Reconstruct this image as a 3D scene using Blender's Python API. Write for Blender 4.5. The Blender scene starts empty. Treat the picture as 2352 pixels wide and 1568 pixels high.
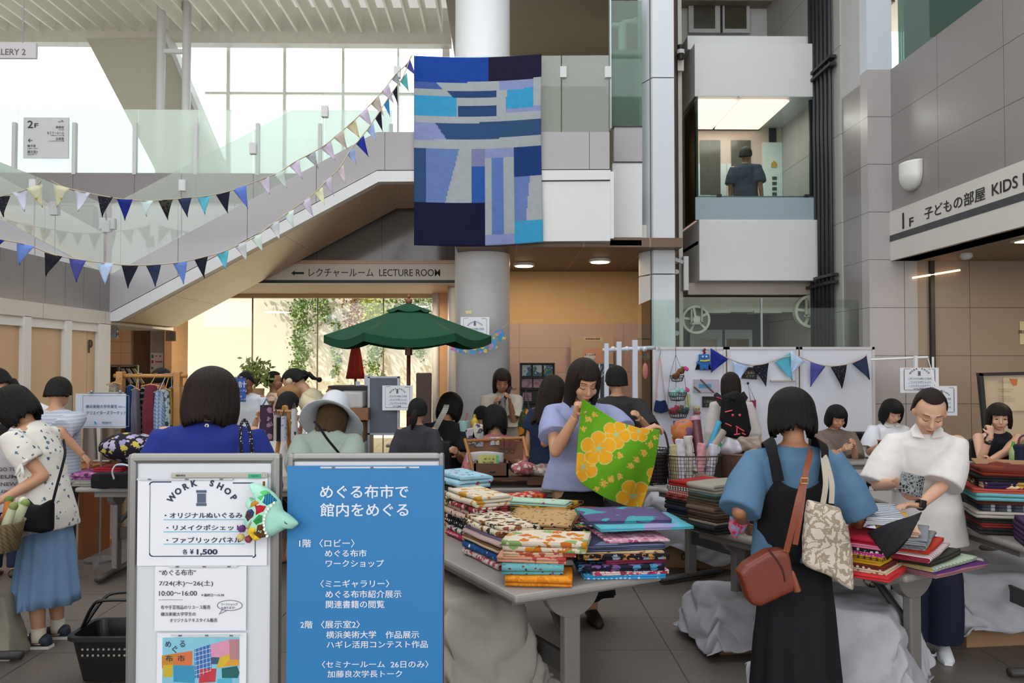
import bpy, math, random
from math import sin, cos, pi, sqrt, atan2, radians as R
from mathutils import Vector as V, Matrix, noise
SC = bpy.context.scene
COL = SC.collection
RND = random.Random(7)
FPX = 1900.0                       # focal length in pixels of the 2352 px wide frame
EYE = V((0.0, 0.0, 1.6))
CM = Matrix.Rotation(R(-0.784), 3, 'Z') @ Matrix.Rotation(R(90 + 1.48), 3, 'X')
cam_d = bpy.data.cameras.new('camera')
cam_d.sensor_fit = 'HORIZONTAL'
cam_d.sensor_width = 36.0
cam_d.lens = 36.0 * FPX / 2352.0
cam_d.clip_start = 0.05
cam_d.clip_end = 300
cam = bpy.data.objects.new('camera', cam_d)
COL.objects.link(cam)
cam.matrix_world = Matrix.Translation(EYE) @ CM.to_4x4()
SC.camera = cam
SC.view_settings.view_transform = 'Standard'
SC.view_settings.look = 'None'
SC.view_settings.gamma = 1.0
SC.view_settings.use_curve_mapping = False
SC.view_settings.exposure = 0.14
SC.cycles.use_denoising = True
SC.cycles.max_bounces = 8
SC.cycles.transparent_max_bounces = 24
SC.cycles.sample_clamp_indirect = 6.0
wd = bpy.data.worlds.new('sky')
SC.world = wd
wd.use_nodes = True
bg = wd.node_tree.nodes['Background']
bg.inputs[0].default_value = (0.97, 0.985, 1.0, 1)
bg.inputs[1].default_value = 2.8
sd = bpy.data.lights.new('sun', 'SUN')
sd.energy = 13.0
sd.angle = R(0.6)
sd.color = (1.0, 0.95, 0.87)
so = bpy.data.objects.new('sun', sd)
COL.objects.link(so)
so.rotation_euler = V((0.55, 0.13, -0.82)).to_track_quat('-Z', 'Y').to_euler()
def P(x, y, d):
 """the point seen at pixel (x, y) that lies d metres into the hall"""
 v = CM @ V(((x - 1176.0) / FPX, (784.0 - y) / FPX, -1.0))
 return EYE + v * (d / v.y)
def XZ(x, y, d):
 p = P(x, y, d)
 return (p.x, p.z)
def floor_d(y, z=0.0):
 """depth of a point at height z seen on row y near the middle of the frame"""
 lo, hi = 0.5, 60.0
 for _ in range(50):
  m = (lo + hi) / 2
  zz = P(1176, y, m).z
  if (zz > z) == (z < EYE.z):
   lo = m
  else:
   hi = m
 return lo
def lin(h):
 h = h.lstrip('#')
 c = [int(h[i:i + 2], 16) / 255 for i in (0, 2, 4)]
 return tuple(x / 12.92 if x <= .04045 else ((x + .055) / 1.055) ** 2.4 for x in c) + (1.0,)
MATS = {}
def newmat(key):
 m = bpy.data.materials.new(key)
 m.use_nodes = True
 nt = m.node_tree
 return m, nt, nt.nodes['Principled BSDF']
def nd(nt, typ, **kw):
 n = nt.nodes.new(typ)
 for k, v in kw.items():
  if k.startswith('_'):
   setattr(n, k[1:], v)
  else:
   key = int(k[1:]) if k[0] == 'i' and k[1:].isdigit() else k
   s = n.inputs[key]
   if isinstance(v, bpy.types.NodeSocket):
    nt.links.new(v, s)
   else:
    s.default_value = v
 return n
def mth(nt, op, a, b=0.0, c=0.0):
 n = nd(nt, 'ShaderNodeMath', _operation=op, i0=a, i1=b)
 if op in ('MULTIPLY_ADD', 'SMOOTH_MIN'):
  n.inputs[2].default_value = c
 return n.outputs[0]
def mixc(nt, fac, a, b, blend='MIX'):
 n = nt.nodes.new('ShaderNodeMix')
 n.data_type = 'RGBA'
 n.blend_type = blend
 for s, v in ((n.inputs[0], fac), (n.inputs[6], a), (n.inputs[7], b)):
  if isinstance(v, bpy.types.NodeSocket):
   nt.links.new(v, s)
  else:
   s.default_value = v
 return n.outputs[2]
def ramp(nt, fac, stops, const=True):
 n = nt.nodes.new('ShaderNodeValToRGB')
 nt.links.new(fac, n.inputs[0])
 cr = n.color_ramp
 cr.interpolation = 'CONSTANT' if const else 'LINEAR'
 cr.elements[0].position = stops[0][0]
 cr.elements[0].color = stops[0][1]
 cr.elements[1].position = stops[1][0]
 cr.elements[1].color = stops[1][1]
 for p, c in stops[2:]:
  e = cr.elements.new(p)
  e.color = c
 return n.outputs[0]
def coords(nt, world=False, scale=(1, 1, 1), loc=(0, 0, 0)):
 if world:
  o = nt.nodes.new('ShaderNodeNewGeometry').outputs['Position']
 else:
  o = nt.nodes.new('ShaderNodeTexCoord').outputs['Object']
 m = nd(nt, 'ShaderNodeMapping', Vector=o, Scale=scale, Location=loc)
 return m.outputs[0]
def mat(hexc, rough=.6, metal=0.0, var=.10, sc=9.0, bump=0.0, bsc=80.0, spec=None, stretch=(1, 1, 1)):
 key = ('m', hexc, rough, metal, var, sc, bump, bsc, spec, stretch)
 if key in MATS:
  return MATS[key]
 m, nt, b = newmat('surface ' + hexc)
 c = lin(hexc)
 v = coords(nt, scale=stretch)
 nz = nd(nt, 'ShaderNodeTexNoise', Vector=v, Scale=sc, Detail=3.0)
 lo = tuple(x * (1 - var) for x in c[:3]) + (1,)
 hi = tuple(min(1, x * (1 + var)) for x in c[:3]) + (1,)
 nt.links.new(mixc(nt, nz.outputs[0], lo, hi), b.inputs['Base Color'])
 b.inputs['Roughness'].default_value = rough
 b.inputs['Metallic'].default_value = metal
 if spec is not None:
  b.inputs['Specular IOR Level'].default_value = spec
 if bump:
  n2 = nd(nt, 'ShaderNodeTexNoise', Vector=v, Scale=bsc, Detail=2.0)
  bp = nd(nt, 'ShaderNodeBump', Strength=bump, Distance=.01, Height=n2.outputs[0])
  nt.links.new(bp.outputs[0], b.inputs['Normal'])
 MATS[key] = m
 return m
def cloth(kind, *cols, s=30.0, rough=.85, sheer=0.0):
 """printed or plain fabric: plain, dots, flowers, stripes, hstripes, plaid, camo, geo, sprig"""
 key = ('c', kind, cols, s, rough, sheer)
 if key in MATS:
  return MATS[key]
 m, nt, b = newmat('fabric %s %s' % (kind, cols[0]))
 C = [lin(h) for h in cols]
 v = coords(nt)
 base = C[0]
 if kind == 'plain':
  nz = nd(nt, 'ShaderNodeTexNoise', Vector=v, Scale=14.0, Detail=4.0)
  col = mixc(nt, nz.outputs[0], tuple(x * .86 for x in base[:3]) + (1,), tuple(min(1, x * 1.12) for x in base[:3]) + (1,))
 elif kind in ('stripes', 'hstripes'):
  sx = nd(nt, 'ShaderNodeSeparateXYZ', Vector=v).outputs[0 if kind == 'stripes' else 2]
  f = mth(nt, 'FRACT', mth(nt, 'MULTIPLY', sx, s))
  n = len(C)
  col = ramp(nt, f, [(i / n, C[i]) for i in range(n)])
 elif kind == 'plaid':
  se = nd(nt, 'ShaderNodeSeparateXYZ', Vector=v)
  fx = mth(nt, 'LESS_THAN', mth(nt, 'FRACT', mth(nt, 'MULTIPLY', se.outputs[0], s)), .4)
  fz = mth(nt, 'LESS_THAN', mth(nt, 'FRACT', mth(nt, 'MULTIPLY', mth(nt, 'ADD', se.outputs[2], se.outputs[1]), s)), .4)
  col = mixc(nt, mth(nt, 'MULTIPLY', mth(nt, 'ADD', fx, fz), .5), C[0], C[1])
 elif kind == 'camo':
  nz = nd(nt, 'ShaderNodeTexNoise', Vector=v, Scale=s, Detail=3.0, Distortion=.6)
  n = len(C)
  col = ramp(nt, nz.outputs[0], [(0 if i == 0 else .33 + .34 * i / n, C[i]) for i in range(n)])
 elif kind == 'geo':
  vo = nd(nt, 'ShaderNodeTexVoronoi', _feature='DISTANCE_TO_EDGE', Vector=v, Scale=s)
  vc = nd(nt, 'ShaderNodeTexVoronoi', Vector=v, Scale=s)
  pal = ramp(nt, nd(nt, 'ShaderNodeSeparateXYZ', Vector=vc.outputs['Color']).outputs[0], [(i / max(2, len(C) - 1), C[1 + i]) for i in range(len(C) - 1)] if len(C) > 2 else [(0, C[1]), (.5, C[1])])
  col = mixc(nt, mth(nt, 'LESS_THAN', vo.outputs['Distance'], .12), pal, C[0])
 else:                                                   # dots, flowers, sprig
  vo = nd(nt, 'ShaderNodeTexVoronoi', Vector=v, Scale=s, Randomness=(.35 if kind == 'dots' else 1.0))
  dist = vo.outputs['Distance']
  if kind != 'dots':
   nz = nd(nt, 'ShaderNodeTexNoise', Vector=v, Scale=s * 3.2, Detail=1.0)
   dist = mth(nt, 'ADD', dist, mth(nt, 'MULTIPLY', mth(nt, 'SUBTRACT', nz.outputs[0], .5), .7))
  n = len(C) - 1
  if n > 1:
   pal = ramp(nt, nd(nt, 'ShaderNodeSeparateXYZ', Vector=vo.outputs['Color']).outputs[0], [(i / n, C[1 + i]) for i in range(n)])
  else:
   pal = C[1]
  r = {'dots': .28, 'flowers': .46, 'sprig': .22}[kind]
  col = mixc(nt, mth(nt, 'LESS_THAN', dist, r), C[0], pal)
 if isinstance(col, bpy.types.NodeSocket):
  nt.links.new(col, b.inputs['Base Color'])
 b.inputs['Roughness'].default_value = rough
 b.inputs['Specular IOR Level'].default_value = .25
 wv = nd(nt, 'ShaderNodeTexNoise', Vector=v, Scale=260.0, Detail=1.0)
 bp = nd(nt, 'ShaderNodeBump', Strength=.15, Distance=.004, Height=wv.outputs[0])
 nt.links.new(bp.outputs[0], b.inputs['Normal'])
 if sheer:
  out = nt.nodes['Material Output']
  tr = nd(nt, 'ShaderNodeBsdfTranslucent')
  nt.links.new(col, tr.inputs[0])
  mx = nd(nt, 'ShaderNodeMixShader', i0=sheer)
  nt.links.new(b.outputs[0], mx.inputs[1])
  nt.links.new(tr.outputs[0], mx.inputs[2])
  nt.links.new(mx.outputs[0], out.inputs[0])
 MATS[key] = m
 return m
def glass(tint='#dcebe6', frost=0.0, frostcol='#dfe9e6', rough=.02, refl=1.45):
 key = ('g', tint, frost, frostcol, rough, refl)
 if key in MATS:
  return MATS[key]
 m, nt, b = newmat('glass ' + tint)
 out = nt.nodes['Material Output']
 nz = nd(nt, 'ShaderNodeTexNoise', Vector=coords(nt), Scale=1.5)
 tr = nd(nt, 'ShaderNodeBsdfTransparent')
 nt.links.new(mixc(nt, nz.outputs[0], lin(tint), tuple(min(1, x * 1.03) for x in lin(tint)[:3]) + (1,)), tr.inputs[0])
 gl = nd(nt, 'ShaderNodeBsdfGlossy', Roughness=rough)
 gl.inputs[0].default_value = (1, 1, 1, 1)
 fr = nd(nt, 'ShaderNodeFresnel', IOR=refl)
 base = tr.outputs[0]
 if frost:
  tl = nd(nt, 'ShaderNodeBsdfTranslucent', Color=lin(frostcol))
  df = nd(nt, 'ShaderNodeBsdfDiffuse', Color=lin(frostcol))
  m0 = nd(nt, 'ShaderNodeMixShader', i0=.45)
  nt.links.new(tl.outputs[0], m0.inputs[1])
  nt.links.new(df.outputs[0], m0.inputs[2])
  m1 = nd(nt, 'ShaderNodeMixShader', i0=frost)
  nt.links.new(base, m1.inputs[1])
  nt.links.new(m0.outputs[0], m1.inputs[2])
  base = m1.outputs[0]
 mx = nd(nt, 'ShaderNodeMixShader', i0=fr.outputs[0])
 nt.links.new(base, mx.inputs[1])
 nt.links.new(gl.outputs[0], mx.inputs[2])
 nt.links.new(mx.outputs[0], out.inputs[0])
 MATS[key] = m
 return m
def lamp_mat(hexc, power):
 key = ('l', hexc, power)
 if key in MATS:
  return MATS[key]
 m, nt, b = newmat('lit panel ' + hexc)
 b.inputs['Base Color'].default_value = lin(hexc)
 b.inputs['Emission Color'].default_value = lin(hexc)
 b.inputs['Emission Strength'].default_value = power
 MATS[key] = m
 return m
def slab(hexc, spk, ua, tu, tv, u0=0.0, v0=0.0, va='Z', rough=.35, w=.006, joint='#2c2a28', spsc=160.0, amt=.5):
 """stone or panel cladding in world metres with joints every tu x tv"""
 key = ('s', hexc, spk, ua, tu, tv, u0, v0, va, rough)
 if key in MATS:
  return MATS[key]
 m, nt, b = newmat('cladding ' + hexc)
 pos = nt.nodes.new('ShaderNodeNewGeometry').outputs['Position']
 se = nd(nt, 'ShaderNodeSeparateXYZ', Vector=pos)
 ax = {'X': 0, 'Y': 1, 'Z': 2}
 def line(a, t, o):
  f = mth(nt, 'FRACT', mth(nt, 'DIVIDE', mth(nt, 'SUBTRACT', se.outputs[ax[a]], o), t))
  return mth(nt, 'LESS_THAN', f, w / t)
 ln = mth(nt, 'MAXIMUM', line(ua, tu, u0), line(va, tv, v0)) if tv else line(ua, tu, u0)
 nz = nd(nt, 'ShaderNodeTexNoise', Vector=pos, Scale=spsc, Detail=2.0)
 big = nd(nt, 'ShaderNodeTexNoise', Vector=pos, Scale=1.3, Detail=2.0)
 sp = ramp(nt, nz.outputs[0], [(.30, lin(spk)), (.62, lin(hexc))], const=False)
 base = mixc(nt, amt, lin(hexc), sp)
 base = mixc(nt, mth(nt, 'MULTIPLY', big.outputs[0], .22), base, tuple(x * .7 for x in lin(hexc)[:3]) + (1,))
 col = mixc(nt, ln, base, lin(joint))
 nt.links.new(col, b.inputs['Base Color'])
 b.inputs['Roughness'].default_value = rough
 bp = nd(nt, 'ShaderNodeBump', Strength=.4, Distance=.004, Height=mth(nt, 'SUBTRACT', 1.0, ln))
 nt.links.new(bp.outputs[0], b.inputs['Normal'])
 MATS[key] = m
 return m
class MB:
 def __init__(s):
  s.v, s.f, s.m = [], [], []
 def add(s, vs, fs, mi=0):
  o = len(s.v)
  s.v.extend([tuple(p) for p in vs])
  for f in fs:
   s.f.append([i + o for i in f])
   s.m.append(mi)
  return s
 def box(s, c, d, rot=None, mi=0):
  hx, hy, hz = d[0] / 2, d[1] / 2, d[2] / 2
  c = V(c)
  vs = [V((x, y, z)) for x in (-hx, hx) for y in (-hy, hy) for z in (-hz, hz)]
  if rot is not None:
   vs = [rot @ p for p in vs]
  return s.add([c + p for p in vs], [(0, 1, 3, 2), (4, 6, 7, 5), (0, 4, 5, 1), (2, 3, 7, 6), (0, 2, 6, 4), (1, 5, 7, 3)], mi)
 def b2(s, lo, hi, mi=0):
  return s.box([(a + b) / 2 for a, b in zip(lo, hi)], [abs(b - a) for a, b in zip(lo, hi)], None, mi)
 def prism(s, poly, y0, y1, mi=0, ax='Y'):
  n = len(poly)
  f = (lambda p, y: (p[0], y, p[1])) if ax == 'Y' else ((lambda p, y: (y, p[0], p[1])) if ax == 'X' else (lambda p, y: (p[0], p[1], y)))
  vs = [f(p, y0) for p in poly] + [f(p, y1) for p in poly]
  fs = [list(range(n)), list(range(2 * n - 1, n - 1, -1))]
  fs += [(i, n + i, n + (i + 1) % n, (i + 1) % n) for i in range(n)]
  return s.add(vs, fs, mi)
 def tube(s, pts, r, n=10, cap=True, mi=0, flat=None):
  """swept round section; r a number or list; flat=(a,b) scales the section"""
  pts = [V(p) for p in pts]
  k = len(pts)
  rs = r if isinstance(r, (list, tuple)) else [r] * k
  vs = []
  up = None
  for i in range(k):
   t = (pts[min(i + 1, k - 1)] - pts[max(i - 1, 0)])
   t = t.normalized() if t.length > 1e-9 else V((0, 0, 1))
   if up is None:
    up = V((0, 0, 1)) if abs(t.z) < .9 else V((0, 1, 0))
   a = up - t * up.dot(t)
   a = a.normalized() if a.length > 1e-6 else t.orthogonal().normalized()
   up = a
   bb = t.cross(a)
   fa, fb = flat or (1, 1)
   for j in range(n):
    q = 2 * pi * j / n
    vs.append(pts[i] + (a * cos(q) * fa + bb * sin(q) * fb) * rs[i])
  fs = [(i * n + j, i * n + (j + 1) % n, (i + 1) * n + (j + 1) % n, (i + 1) * n + j) for i in range(k - 1) for j in range(n)]
  if cap:
   fs += [list(range(n - 1, -1, -1)), list(range((k - 1) * n, k * n))]
  return s.add(vs, fs, mi)
 def loft(s, rings, cap=True, mi=0, closed=True):
  n = len(rings[0])
  k = len(rings)
  vs = [p for rg in rings for p in rg]
  lim = n if closed else n - 1
  fs = [(i * n + j, i * n + (j + 1) % n, (i + 1) * n + (j + 1) % n, (i + 1) * n + j) for i in range(k - 1) for j in range(lim)]
  if cap and closed:
   fs += [list(range(n - 1, -1, -1)), list(range((k - 1) * n, k * n))]
  return s.add(vs, fs, mi)
 def ball(s, c, r, n=12, k=8, rot=None, mi=0):
  c = V(c)
  rx, ry, rz = r if isinstance(r, (tuple, list)) else (r, r, r)
  vs = [V((0, 0, -rz))]
  for i in range(1, k):
   a = -pi / 2 + pi * i / k
   vs += [V((rx * cos(a) * cos(2 * pi * j / n), ry * cos(a) * sin(2 * pi * j / n), rz * sin(a))) for j in range(n)]
  vs.append(V((0, 0, rz)))
  if rot is not None:
   vs = [rot @ p for p in vs]
  vs = [c + p for p in vs]
  L = len(vs) - 1
  fs = [(0, 1 + (j + 1) % n, 1 + j) for j in range(n)]
  for i in range(k - 2):
   o = 1 + i * n
   fs += [(o + j, o + (j + 1) % n, o + n + (j + 1) % n, o + n + j) for j in range(n)]
  o = 1 + (k - 2) * n
  fs += [(L, o + j, o + (j + 1) % n) for j in range(n)]
  return s.add(vs, fs, mi)
 def grid(s, fn, nu, nv, mi=0, thick=0.0):
  """surface fn(u,v); thick closes it into a thin solid"""
  A = [[V(fn(i / nu, j / nv)) for j in range(nv + 1)] for i in range(nu + 1)]
  w = nv + 1
  if not thick:
   return s.add([p for r in A for p in r], [(i * w + j, (i + 1) * w + j, (i + 1) * w + j + 1, i * w + j + 1) for i in range(nu) for j in range(nv)], mi)
  N = []
  for i in range(nu + 1):
   for j in range(nv + 1):
    du = A[min(i + 1, nu)][j] - A[max(i - 1, 0)][j]
    dv = A[i][min(j + 1, nv)] - A[i][max(j - 1, 0)]
    c = du.cross(dv)
    N.append(c.normalized() if c.length > 1e-12 else V((0, 0, 1)))
  top = [p for r in A for p in r]
  bot = [p - q * thick for p, q in zip(top, N)]
  o = len(top)
  fs = []
  for i in range(nu):
   for j in range(nv):
    a, b, c, d = i * w + j, (i + 1) * w + j, (i + 1) * w + j + 1, i * w + j + 1
    fs += [(a, b, c, d), (o + d, o + c, o + b, o + a)]
  for i in range(nu):
   a, b = i * w, (i + 1) * w
   fs.append((a, o + a, o + b, b))
   a, b = i * w + nv, (i + 1) * w + nv
   fs.append((b, o + b, o + a, a))
  for j in range(nv):
   a, b = j, j + 1
   fs.append((b, o + b, o + a, a))
   a, b = nu * w + j, nu * w + j + 1
   fs.append((a, o + a, o + b, b))
  return s.add(top + bot, fs, mi)
 def xf(s, M):
  s.v = [tuple(M @ V(p)) for p in s.v]
  return s
 def join(s, o, M=None, mi=None):
  vs = [tuple(M @ V(p)) for p in o.v] if M is not None else o.v
  k = len(s.v)
  s.v.extend(vs)
  s.f.extend([[i + k for i in f] for f in o.f])
  s.m.extend(o.m if mi is None else [mi] * len(o.f))
  return s
def mesh(name, mb, mats, smooth=False):
 me = bpy.data.meshes.new(name)
 me.from_pydata(mb.v, [], mb.f)
 for m in (mats if isinstance(mats, (list, tuple)) else [mats]):
  me.materials.append(m)
 if any(mb.m):
  me.polygons.foreach_set('material_index', mb.m)
 if smooth:
  me.polygons.foreach_set('use_smooth', [True] * len(me.polygons))
 me.update()
 return me
def ob(name, mb, mats, parent=None, loc=None, rz=None, smooth=False, bevel=0.0, sub=0, auto=None, world=True):
 """one mesh object; vertices are in world metres unless loc is given, and are re-based on the parent"""
 mk = getattr(mb, 'L', []) if name == 'lettering' else []
 if len(mk) > 1:                                        # one part for each line of writing
  o = None
  for i, (v0, f0) in enumerate(mk):
   v1, f1 = mk[i + 1] if i + 1 < len(mk) else (len(mb.v), len(mb.f))
   q = MB()
   q.v, q.f, q.m = mb.v[v0:v1], [[k - v0 for k in f] for f in mb.f[f0:f1]], mb.m[f0:f1]
   o = ob(name, q, mats, parent, loc, rz, smooth, 0, 0, None, world)
  return o
 me = mesh(name, mb, mats, smooth) if isinstance(mb, MB) else mb
 o = bpy.data.objects.new(name, me)
 COL.objects.link(o)
 if parent is not None:
  o.parent = parent
  if world and loc is None:
   o.matrix_parent_inverse = parent.matrix_basis.inverted()
 if loc is not None:
  o.location = loc
 if rz is not None:
  o.rotation_euler = (0, 0, rz)
 if bevel:
  md = o.modifiers.new('edge', 'BEVEL')
  md.width = bevel
  md.segments = 2
  md.limit_method = 'ANGLE'
  md.angle_limit = R(40)
 if sub:
  md = o.modifiers.new('round', 'SUBSURF')
  md.levels = md.render_levels = sub
 return o
def root(name, loc=(0, 0, 0), rz=0.0):
 o = bpy.data.objects.new(name, None)
 COL.objects.link(o)
 o.location = loc
 o.rotation_euler = (0, 0, rz)
 o.empty_display_size = .1
 o.matrix_basis                      # basis follows loc/rot at once
 return o
def tag(o, label, cat, group=None):
 o['label'] = label
 o['category'] = cat
 if group:
  o['group'] = group
 return o
def st(o):
 o['kind'] = 'structure'
 return o
def recentre(o):
 """put a single-mesh thing's origin at its base so that object coordinates are its own"""
 me = o.data
 if not len(me.vertices):
  return o
 xs = [v.co for v in me.vertices]
 c = V(((min(p.x for p in xs) + max(p.x for p in xs)) / 2, (min(p.y for p in xs) + max(p.y for p in xs)) / 2, min(p.z for p in xs)))
 me.transform(Matrix.Translation(-c))
 o.location = V(o.location) + c
 return o
def blob(mb, voxel, smooth=2, fac=.5):
 """weld overlapping closed shapes into one continuous skin"""
 me = mesh('skin', mb, [])
 o = bpy.data.objects.new('skin', me)
 COL.objects.link(o)
 r = o.modifiers.new('r', 'REMESH')
 r.mode = 'VOXEL'
 r.voxel_size = voxel
 if smooth:
  k = o.modifiers.new('s', 'SMOOTH')
  k.iterations = smooth
  k.factor = fac
 dg = bpy.context.evaluated_depsgraph_get()
 ev = o.evaluated_get(dg)
 m2 = ev.to_mesh()
 out = MB()
 n = len(m2.vertices)
 co = [0.0] * (3 * n)
 m2.vertices.foreach_get('co', co)
 out.v = [(co[3 * i], co[3 * i + 1], co[3 * i + 2]) for i in range(n)]
 out.f = [list(p.vertices) for p in m2.polygons]
 out.m = [0] * len(out.f)
 ev.to_mesh_clear()
 bpy.data.objects.remove(o)
 bpy.data.meshes.remove(me)
 return out
def wrinkle(mb, amp, sc, seed=0.0, stretch=(1, 1, 1), zmin=None):
 """push a skin in and out a little, as cloth creases do"""
 n = len(mb.v)
 nor = [V((0, 0, 0)) for _ in range(n)]
 vs = [V(p) for p in mb.v]
 for f in mb.f:
  a, b, c = vs[f[0]], vs[f[1]], vs[f[2]]
  q = (b - a).cross(c - a)
  for i in f:
   nor[i] += q
 for i in range(n):
  p = vs[i]
  if nor[i].length > 1e-12:
   w = noise.noise(V((p.x * stretch[0], p.y * stretch[1], p.z * stretch[2])) * sc + V((seed, seed * 1.7, 0)))
   vs[i] = p + nor[i].normalized() * (amp * w)
 mb.v = [tuple(p) for p in vs]
 return mb
TXT = {}
def glyphs(s, bold=0.0, space=1.0):
 """flat outline of a line of writing: (verts, faces, x0, x1, y0, y1)"""
 key = (s, bold, space)
 if key in TXT:
  return TXT[key]
 cjk = any(ord(ch) > 0x3000 for ch in s)
 c = bpy.data.curves.new('w', 'FONT')
 c.body = s
 c.size = 1.0
 c.offset = 0.0 if cjk else bold
 c.space_character = space
 c.resolution_u = 3
 o = bpy.data.objects.new('w', c)
 COL.objects.link(o)
 dg = bpy.context.evaluated_depsgraph_get()
 ev = o.evaluated_get(dg)
 m2 = ev.to_mesh()
 vs = [tuple(v.co) for v in m2.vertices]
 fs = [list(p.vertices) for p in m2.polygons]
 ev.to_mesh_clear()
 bpy.data.objects.remove(o)
 bpy.data.curves.remove(c)
 if cjk and bold > .003:                                # heavier strokes: the outline set twice, a hair apart
  k, q = len(vs), bold * 2.2
  vs = vs + [(a + q, b, z + 1) for a, b, z in vs] + [(a + q * .5, b + q * .6, z + 2) for a, b, z in vs]
  fs = fs + [[i + k for i in f] for f in fs] + [[i + 2 * k for i in f] for f in fs]
 xs = [v[0] for v in vs] or [0, 1]
 ys = [v[1] for v in vs] or [0, 1]
 TXT[key] = (vs, fs, min(xs), max(xs), min(ys), max(ys))
 return TXT[key]
def write(mb, s, org, ux, uz, w=None, h=None, align='L', bold=0.0, mi=0, space=1.0):
 """set a line of writing on a plane: org = lower left of the ink box, ux/uz unit directions, w x h the ink box in metres"""
 vs, fs, x0, x1, y0, y1 = glyphs(s, bold, space)
 tw, th = max(1e-6, x1 - x0), max(1e-6, y1 - y0)
 if w and h:
  a, b = w / tw, h / th
 elif w:
  a = b = w / tw
 else:
  a = b = h / th
 off = {'L': 0, 'C': -a * tw / 2, 'R': -a * tw}[align]
 org, ux, uz = V(org), V(ux), V(uz)
 nn = ux.cross(uz) * .0004
 mb.L = getattr(mb, 'L', []) + [(len(mb.v), len(mb.f))]
 return mb.add([org + ux * (off + (p[0] - x0) * a) + uz * ((p[1] - y0) * b) + nn * p[2] for p in vs], fs, mi)
def arc_write(mb, s, cen, ux, uz, rad, a0, a1, h, bold=.02, mi=0):
 """letters along an arc, from angle a0 to a1 (degrees, measured from the upward direction)"""
 cen, ux, uz = V(cen), V(ux), V(uz)
 n = len(s)
 for i, ch in enumerate(s):
  if ch == ' ':
   continue
  a = R(a0 + (a1 - a0) * i / (n - 1))
  d = ux * sin(a) + uz * cos(a)
  t = ux * cos(a) - uz * sin(a)
  write(mb, ch, cen + d * rad, t, d, h=h, align='C', bold=bold, mi=mi)
 mb.L = []
 return mb
XU, ZU = V((1, 0, 0)), V((0, 0, 1))
# ================================================================ THE SETTING
def poly(px, d):
 return [XZ(x, y, d) for x, y in px]
def wallpoly(name, px, d, th, m, kind=True, parent=None, bevel=0):
 o = ob(name, MB().prism(poly(px, d), d, d + th), m, parent, bevel=bevel)
 return st(o) if kind else o
GRAN = slab('#b5afb0', '#6f696b', 'X', .80, .585, u0=.12, v0=2.27 - 4 * .585, rough=.3)
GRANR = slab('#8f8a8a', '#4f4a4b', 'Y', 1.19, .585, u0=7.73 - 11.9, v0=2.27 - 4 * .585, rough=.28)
GRANB = slab('#7d756f', '#453f3d', 'X', .80, .585, u0=.12, v0=2.27 - 4 * .585, rough=.3)
GRANS = slab('#b3b0b4', '#85828a', 'X', .87, 0, u0=-4.96, rough=.25)
GRANL = slab('#8b8684', '#55504f', 'Y', .41, 0, u0=8.2, rough=.25)
WHITE = mat('#d4d5d8', .45, var=.03)
WHITE2 = mat('#c8c9cc', .4, var=.03)
CREAM = mat('#c9bda6', .6, var=.05)
STEEL = mat('#8e9092', .35, .6, var=.05)
DARK = mat('#1d1b1c', .5, var=.2)
XR0 = P(2048, 400, 10).x
PX0, PX1 = P(1476, 0, 10.9).x, P(1547, 0, 10.9).x
FLOOR = slab('#716862', '#443d39', 'X', .58, .58, u0=.94 - 58 * .58, v0=5.22 - 58 * .58, va='Y', rough=.42, w=.006, joint='#2a2624', spsc=120, amt=.7)
st(ob('floor', MB().b2((-14, -3, -.12), (12, 14.4, 0)), FLOOR))
st(ob('courtyard_paving', MB().b2((-22, 14.4, -.14), (14, 24, -.02)), slab('#cbb89c', '#a9987f', 'X', .6, .6, va='Y', rough=.8)))
st(ob('forecourt_paving', MB().b2((-22, -30, -.14), (22, -3, -.02)), slab('#a9a49c', '#8d8880', 'X', .6, .6, va='Y', rough=.8)))
st(ob('ceiling', MB().b2((-14, 10.4, 8.35), (12, 12.4, 8.6)).b2((2.3, 12.4, 8.35), (12, 16.6, 8.6)).b2((-14, 16.2, 8.35), (2.3, 16.6, 8.6)).b2((-14, -3, 8.35), (12, 1.0, 8.6)).b2((-14, 1.0, 8.35), (-9, 10.4, 8.6)).b2((XR0, 1.0, 8.35), (12, 10.4, 8.6)), mat('#c9c6ba', .7)))
sk_m, sk_nt, sk_b = newmat('milky added skylight glass')
sk_t = nd(sk_nt, 'ShaderNodeBsdfTranslucent')
sk_n = nd(sk_nt, 'ShaderNodeTexNoise', Vector=coords(sk_nt), Scale=2.0)
sk_nt.links.new(mixc(sk_nt, sk_n.outputs[0], (.33, .35, .37, 1), (.36, .38, .40, 1)), sk_t.inputs[0])
sk_nt.links.new(sk_t.outputs[0], sk_nt.nodes['Material Output'].inputs[0])
st(ob('window_added_skylight', MB().add([(-9, 1.0, 8.36), (XR0, 1.0, 8.36), (XR0, 10.4, 8.36), (-9, 10.4, 8.36)], [(0, 1, 2, 3)]), sk_m))  # unseen skylight, added to even out the light through the hall
sk2, sk2_nt, _b = newmat('dim added rooflight glass')
sk2_t = nd(sk2_nt, 'ShaderNodeBsdfTranslucent')
sk2_n = nd(sk2_nt, 'ShaderNodeTexNoise', Vector=coords(sk2_nt), Scale=2.0)
sk2_nt.links.new(mixc(sk2_nt, sk2_n.outputs[0], (.085, .085, .08, 1), (.10, .10, .095, 1)), sk2_t.inputs[0])
sk2_nt.links.new(sk2_t.outputs[0], sk2_nt.nodes['Material Output'].inputs[0])
st(ob('window_added_rooflight', MB().add([(-14, 12.4, 8.36), (2.3, 12.4, 8.36), (2.3, 16.2, 8.36), (-14, 16.2, 8.36)], [(0, 1, 2, 3)]), sk2))  # translucent roof panel added to light the fins and their gaps
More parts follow.
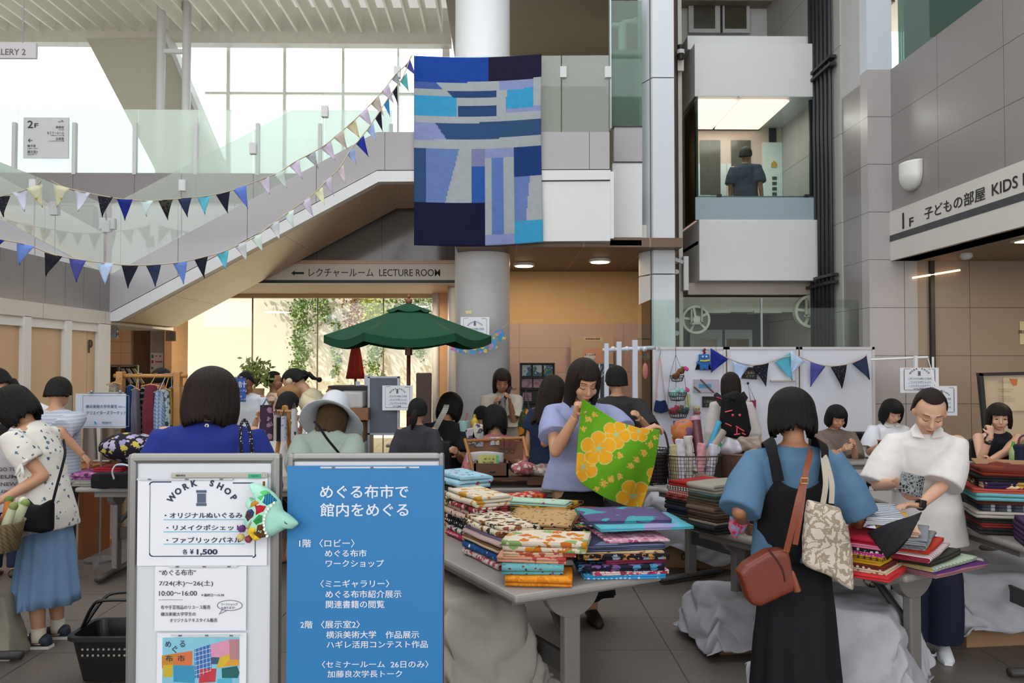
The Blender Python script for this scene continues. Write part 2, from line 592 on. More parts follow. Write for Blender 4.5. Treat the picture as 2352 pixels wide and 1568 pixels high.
st(ob('window_added_skylight_bars', MB().b2((-9, 3.8, 8.30), (XR0, 3.9, 8.40)).b2((-9, 6.8, 8.30), (XR0, 6.9, 8.40)).b2((-9, 9.8, 8.30), (XR0, 9.9, 8.40)), WHITE2))  # bars across the added skylight
st(ob('wall_front_added', MB().b2((-14, -3.2, 0), (12, -3.0, .9)).b2((-14, -3.2, 6.2), (12, -3.0, 8.4)), CREAM))  # unseen wall added behind the camera, its opening sized to tune the light
st(ob('wall_left_side', MB().b2((-14.1, -3, 0), (-14, 16, 8.4)), CREAM))
st(ob('wall_right_upper', MB().b2((11.9, -3, 5), (12, 16, 8.4)), CREAM))
fm = MB()
for i in range(41):
 x = -9.9 + i * .303
 if x > 2.15:
  break
 fm.b2((x - .02, 12.8, 7.83), (x + .02, 15.5, 8.22))
st(ob('ceiling_louver_slats', fm, mat('#e6e3d8', .6, var=.04)))
fm = MB()
for y in (13.0, 14.4):
 fm.b2((-10, y - .03, 8.18), (2.2, y + .03, 8.3))
st(ob('ceiling_rails', fm, mat('#8f8d84', .6)))
st(ob('trim_1', MB().b2((-14, 15.6, 7.66), (-.95, 15.85, 8.35)), mat('#cfcdc4', .6)))
st(ob('ceiling_panel', MB().b2((-.9, 13.4, 7.55), (6.5, 16.6, 7.85)), mat('#8a8272', .7)))
st(ob('wall_upper_back', MB().b2((-.55, 16.3, 3.4), (6.5, 16.6, 7.6)), mat('#8d8473', .7)))
wf = MB()
d = 15.9
for x0, x1 in ((520, 527), (650, 656), (785, 790), (912, 916), (1016, 1032)):
 X0, X1 = P(x0, 200, d).x, P(x1, 200, d).x
 wf.b2((X0, d, 4.0), (X1, d + .12, 7.7))
for y in (213, 96):
 z = P(700, y, d).z
 wf.b2((P(470, 200, d).x, d + .02, z - .02), (P(1020, 200, d).x, d + .1, z + .02))
st(ob('window_1', wf, mat('#dedcd6', .5)))
gp = MB().b2((-14, d + .04, 4.2), (P(1020, 200, d).x, d + .05, 7.7))
pane = ob('window_pane', gp, glass('#f6fbfa'), None)
st(pane)
pane.parent = bpy.data.objects['window_1']
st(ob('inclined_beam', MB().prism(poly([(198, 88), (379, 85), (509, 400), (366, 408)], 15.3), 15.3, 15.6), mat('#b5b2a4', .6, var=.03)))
st(ob('trim_2', MB().prism(poly([(379, 85), (388, 85), (520, 400), (509, 400)], 15.25), 15.2, 15.6), WHITE))
cm = MB()
for x in (369, 428):
 X = P(x, 200, 14.6).x
 cm2 = MB().tube([(X, 14.6, 4.1), (X, 14.6, 8.0)], .075, 16)
 st(ob('column_slim', cm2, WHITE, smooth=True))
z = P(400, 119, 14.6).z
st(ob('trim_3', MB().b2((P(369, 0, 14.6).x, 14.56, z - .03), (P(428, 0, 14.6).x, 14.64, z + .04)), WHITE))
SLABM = mat('#e0ddd4', .7)
UPZ = P(500, 470, 12.87).z
st(ob('floor_upper', MB().b2((-14, 12.9, UPZ - .1), (-.2, 16.4, UPZ + .06)), SLABM))
st(ob('floor_gallery', MB().b2((P(1042, 0, 10.5).x, 10.6, P(1200, 553, 10.5).z), (P(1402, 0, 10.5).x, 16.4, P(1200, 553, 10.5).z + .3)).b2((P(1402, 0, 10.5).x, 11.05, P(1200, 553, 10.5).z + .02), (2.3, 16.4, P(1200, 553, 10.5).z + .3)), SLABM))
d = 12.87
st(ob('parapet_upper', MB().b2((-14, d, P(0, 480, d).z), (P(960, 0, d).x, d + .12, P(300, 397, d).z)), slab('#8b8689', '#5f5b60', 'X', .95, 0, u0=P(173, 0, d).x)))
rl = root('glass_railing')
st(rl)
seams = [-110, 35, 173, 312, 452, 594, 737, 900]
GLF = glass('#f6fcf9', .5, '#eef7f2', refl=1.3)
for a, b in zip(seams, seams[1:]):
 X0, X1 = P(a, 300, d).x + .006, P(b, 300, d).x - .006
 ob('pane', MB().b2((X0, d + .05, P(0, 399, d).z), (X1, d + .062, P(300, 249, d).z)), GLF, rl)
 ob('clamp', MB().b2((X1 - .035, d - .02, P(0, 400, d).z), (X1 + .02, d + .05, P(0, 281, d).z)), WHITE2, rl)
X0 = P(35, 300, d).x
st(ob('wall_stair_back', MB().b2((-14, 12.72, 2.95), (P(1042, 0, 12.7).x, 12.84, P(0, 470, 12.87).z)), GRANS))
d = 10.5
SD = 1.8
GR_TOP = [(250, 632), (866, 303), (1400, 303)]
GR_BOT = [(1400, 388), (866, 390), (250, 718)]
st(ob('stair_parapet', MB().prism(poly(GR_TOP + GR_BOT, d), d, d + .14), GRANS))
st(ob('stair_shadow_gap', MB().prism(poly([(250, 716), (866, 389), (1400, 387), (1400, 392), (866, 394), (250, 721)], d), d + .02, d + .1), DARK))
st(ob('stair_stringer', MB().prism(poly([(250, 721), (866, 393), (1402, 391), (1402, 413), (870, 418), (274, 737), (246, 738)], d), d - .02, d + .14), WHITE))
SOF = slab('#c2a688', '#b89a7c', 'X', 1.42, 0, u0=-4.2, rough=.33, joint='#4a3a2c', amt=.3)
SOFM = slab('#bfa488', '#b2957a', 'X', 1.42, .9, u0=-4.2, v0=10.5, va='Y', rough=.3, joint='#4a3a2c', amt=.3)
lo = poly([(246, 738), (276, 737), (870, 418), (1060, 415)], d)
hi = [(x, z + .55) for x, z in lo]
st(ob('stair_soffit', MB().prism(lo + hi[::-1], d + .14, d + SD), SOFM))
st(ob('stair_inner_parapet', MB().prism([(x, z + .5) for x, z in lo] + [(x, z + 1.0) for x, z in lo][::-1], d + SD, d + SD + .1), GRANS))
TOPL = [(253, 470), (905, 128), (1400, 125)]
def yl(line, x):
 for (x0, y0), (x1, y1) in zip(line, line[1:]):
  if x0 <= x <= x1:
   return y0 + (y1 - y0) * (x - x0) / (x1 - x0)
 return line[-1][1] if x > line[-1][0] else line[0][1]
sb = root('stair_balustrade')
st(sb)
GLS = glass('#f6fbf9', .24, '#f0f7f4', refl=1.35)
sx = [253, 415, 580, 744, 908, 1075, 1290, 1400]
for a, b in zip(sx, sx[1:]):
 xs = [a + 1.2] + [q for q in (866, 905) if a < q < b] + [b - 1.2]
 pl = [(x, yl(TOPL, x)) for x in xs] + [(x, yl(GR_TOP, x)) for x in xs[::-1]]
 ob('pane', MB().prism(poly(pl, d), d + .03, d + .042), GLS, sb)
for x, y in ((418, 425), (580, 340), (745, 255), (912, 165), (1294, 165), (1397, 165), (255, 513)):
 X, Z = XZ(x, y, d)
 ob('clamp', MB().b2((X - .04, d - .01, Z - .07), (X + .04, d + .07, Z + .07)), WHITE2, sb)
st(ob('balcony_fascia', MB().prism(poly([(1046, 418), (1402, 416), (1402, 553), (1046, 555)], d), d, d + .14), WHITE))
st(ob('balcony_return', MB().b2((P(1400, 0, d).x, d - .02, P(0, 545, 10.5).z), (P(1408, 0, d).x, d + 1.2, P(0, 390, d).z)), WHITE))
d2 = 10.9
st(ob('balcony_side_stone', MB().prism(poly([(1411, 292), (1475, 292), (1475, 371), (1411, 371)], d2), d2, d2 + .1), GRANS))
st(ob('balcony_side_frame', MB().prism(poly([(1409, 289), (1475, 289), (1475, 292), (1409, 292)], d2), d2 - .01, d2 + .1).prism(poly([(1409, 371), (1475, 371), (1475, 374), (1409, 374)], d2), d2 - .01, d2 + .1), DARK))
st(ob('balcony_side_panel', MB().prism(poly([(1408, 374), (1475, 374), (1475, 545), (1408, 545)], d2), d2, d2 + .1), WHITE))
st(ob('balcony_side_glass', MB().prism(poly([(1403, 0), (1475, 0), (1475, 289), (1403, 289)], d2), d2 + .02, d2 + .03), glass('#bcd2c9', .18, '#bfd2c9')))
st(ob('balcony_side_frosting', MB().prism(poly([(1408, 115), (1475, 115), (1475, 288), (1408, 288)], d2 + .3), d2 + .3, d2 + .31), glass('#c5d8cf', .6, '#a9bdb2')))
st(ob('balcony_glass_post', MB().b2((P(1401, 0, d2).x, d2, P(0, 289, d2).z), (P(1404, 0, d2).x, d2 + .12, 8.2)), mat('#b7c7c9', .2)))
tp = root('stand_pipe', (P(1430, 115, 11.6).x, 11.6, P(0, 115, 11.6).z))
tag(tp, 'pale stand pipe with two side spouts behind the balcony end glass', 'pipe')
X = tp.location.x
ob('pipe', MB().tube([(X, 11.6, P(0, 250, 11.6).z), (X, 11.6, P(0, 45, 11.6).z)], .06, 14), mat('#c6d2c9', .4), tp, smooth=True)
ob('spout', MB().tube([(X, 11.6, P(0, 52, 11.6).z), (X - .15, 11.55, P(0, 52, 11.6).z)], .035, 10), mat('#c6d2c9', .4), tp, smooth=True)
ob('spout', MB().tube([(X, 11.6, P(0, 43, 11.6).z), (X + .18, 11.55, P(0, 43, 11.6).z)], .035, 10).ball((X + .18, 11.55, P(0, 43, 11.6).z), .05), mat('#c6d2c9', .4), tp, smooth=True)
zc = P(1200, 560, 10.5).z
sl = MB()
for i in range(5):
 y = 10.62 + i * .09
 sl.b2((P(1402, 0, 10.5).x, y, zc), (P(1475, 0, 10.5).x, y + .03, zc + .07))
st(ob('balcony_vent_slats', sl, mat('#6d6156', .5)))
UB = slab('#6d5644', '#5d4939', 'X', .86, .9, u0=.2, v0=10.7, va='Y', rough=.5, joint='#8a7460', w=.02, amt=.3)
st(ob('ceiling_lower', MB().b2((P(1046, 0, 10.5).x, 10.62, zc - .02), (2.35, 13.7, zc + .1)), UB))
zm = P(1300, 743, 13.5).z
st(ob('wall_back', MB().b2((P(1046, 0, 12.4).x + .2, 13.5, zm), (2.35, 13.6, zc + .05)), mat('#c2a072', .7, var=.04)))
st(ob('wall_back_lower', MB().b2((P(1046, 0, 12.4).x + .2, 13.47, 0), (2.35, 13.6, zm)), slab('#b59a90', '#a98e86', 'X', 1.7, .4, u0=.3, v0=zm, rough=.6, joint='#8f7a70', w=.008, amt=.4)))
st(ob('wall_back_right', MB().b2((2.3, 11.3, 0), (2.4, 13.6, 8.3)), mat('#a07f5c', .7)))
dl = root('ceiling_light', (P(1378, 589, 11.9).x, 11.9, zc - .03))
tag(dl, 'small oval downlight glowing in the brown ceiling under the balcony', 'ceiling light')
ob('trim_ring', MB().tube([(0, 0, -.03), (0, 0, .03)], .16, 24).xf(Matrix.Translation(dl.location)), WHITE2, dl, smooth=False)
ob('diffuser', MB().tube([(0, 0, -.04), (0, 0, -.02)], .13, 24).xf(Matrix.Translation(dl.location)), lamp_mat('#ffe2a8', 9), dl)
def lamp(x, y, z, w, c=(1, .78, .52), sz=.25, nm='downlight'):
 l = bpy.data.lights.new(nm, 'AREA')
 l.shape = 'DISK'
 l.size = sz
 l.energy = w
 l.color = c
 o = bpy.data.objects.new(nm, l)
 COL.objects.link(o)
 o.location = (x, y, z)
 return o
lamp(dl.location.x, 11.9, zc - .08, 14)
for k, (x, y) in enumerate(((.35, 12.4),)):  # extra downlight, added to brighten the wall under the balcony
 q = root('ceiling_light', (x, y, zc - .03))
 tag(q, ('added downlight in the brown ceiling close behind the round pillar', 'added downlight in the brown ceiling hidden above the pillar front')[k], 'ceiling light')
 ob('trim_ring', MB().tube([(0, 0, -.03), (0, 0, .03)], .16, 24).xf(Matrix.Translation(q.location)), WHITE2, q)
 ob('diffuser', MB().tube([(0, 0, -.04), (0, 0, -.02)], .13, 24).xf(Matrix.Translation(q.location)), lamp_mat('#ffe2a8', 9), q)
 if k == 0:
  lamp(x, y, zc - .08, 14)
lamp(-4.2, 13.3, 2.55, 30, sz=.5)  # fill lamp without a fixture, added to warm the lecture room front
lamp(-1.6, 13.4, 2.65, 30, sz=.5)  # second fixtureless fill lamp added under the lecture ceiling
lamp(-6.3, 8.6, 1.95, 30, sz=.6)  # unseen fill lamp added behind the left doors
lamp(6.2, 8.2, 2.72, 22, c=(1, .85, .62), sz=.5)
d = 12.4
st(ob('wall_lecture_upper', MB().prism(poly([(560, 470), (1060, 470), (1060, 600), (560, 600)], d), d + .06, d + .2), slab('#6b645e', '#4a443f', 'X', .98, 0, u0=P(728, 0, d).x, rough=.12)))
st(ob('trim_4', MB().prism(poly([(560, 598), (1060, 598), (1060, 606), (560, 606)], d), d - .03, d + .2), mat('#b59a80', .4)))
zb = P(800, 650, d).z
st(ob('beam_lecture', MB().prism(poly([(540, 606), (1060, 606), (1060, 650), (540, 650)], d), d, d + .2), mat('#cfc7bc', .5, var=.03)))
ls = root('lecture_room_sign', (P(800, 628, d).x, d, P(0, 640, d).z))
tag(ls, 'black lecture room lettering with arrow on the cream beam beside the pillar', 'sign')
INK = mat('#191716', .6)
w_ = MB()
for s, x0, x1, y0, y1 in (('レクチャールーム', 709, 858, 616, 636), ('LECTURE ROOM', 871, 1011, 618, 634)):
 p = P(x0, y1, d)
 write(w_, s, (p.x, d - .004, p.z), XU, ZU, P(x1, y1, d).x - p.x, P(x0, y0, d).z - p.z, bold=.0045)
ob('lettering', w_, INK, ls)
ar = poly([(669, 627), (677, 621), (677, 624.5), (698, 624.5), (698, 629.5), (677, 629.5), (677, 633)], d)
ob('arrow', MB().prism(ar, d - .006, d - .001), INK, ls)
ob('stripe', MB().prism(poly([(540, 643), (1060, 643), (1060, 650), (540, 650)], d), d - .008, d), mat('#22252b', .5), ls)
st(ob('ceiling_lecture', MB().b2((-7.5, d + .2, zb), (P(1046, 0, d).x, 14.9, zb + .1)), mat('#c4a684', .5, var=.03)))
dw = 14.4
st(ob('window_header', MB().b2((-7.5, dw, P(0, 683, dw).z), (P(997, 0, dw).x, dw + .15, zb)), mat('#c9ab86', .5)))
wj = MB()
for x in (578, 728, 880):
 X = P(x, 800, dw).x
 wj.b2((X - .008, dw + .02, 0), (X + .008, dw + .06, P(0, 683, dw).z))
st(ob('window_2', wj, mat('#6f6658', .5)))
pn = ob('window_pane', MB().b2((P(402, 0, dw).x, dw + .03, 0), (P(996, 0, dw).x, dw + .045, P(0, 683, dw).z)), glass('#f4f8f4'))
pn.parent = bpy.data.objects['window_2']
st(pn)
for x0, x1, dd, m in ((995, 1010, 14.2, WHITE), (1030, 1046, 13.0, WHITE)):
 X = (P(x0, 0, dd).x + P(x1, 0, dd).x) / 2
 st(ob('column_jamb', MB().tube([(X, dd, 0), (X, dd, zb)], (P(x1, 0, dd).x - P(x0, 0, dd).x) / 2, 20), m, smooth=True))
st(ob('wall_jamb', MB().b2((P(1008, 0, 14.2).x, 14.2, 0), (P(1060, 0, 14.2).x, 14.4, zb)), mat('#c09a72', .6)))
st(ob('courtyard_wall', MB().b2((-16, 19.5, 0), (8, 19.8, 5.2)), mat('#efe8de', .9, var=.06, sc=1.5)))
px = (P(1046, 0, 11.4).x + P(1171, 0, 11.4).x) / 2
pr = (P(1171, 0, 11.4).x - P(1046, 0, 11.4).x) / 2
st(ob('pillar', MB().tube([(px, 11.4, 0), (px, 11.4, 8.35)], pr, 48), mat('#d3d5d9', .4, var=.03), smooth=True))
XL = P(253, 600, 10.5).x
st(ob('landing_parapet', MB().b2((XL - .14, 6.0, 2.24), (XL, 10.5, 2.74)), GRANL))
lg = root('landing_glass')
st(lg)
GLL = glass('#dbeae3', .55, '#b9d0c5', refl=1.35)
def ztop(y):
 return 3.6
for a, b in ((6.0, 7.7), (7.72, 9.28), (9.3, 10.5)):
 f = lambda y: 2.74
 ob('pane', MB().prism([(a, f(a)), (b, f(b)), (b, ztop(b)), (a, ztop(a))], XL - .06, XL - .048, ax='X'), GLL, lg)
 ob('clamp', MB().b2((XL - .08, b - .04, ztop(b) - .35), (XL, b + .03, ztop(b) - .2)), WHITE2, lg)
st(ob('landing_fascia', MB().b2((XL - .14, 6.0, 2.08), (XL + .02, 10.52, 2.24)), slab('#c9c0b8', '#bfb6ae', 'Y', 1.4, 0, u0=8.95, amt=.2)))
st(ob('landing_floor', MB().b2((XL - 3.5, 6.0, 2.1), (XL - .14, 12.9, 2.3)), SLABM))
FR = mat('#d9d5d2', .4, var=.03)
FROST = slab('#c6a27a', '#c09c74', 'Y', 30, 0, u0=-20, rough=.35, amt=.2)
d1 = root('door_1')
st(d1)
zt = 1.98
for a, b in ((6.2, 8.62), (8.74, 9.44), (9.56, 10.22)):
 ob('pane', MB().b2((XL - .05, a, .03), (XL - .03, b, zt)), FROST, d1)
for a, b in ((8.60, 8.74), (9.42, 9.56), (10.2, 10.5)):
 ob('frame', MB().b2((XL - .1, a, 0), (XL + .02, b, 2.09)), FR, d1, bevel=.004)
ob('frame', MB().b2((XL - .1, 6.0, zt), (XL, 10.5, 2.09)), FR, d1)
ob('mark', write(MB(), 'P', (XL - .02, 10.02, 1.72), (0, 1, 0), ZU, h=.16, bold=.03), INK, d1)
st(ob('wall_left_back', MB().b2((-9, 13.9, 0), (P(310, 0, 13.9).x, 14.0, 2.9)), slab('#cda37c', '#c39a74', 'X', .46, .19, u0=.1, v0=.05, rough=.6, joint='#8b6c50', amt=.3)))
st(ob('wall_left_room', MB().b2((-9, 10.5, 0), (XL - .1, 10.6, 2.2)), mat('#c9a27c', .7)))
st(ob('wall_corridor_end', MB().b2((P(306, 0, 14.3).x, 14.3, 0), (P(392, 0, 14.3).x, 14.5, 2.9)), mat('#4a3529', .7)))
st(ob('wall_corridor_grey', MB().b2((P(354, 0, 13.8).x, 13.8, 0), (P(385, 0, 13.8).x, 14.3, 2.9)), mat('#8d7c74', .7)))
st(ob('column_wood', MB().b2((P(386, 0, 13.7).x, 13.7, 0), (P(403, 0, 13.7).x, 14.4, 2.9)), mat('#c59a6c', .5)))
XR = P(2048, 400, 10).x
XS = P(1994, 400, 10).x
ZS = P(2060, 599, 10).z
ZG = P(2046, 160, 10).z
st(ob('wall_right', MB().b2((XR, -3, ZS + .0), (XR + .3, 10.0, ZG)), GRANR))
st(ob('wall_right_strip', MB().b2((XS, 10.0, 0), (XR + .3, 10.2, ZG)), GRAN))
st(ob('wall_right_return', MB().b2((XS, 10.2, 0), (XS + .2, 10.75, ZG - .12)), GRANR))
st(ob('wall_right_recess', MB().b2((XR + .3, 10.0, 0), (12, 10.2, ZS + .2)), slab('#a08a78', '#5d4f45', 'X', .80, .585, u0=.12, v0=2.27 - 4 * .585, rough=.35)))
st(ob('ceiling_recess', MB().b2((XR + .02, 2.0, ZS), (12, 10.0, ZS + .12)), slab('#9b8570', '#8f7a66', 'Y', .9, 0, u0=.3, rough=.6, amt=.3)))
st(ob('wall_right_side', MB().b2((12, -3, 0), (12.1, 16, 8.4)), mat('#9b8f84', .7)))
st(ob('column_upper_right', MB().b2((XS, 10.0, ZG), (XR + .02, 10.2, 8.35)), mat('#c5cdd6', .4, var=.02)))
st(ob('wall_upper_return', MB().b2((XS, 10.2, ZG - .12), (XS + .2, 10.75, 8.35)), mat('#b4b4b4', .5, var=.03)))
st(ob('wall_right_glazing', MB().b2((XR + .1, -3, ZG), (XR + .115, 10.0, 8.35)), glass('#a9c7bb', .45, '#8fb3a6')))
st(ob('window_right_mullions', MB().b2((XR + .06, 7.0, ZG), (XR + .14, 7.03, 8.35)).b2((XR + .06, 4.0, ZG), (XR + .14, 4.03, 8.35)), STEEL))
st(ob('trim_5', MB().b2((P(2132, 0, 9.97).x - .025, 9.95, 0), (P(2132, 0, 9.97).x + .025, 10.0, ZS)), mat('#2e2a28', .35, .4)))
XC = P(1946, 0, 10.75).x
st(ob('wall_shaft_side', MB().b2((XS - .02, 10.75, 0), (XS + .15, 14.2, 8.35)), slab('#a9a8a4', '#9d9c98', 'Y', 1.4, 1.17, u0=10.2, v0=2.27, rough=.5, amt=.2)))
cb = root('lift_cables', (XS - .1, 11.2, 0))
tag(cb, 'row of dark lift cables running up the shaft side wall', 'cable')
for i in range(6):
 y = 10.95 + i * .14
 ob('cable', MB().tube([(XS - .075, y, 0), (XS - .075, y, 8.3)], .028, 8), mat('#26262a', .45), cb, smooth=True)
for zz in (P(0, 130, 11).z, P(0, 630, 11).z):
 ob('bracket', MB().b2((XS - .13, 10.82, zz - .02), (XS - .04, 11.75, zz + .02)), DARK, cb)
 ob('bracket', MB().b2((XS - .13, 10.82, zz - .12), (XS - .04, 11.75, zz - .08)), DARK, cb)
st(ob('wall_far_shaft', MB().b2((2.4, 14.2, 0), (XS + .2, 14.35, 8.35)), mat('#a3a29d', .6, var=.04)))
PX0, PX1 = P(1476, 0, 10.9).x, P(1547, 0, 10.9).x
pm = MB()
joints = [0] + [P(0, y, 10.9).z for y in (627, 171)] + [8.35]
for a, b in zip(joints, joints[1:]):
 pl = [(PX0, 11.2), (PX0 + .13, 10.9), (PX1, 10.9), (PX1, 11.3), (PX0, 11.3)]
 pm.prism([(p[0], p[1]) for p in pl], a + .008, b - .008, ax='Z')
st(ob('column_lift_pier', pm, mat('#cbd1d9', .4, var=.02)))
st(ob('column_lift_pier_core', MB().b2((PX0 + .1, 10.94, 0), (PX1 - .03, 11.28, 8.35)), mat('#55565a', .6)))
# ================================================================ LIFT
LD = 11.5
def lx(x, d=LD):
 return P(x, 400, d).x
def lz(y, d=LD):
 return P(1750, y, d).z
BD = LD + 1.6
lift = root('glass_lift', (lx(1750), LD + .8, lz(645)))
tag(lift, 'white lift car with a glazed middle, stopped halfway up its shaft', 'lift')
LW = mat('#cfd0d2', .35, var=.02)
ob('top_shroud', MB().b2((lx(1597), LD, lz(222)), (lx(1895), BD, lz(99))), LW, lift, bevel=.01)
ob('roof_cap', MB().b2((lx(1590), LD + .25, lz(99)), (lx(1885), BD, lz(66))), LW, lift, bevel=.01)
ob('bottom_shroud', MB().b2((lx(1604), LD - .03, lz(645)), (lx(1909), BD, lz(505))), LW, lift, bevel=.01)
ob('under_tray', MB().b2((lx(1590), LD + .3, lz(672)), (lx(1880), BD - .1, lz(645))), mat('#b8ada2', .5), lift)
ob('frosted_skirt', MB().b2((lx(1597), LD, lz(505)), (lx(1899), LD + .02, lz(453))), mat('#93a5ae', .3, var=.02), lift)
gl_ = glass('#e3f0ee')
ob('front_pane', MB().b2((lx(1600), LD + .01, lz(453)), (lx(1896), LD + .022, lz(222))), gl_, lift)
for x in (1598, 1897):
 ob('side_pane', MB().b2((lx(x) - .008, LD + .02, lz(505)), (lx(x) + .008, BD, lz(222))), gl_, lift)
fr_ = MB()
for x in (1603, 1882):
 fr_.b2((lx(x) - .02, LD + .04, lz(505)), (lx(x) + .02, LD + .09, lz(222)))
ob('corner_post', MB().b2((lx(1603) - .02, LD + .04, lz(505)), (lx(1603) + .015, LD + .08, lz(222))), DARK, lift)
ob('corner_post', MB().b2((lx(1880) - .02, LD + .04, lz(505)), (lx(1880) + .04, LD + .09, lz(222))), mat('#bcd3d3', .2, .3), lift)
ob('sill_rail', MB().b2((lx(1604), LD + .03, lz(453)), (lx(1890), LD + .08, lz(449))), STEEL, lift)
for x in (1652, 1853):
 ob('clip', MB().b2((lx(x) - .03, LD - .015, lz(452)), (lx(x) + .03, LD + .03, lz(446))), DARK, lift)
ob('car_floor', MB().b2((lx(1604), LD + .03, lz(560)), (lx(1896), BD - .02, lz(552))), mat('#6b655f', .6), lift)
cb_ = MB().b2((lx(1600), BD - .06, lz(552)), (lx(1896), BD - .02, lz(222)))
ob('car_back', cb_, mat('#d0b8ab', .35, var=.03), lift)
lamp(lx(1715), LD + .8, lz(230) - .03, 14, c=(1, .86, .8), sz=1.0, nm='lift_lamp')
dz0, dz1 = lz(552), lz(316)
bx = lambda x: P(x, 400, BD - .08).x
ob('car_door', MB().b2((bx(1604), BD - .075, dz0), (bx(1668), BD - .06, dz1)), mat('#d3dcde', .3, .15), lift)  # both doors lightened, bluish-white reflections put into their colour
ob('car_door', MB().b2((bx(1671), BD - .075, dz0), (bx(1738), BD - .06, dz1)), mat('#d3dcde', .3, .15), lift)
for a, b in ((1608, 1655), (1680, 1725)):
 ob('door_glass', MB().b2((bx(a), BD - .08, lz(450, BD)), (bx(b), BD - .076, lz(325, BD))), mat('#5b5750', .15), lift)
ob('door_header', MB().b2((bx(1600), BD - .09, lz(302, BD)), (bx(1745), BD - .06, lz(293, BD))), DARK, lift)
ob('control_panel', MB().b2((bx(1752), BD - .09, dz0), (bx(1805), BD - .06, lz(330, BD))), mat('#d5e1e0', .35), lift)
ob('display', MB().b2((bx(1766), BD - .1, lz(330, BD)), (bx(1783), BD - .09, lz(298, BD))), mat('#20222a', .2), lift)
ob('speaker', MB().tube([(bx(1622), BD - .16, lz(276, BD)), (bx(1622), BD - .06, lz(276, BD))], .055, 16), DARK, lift)
bt = MB()
for k in range(4):
 z = lz(412 + k * 12, BD)
 bt.b2((bx(1773), BD - .1, z - .025), (bx(1783), BD - .09, z + .025))
ob('button', bt, mat('#3a3a3c', .5), lift)
ob('house_sticker', MB().prism([(bx(1771), lz(388, BD)), (bx(1784), lz(388, BD)), (bx(1784), lz(378, BD)), (bx(1777), lz(372, BD)), (bx(1771), lz(378, BD))], BD - .1, BD - .09), mat('#c79a3a', .6), lift)
ob('ceiling_panel', MB().b2((lx(1606), LD + .1, lz(228)), (lx(1700), BD - .1, lz(225))), lamp_mat('#ffd9c8', 1.7), lift)
ob('ceiling_panel', MB().b2((lx(1706), LD + .1, lz(228)), (lx(1820), BD - .1, lz(225))), lamp_mat('#ffd9c8', 1.7), lift)
PB = mat('#b9b6a8', .5, var=.06)
ob('sling_beam', MB().b2((lx(1570), LD + .5, lz(712)), (lx(1888), LD + .75, lz(675))), PB, lift, bevel=.01)
ob('sling_flange', MB().b2((lx(1612), LD + .44, lz(714)), (lx(1696), LD + .8, lz(708))), PB, lift)
ob('sling_flange', MB().b2((lx(1752), LD + .44, lz(714)), (lx(1818), LD + .8, lz(708))), PB, lift)
def pulley(x, y, r):
 X, Z = lx(x, LD + .5), lz(y, LD + .5)
 pw = ob('pulley', MB().tube([(X, LD + .40, Z), (X, LD + .46, Z)], r * .86, 32), mat('#6b6d66', .5), lift)
 m = MB()
 n = 36
 for ro, ri, ya, yb in ((r, r * .84, LD + .36, LD + .47),):
  rings = [[(X + rr * cos(2 * pi * j / n), yy, Z + rr * sin(2 * pi * j / n)) for j in range(n)] for rr, yy in ((ro, ya), (ro, yb), (ri, yb), (ri, ya), (ro, ya))]
  m.loft(rings, cap=False)
 ob('rim', m, mat('#d5d3c4', .45), pw)
 for k in range(5):
  a = 2 * pi * k / 5 + .5
  ob('spoke', MB().box((X + cos(a) * r * .45, LD + .385, Z + sin(a) * r * .45), (r * .95, .03, r * .16), Matrix.Rotation(-a, 3, 'Y')), mat('#d5d3c4', .45), pw)
 ob('hub', MB().tube([(X, LD + .33, Z), (X, LD + .47, Z)], r * .26, 20), mat('#d5d3c4', .45), pw)
 ob('pulley_bracket', MB().b2((X - r * .5, LD + .3, Z - r * .35), (X + r * .4, LD + .34, Z - r * .2)).b2((X - r * .45, LD + .3, Z - r * .3), (X - r * .32, LD + .34, Z + r * .7)).b2((X + r * .28, LD + .3, Z - r * .3), (X + r * .4, LD + .34, Z + r * .95)), PB, lift)
pulley(1592, 735, .205)
pulley(1853, 716, .24)
rl2 = root('lift_guide_rail', (lx(1554), 11.6, 0))
tag(rl2, 'rusty guide rail standing along the white lift pier', 'rail')
ob('rail', MB().b2((lx(1550), 11.55, 0), (lx(1557), 11.7, 8.3)), mat('#54402f', .6, .3, var=.4), rl2)
ob('back_plate', MB().b2((lx(1557), 11.6, 0), (lx(1561), 11.9, 8.3)), DARK, rl2)
ob('channel', MB().b2((lx(1562), 11.6, 0), (lx(1571), 11.75, 8.3)), mat('#c5c2b8', .5), rl2)
for y in (600, 624, 735, 765):
 ob('bolt', MB().tube([(lx(1553), 11.5, lz(y)), (lx(1553), 11.56, lz(y))], .035, 10), STEEL, rl2)
gbx = root('lift_safety_box', (lx(1572), 11.5, lz(672)))
tag(gbx, 'white safety gear box bolted beside the lift car bottom', 'box')
ob('casing', MB().b2((lx(1566), 11.42, lz(668)), (lx(1578), 11.55, lz(590))), LW, gbx, bevel=.008)
ob('arm', MB().box((lx(1556), 11.46, lz(600)), (.13, .05, .05), Matrix.Rotation(.35, 3, 'Y')), STEEL, gbx)
sw = root('lift_limit_switch', (lx(1563), 11.5, lz(135)))
tag(sw, 'black and white limit switch on the lift rail near the roof cap', 'switch')
ob('body', MB().tube([(lx(1563), 11.45, lz(140)), (lx(1563), 11.45, lz(108))], .045, 14), DARK, sw)
ob('band', MB().tube([(lx(1563), 11.45, lz(128)), (lx(1563), 11.45, lz(119))], .055, 14), LW, sw)
ob('plate', MB().b2((lx(1558), 11.5, lz(163)), (lx(1572), 11.54, lz(112))), mat('#c9c7bd', .5), sw)
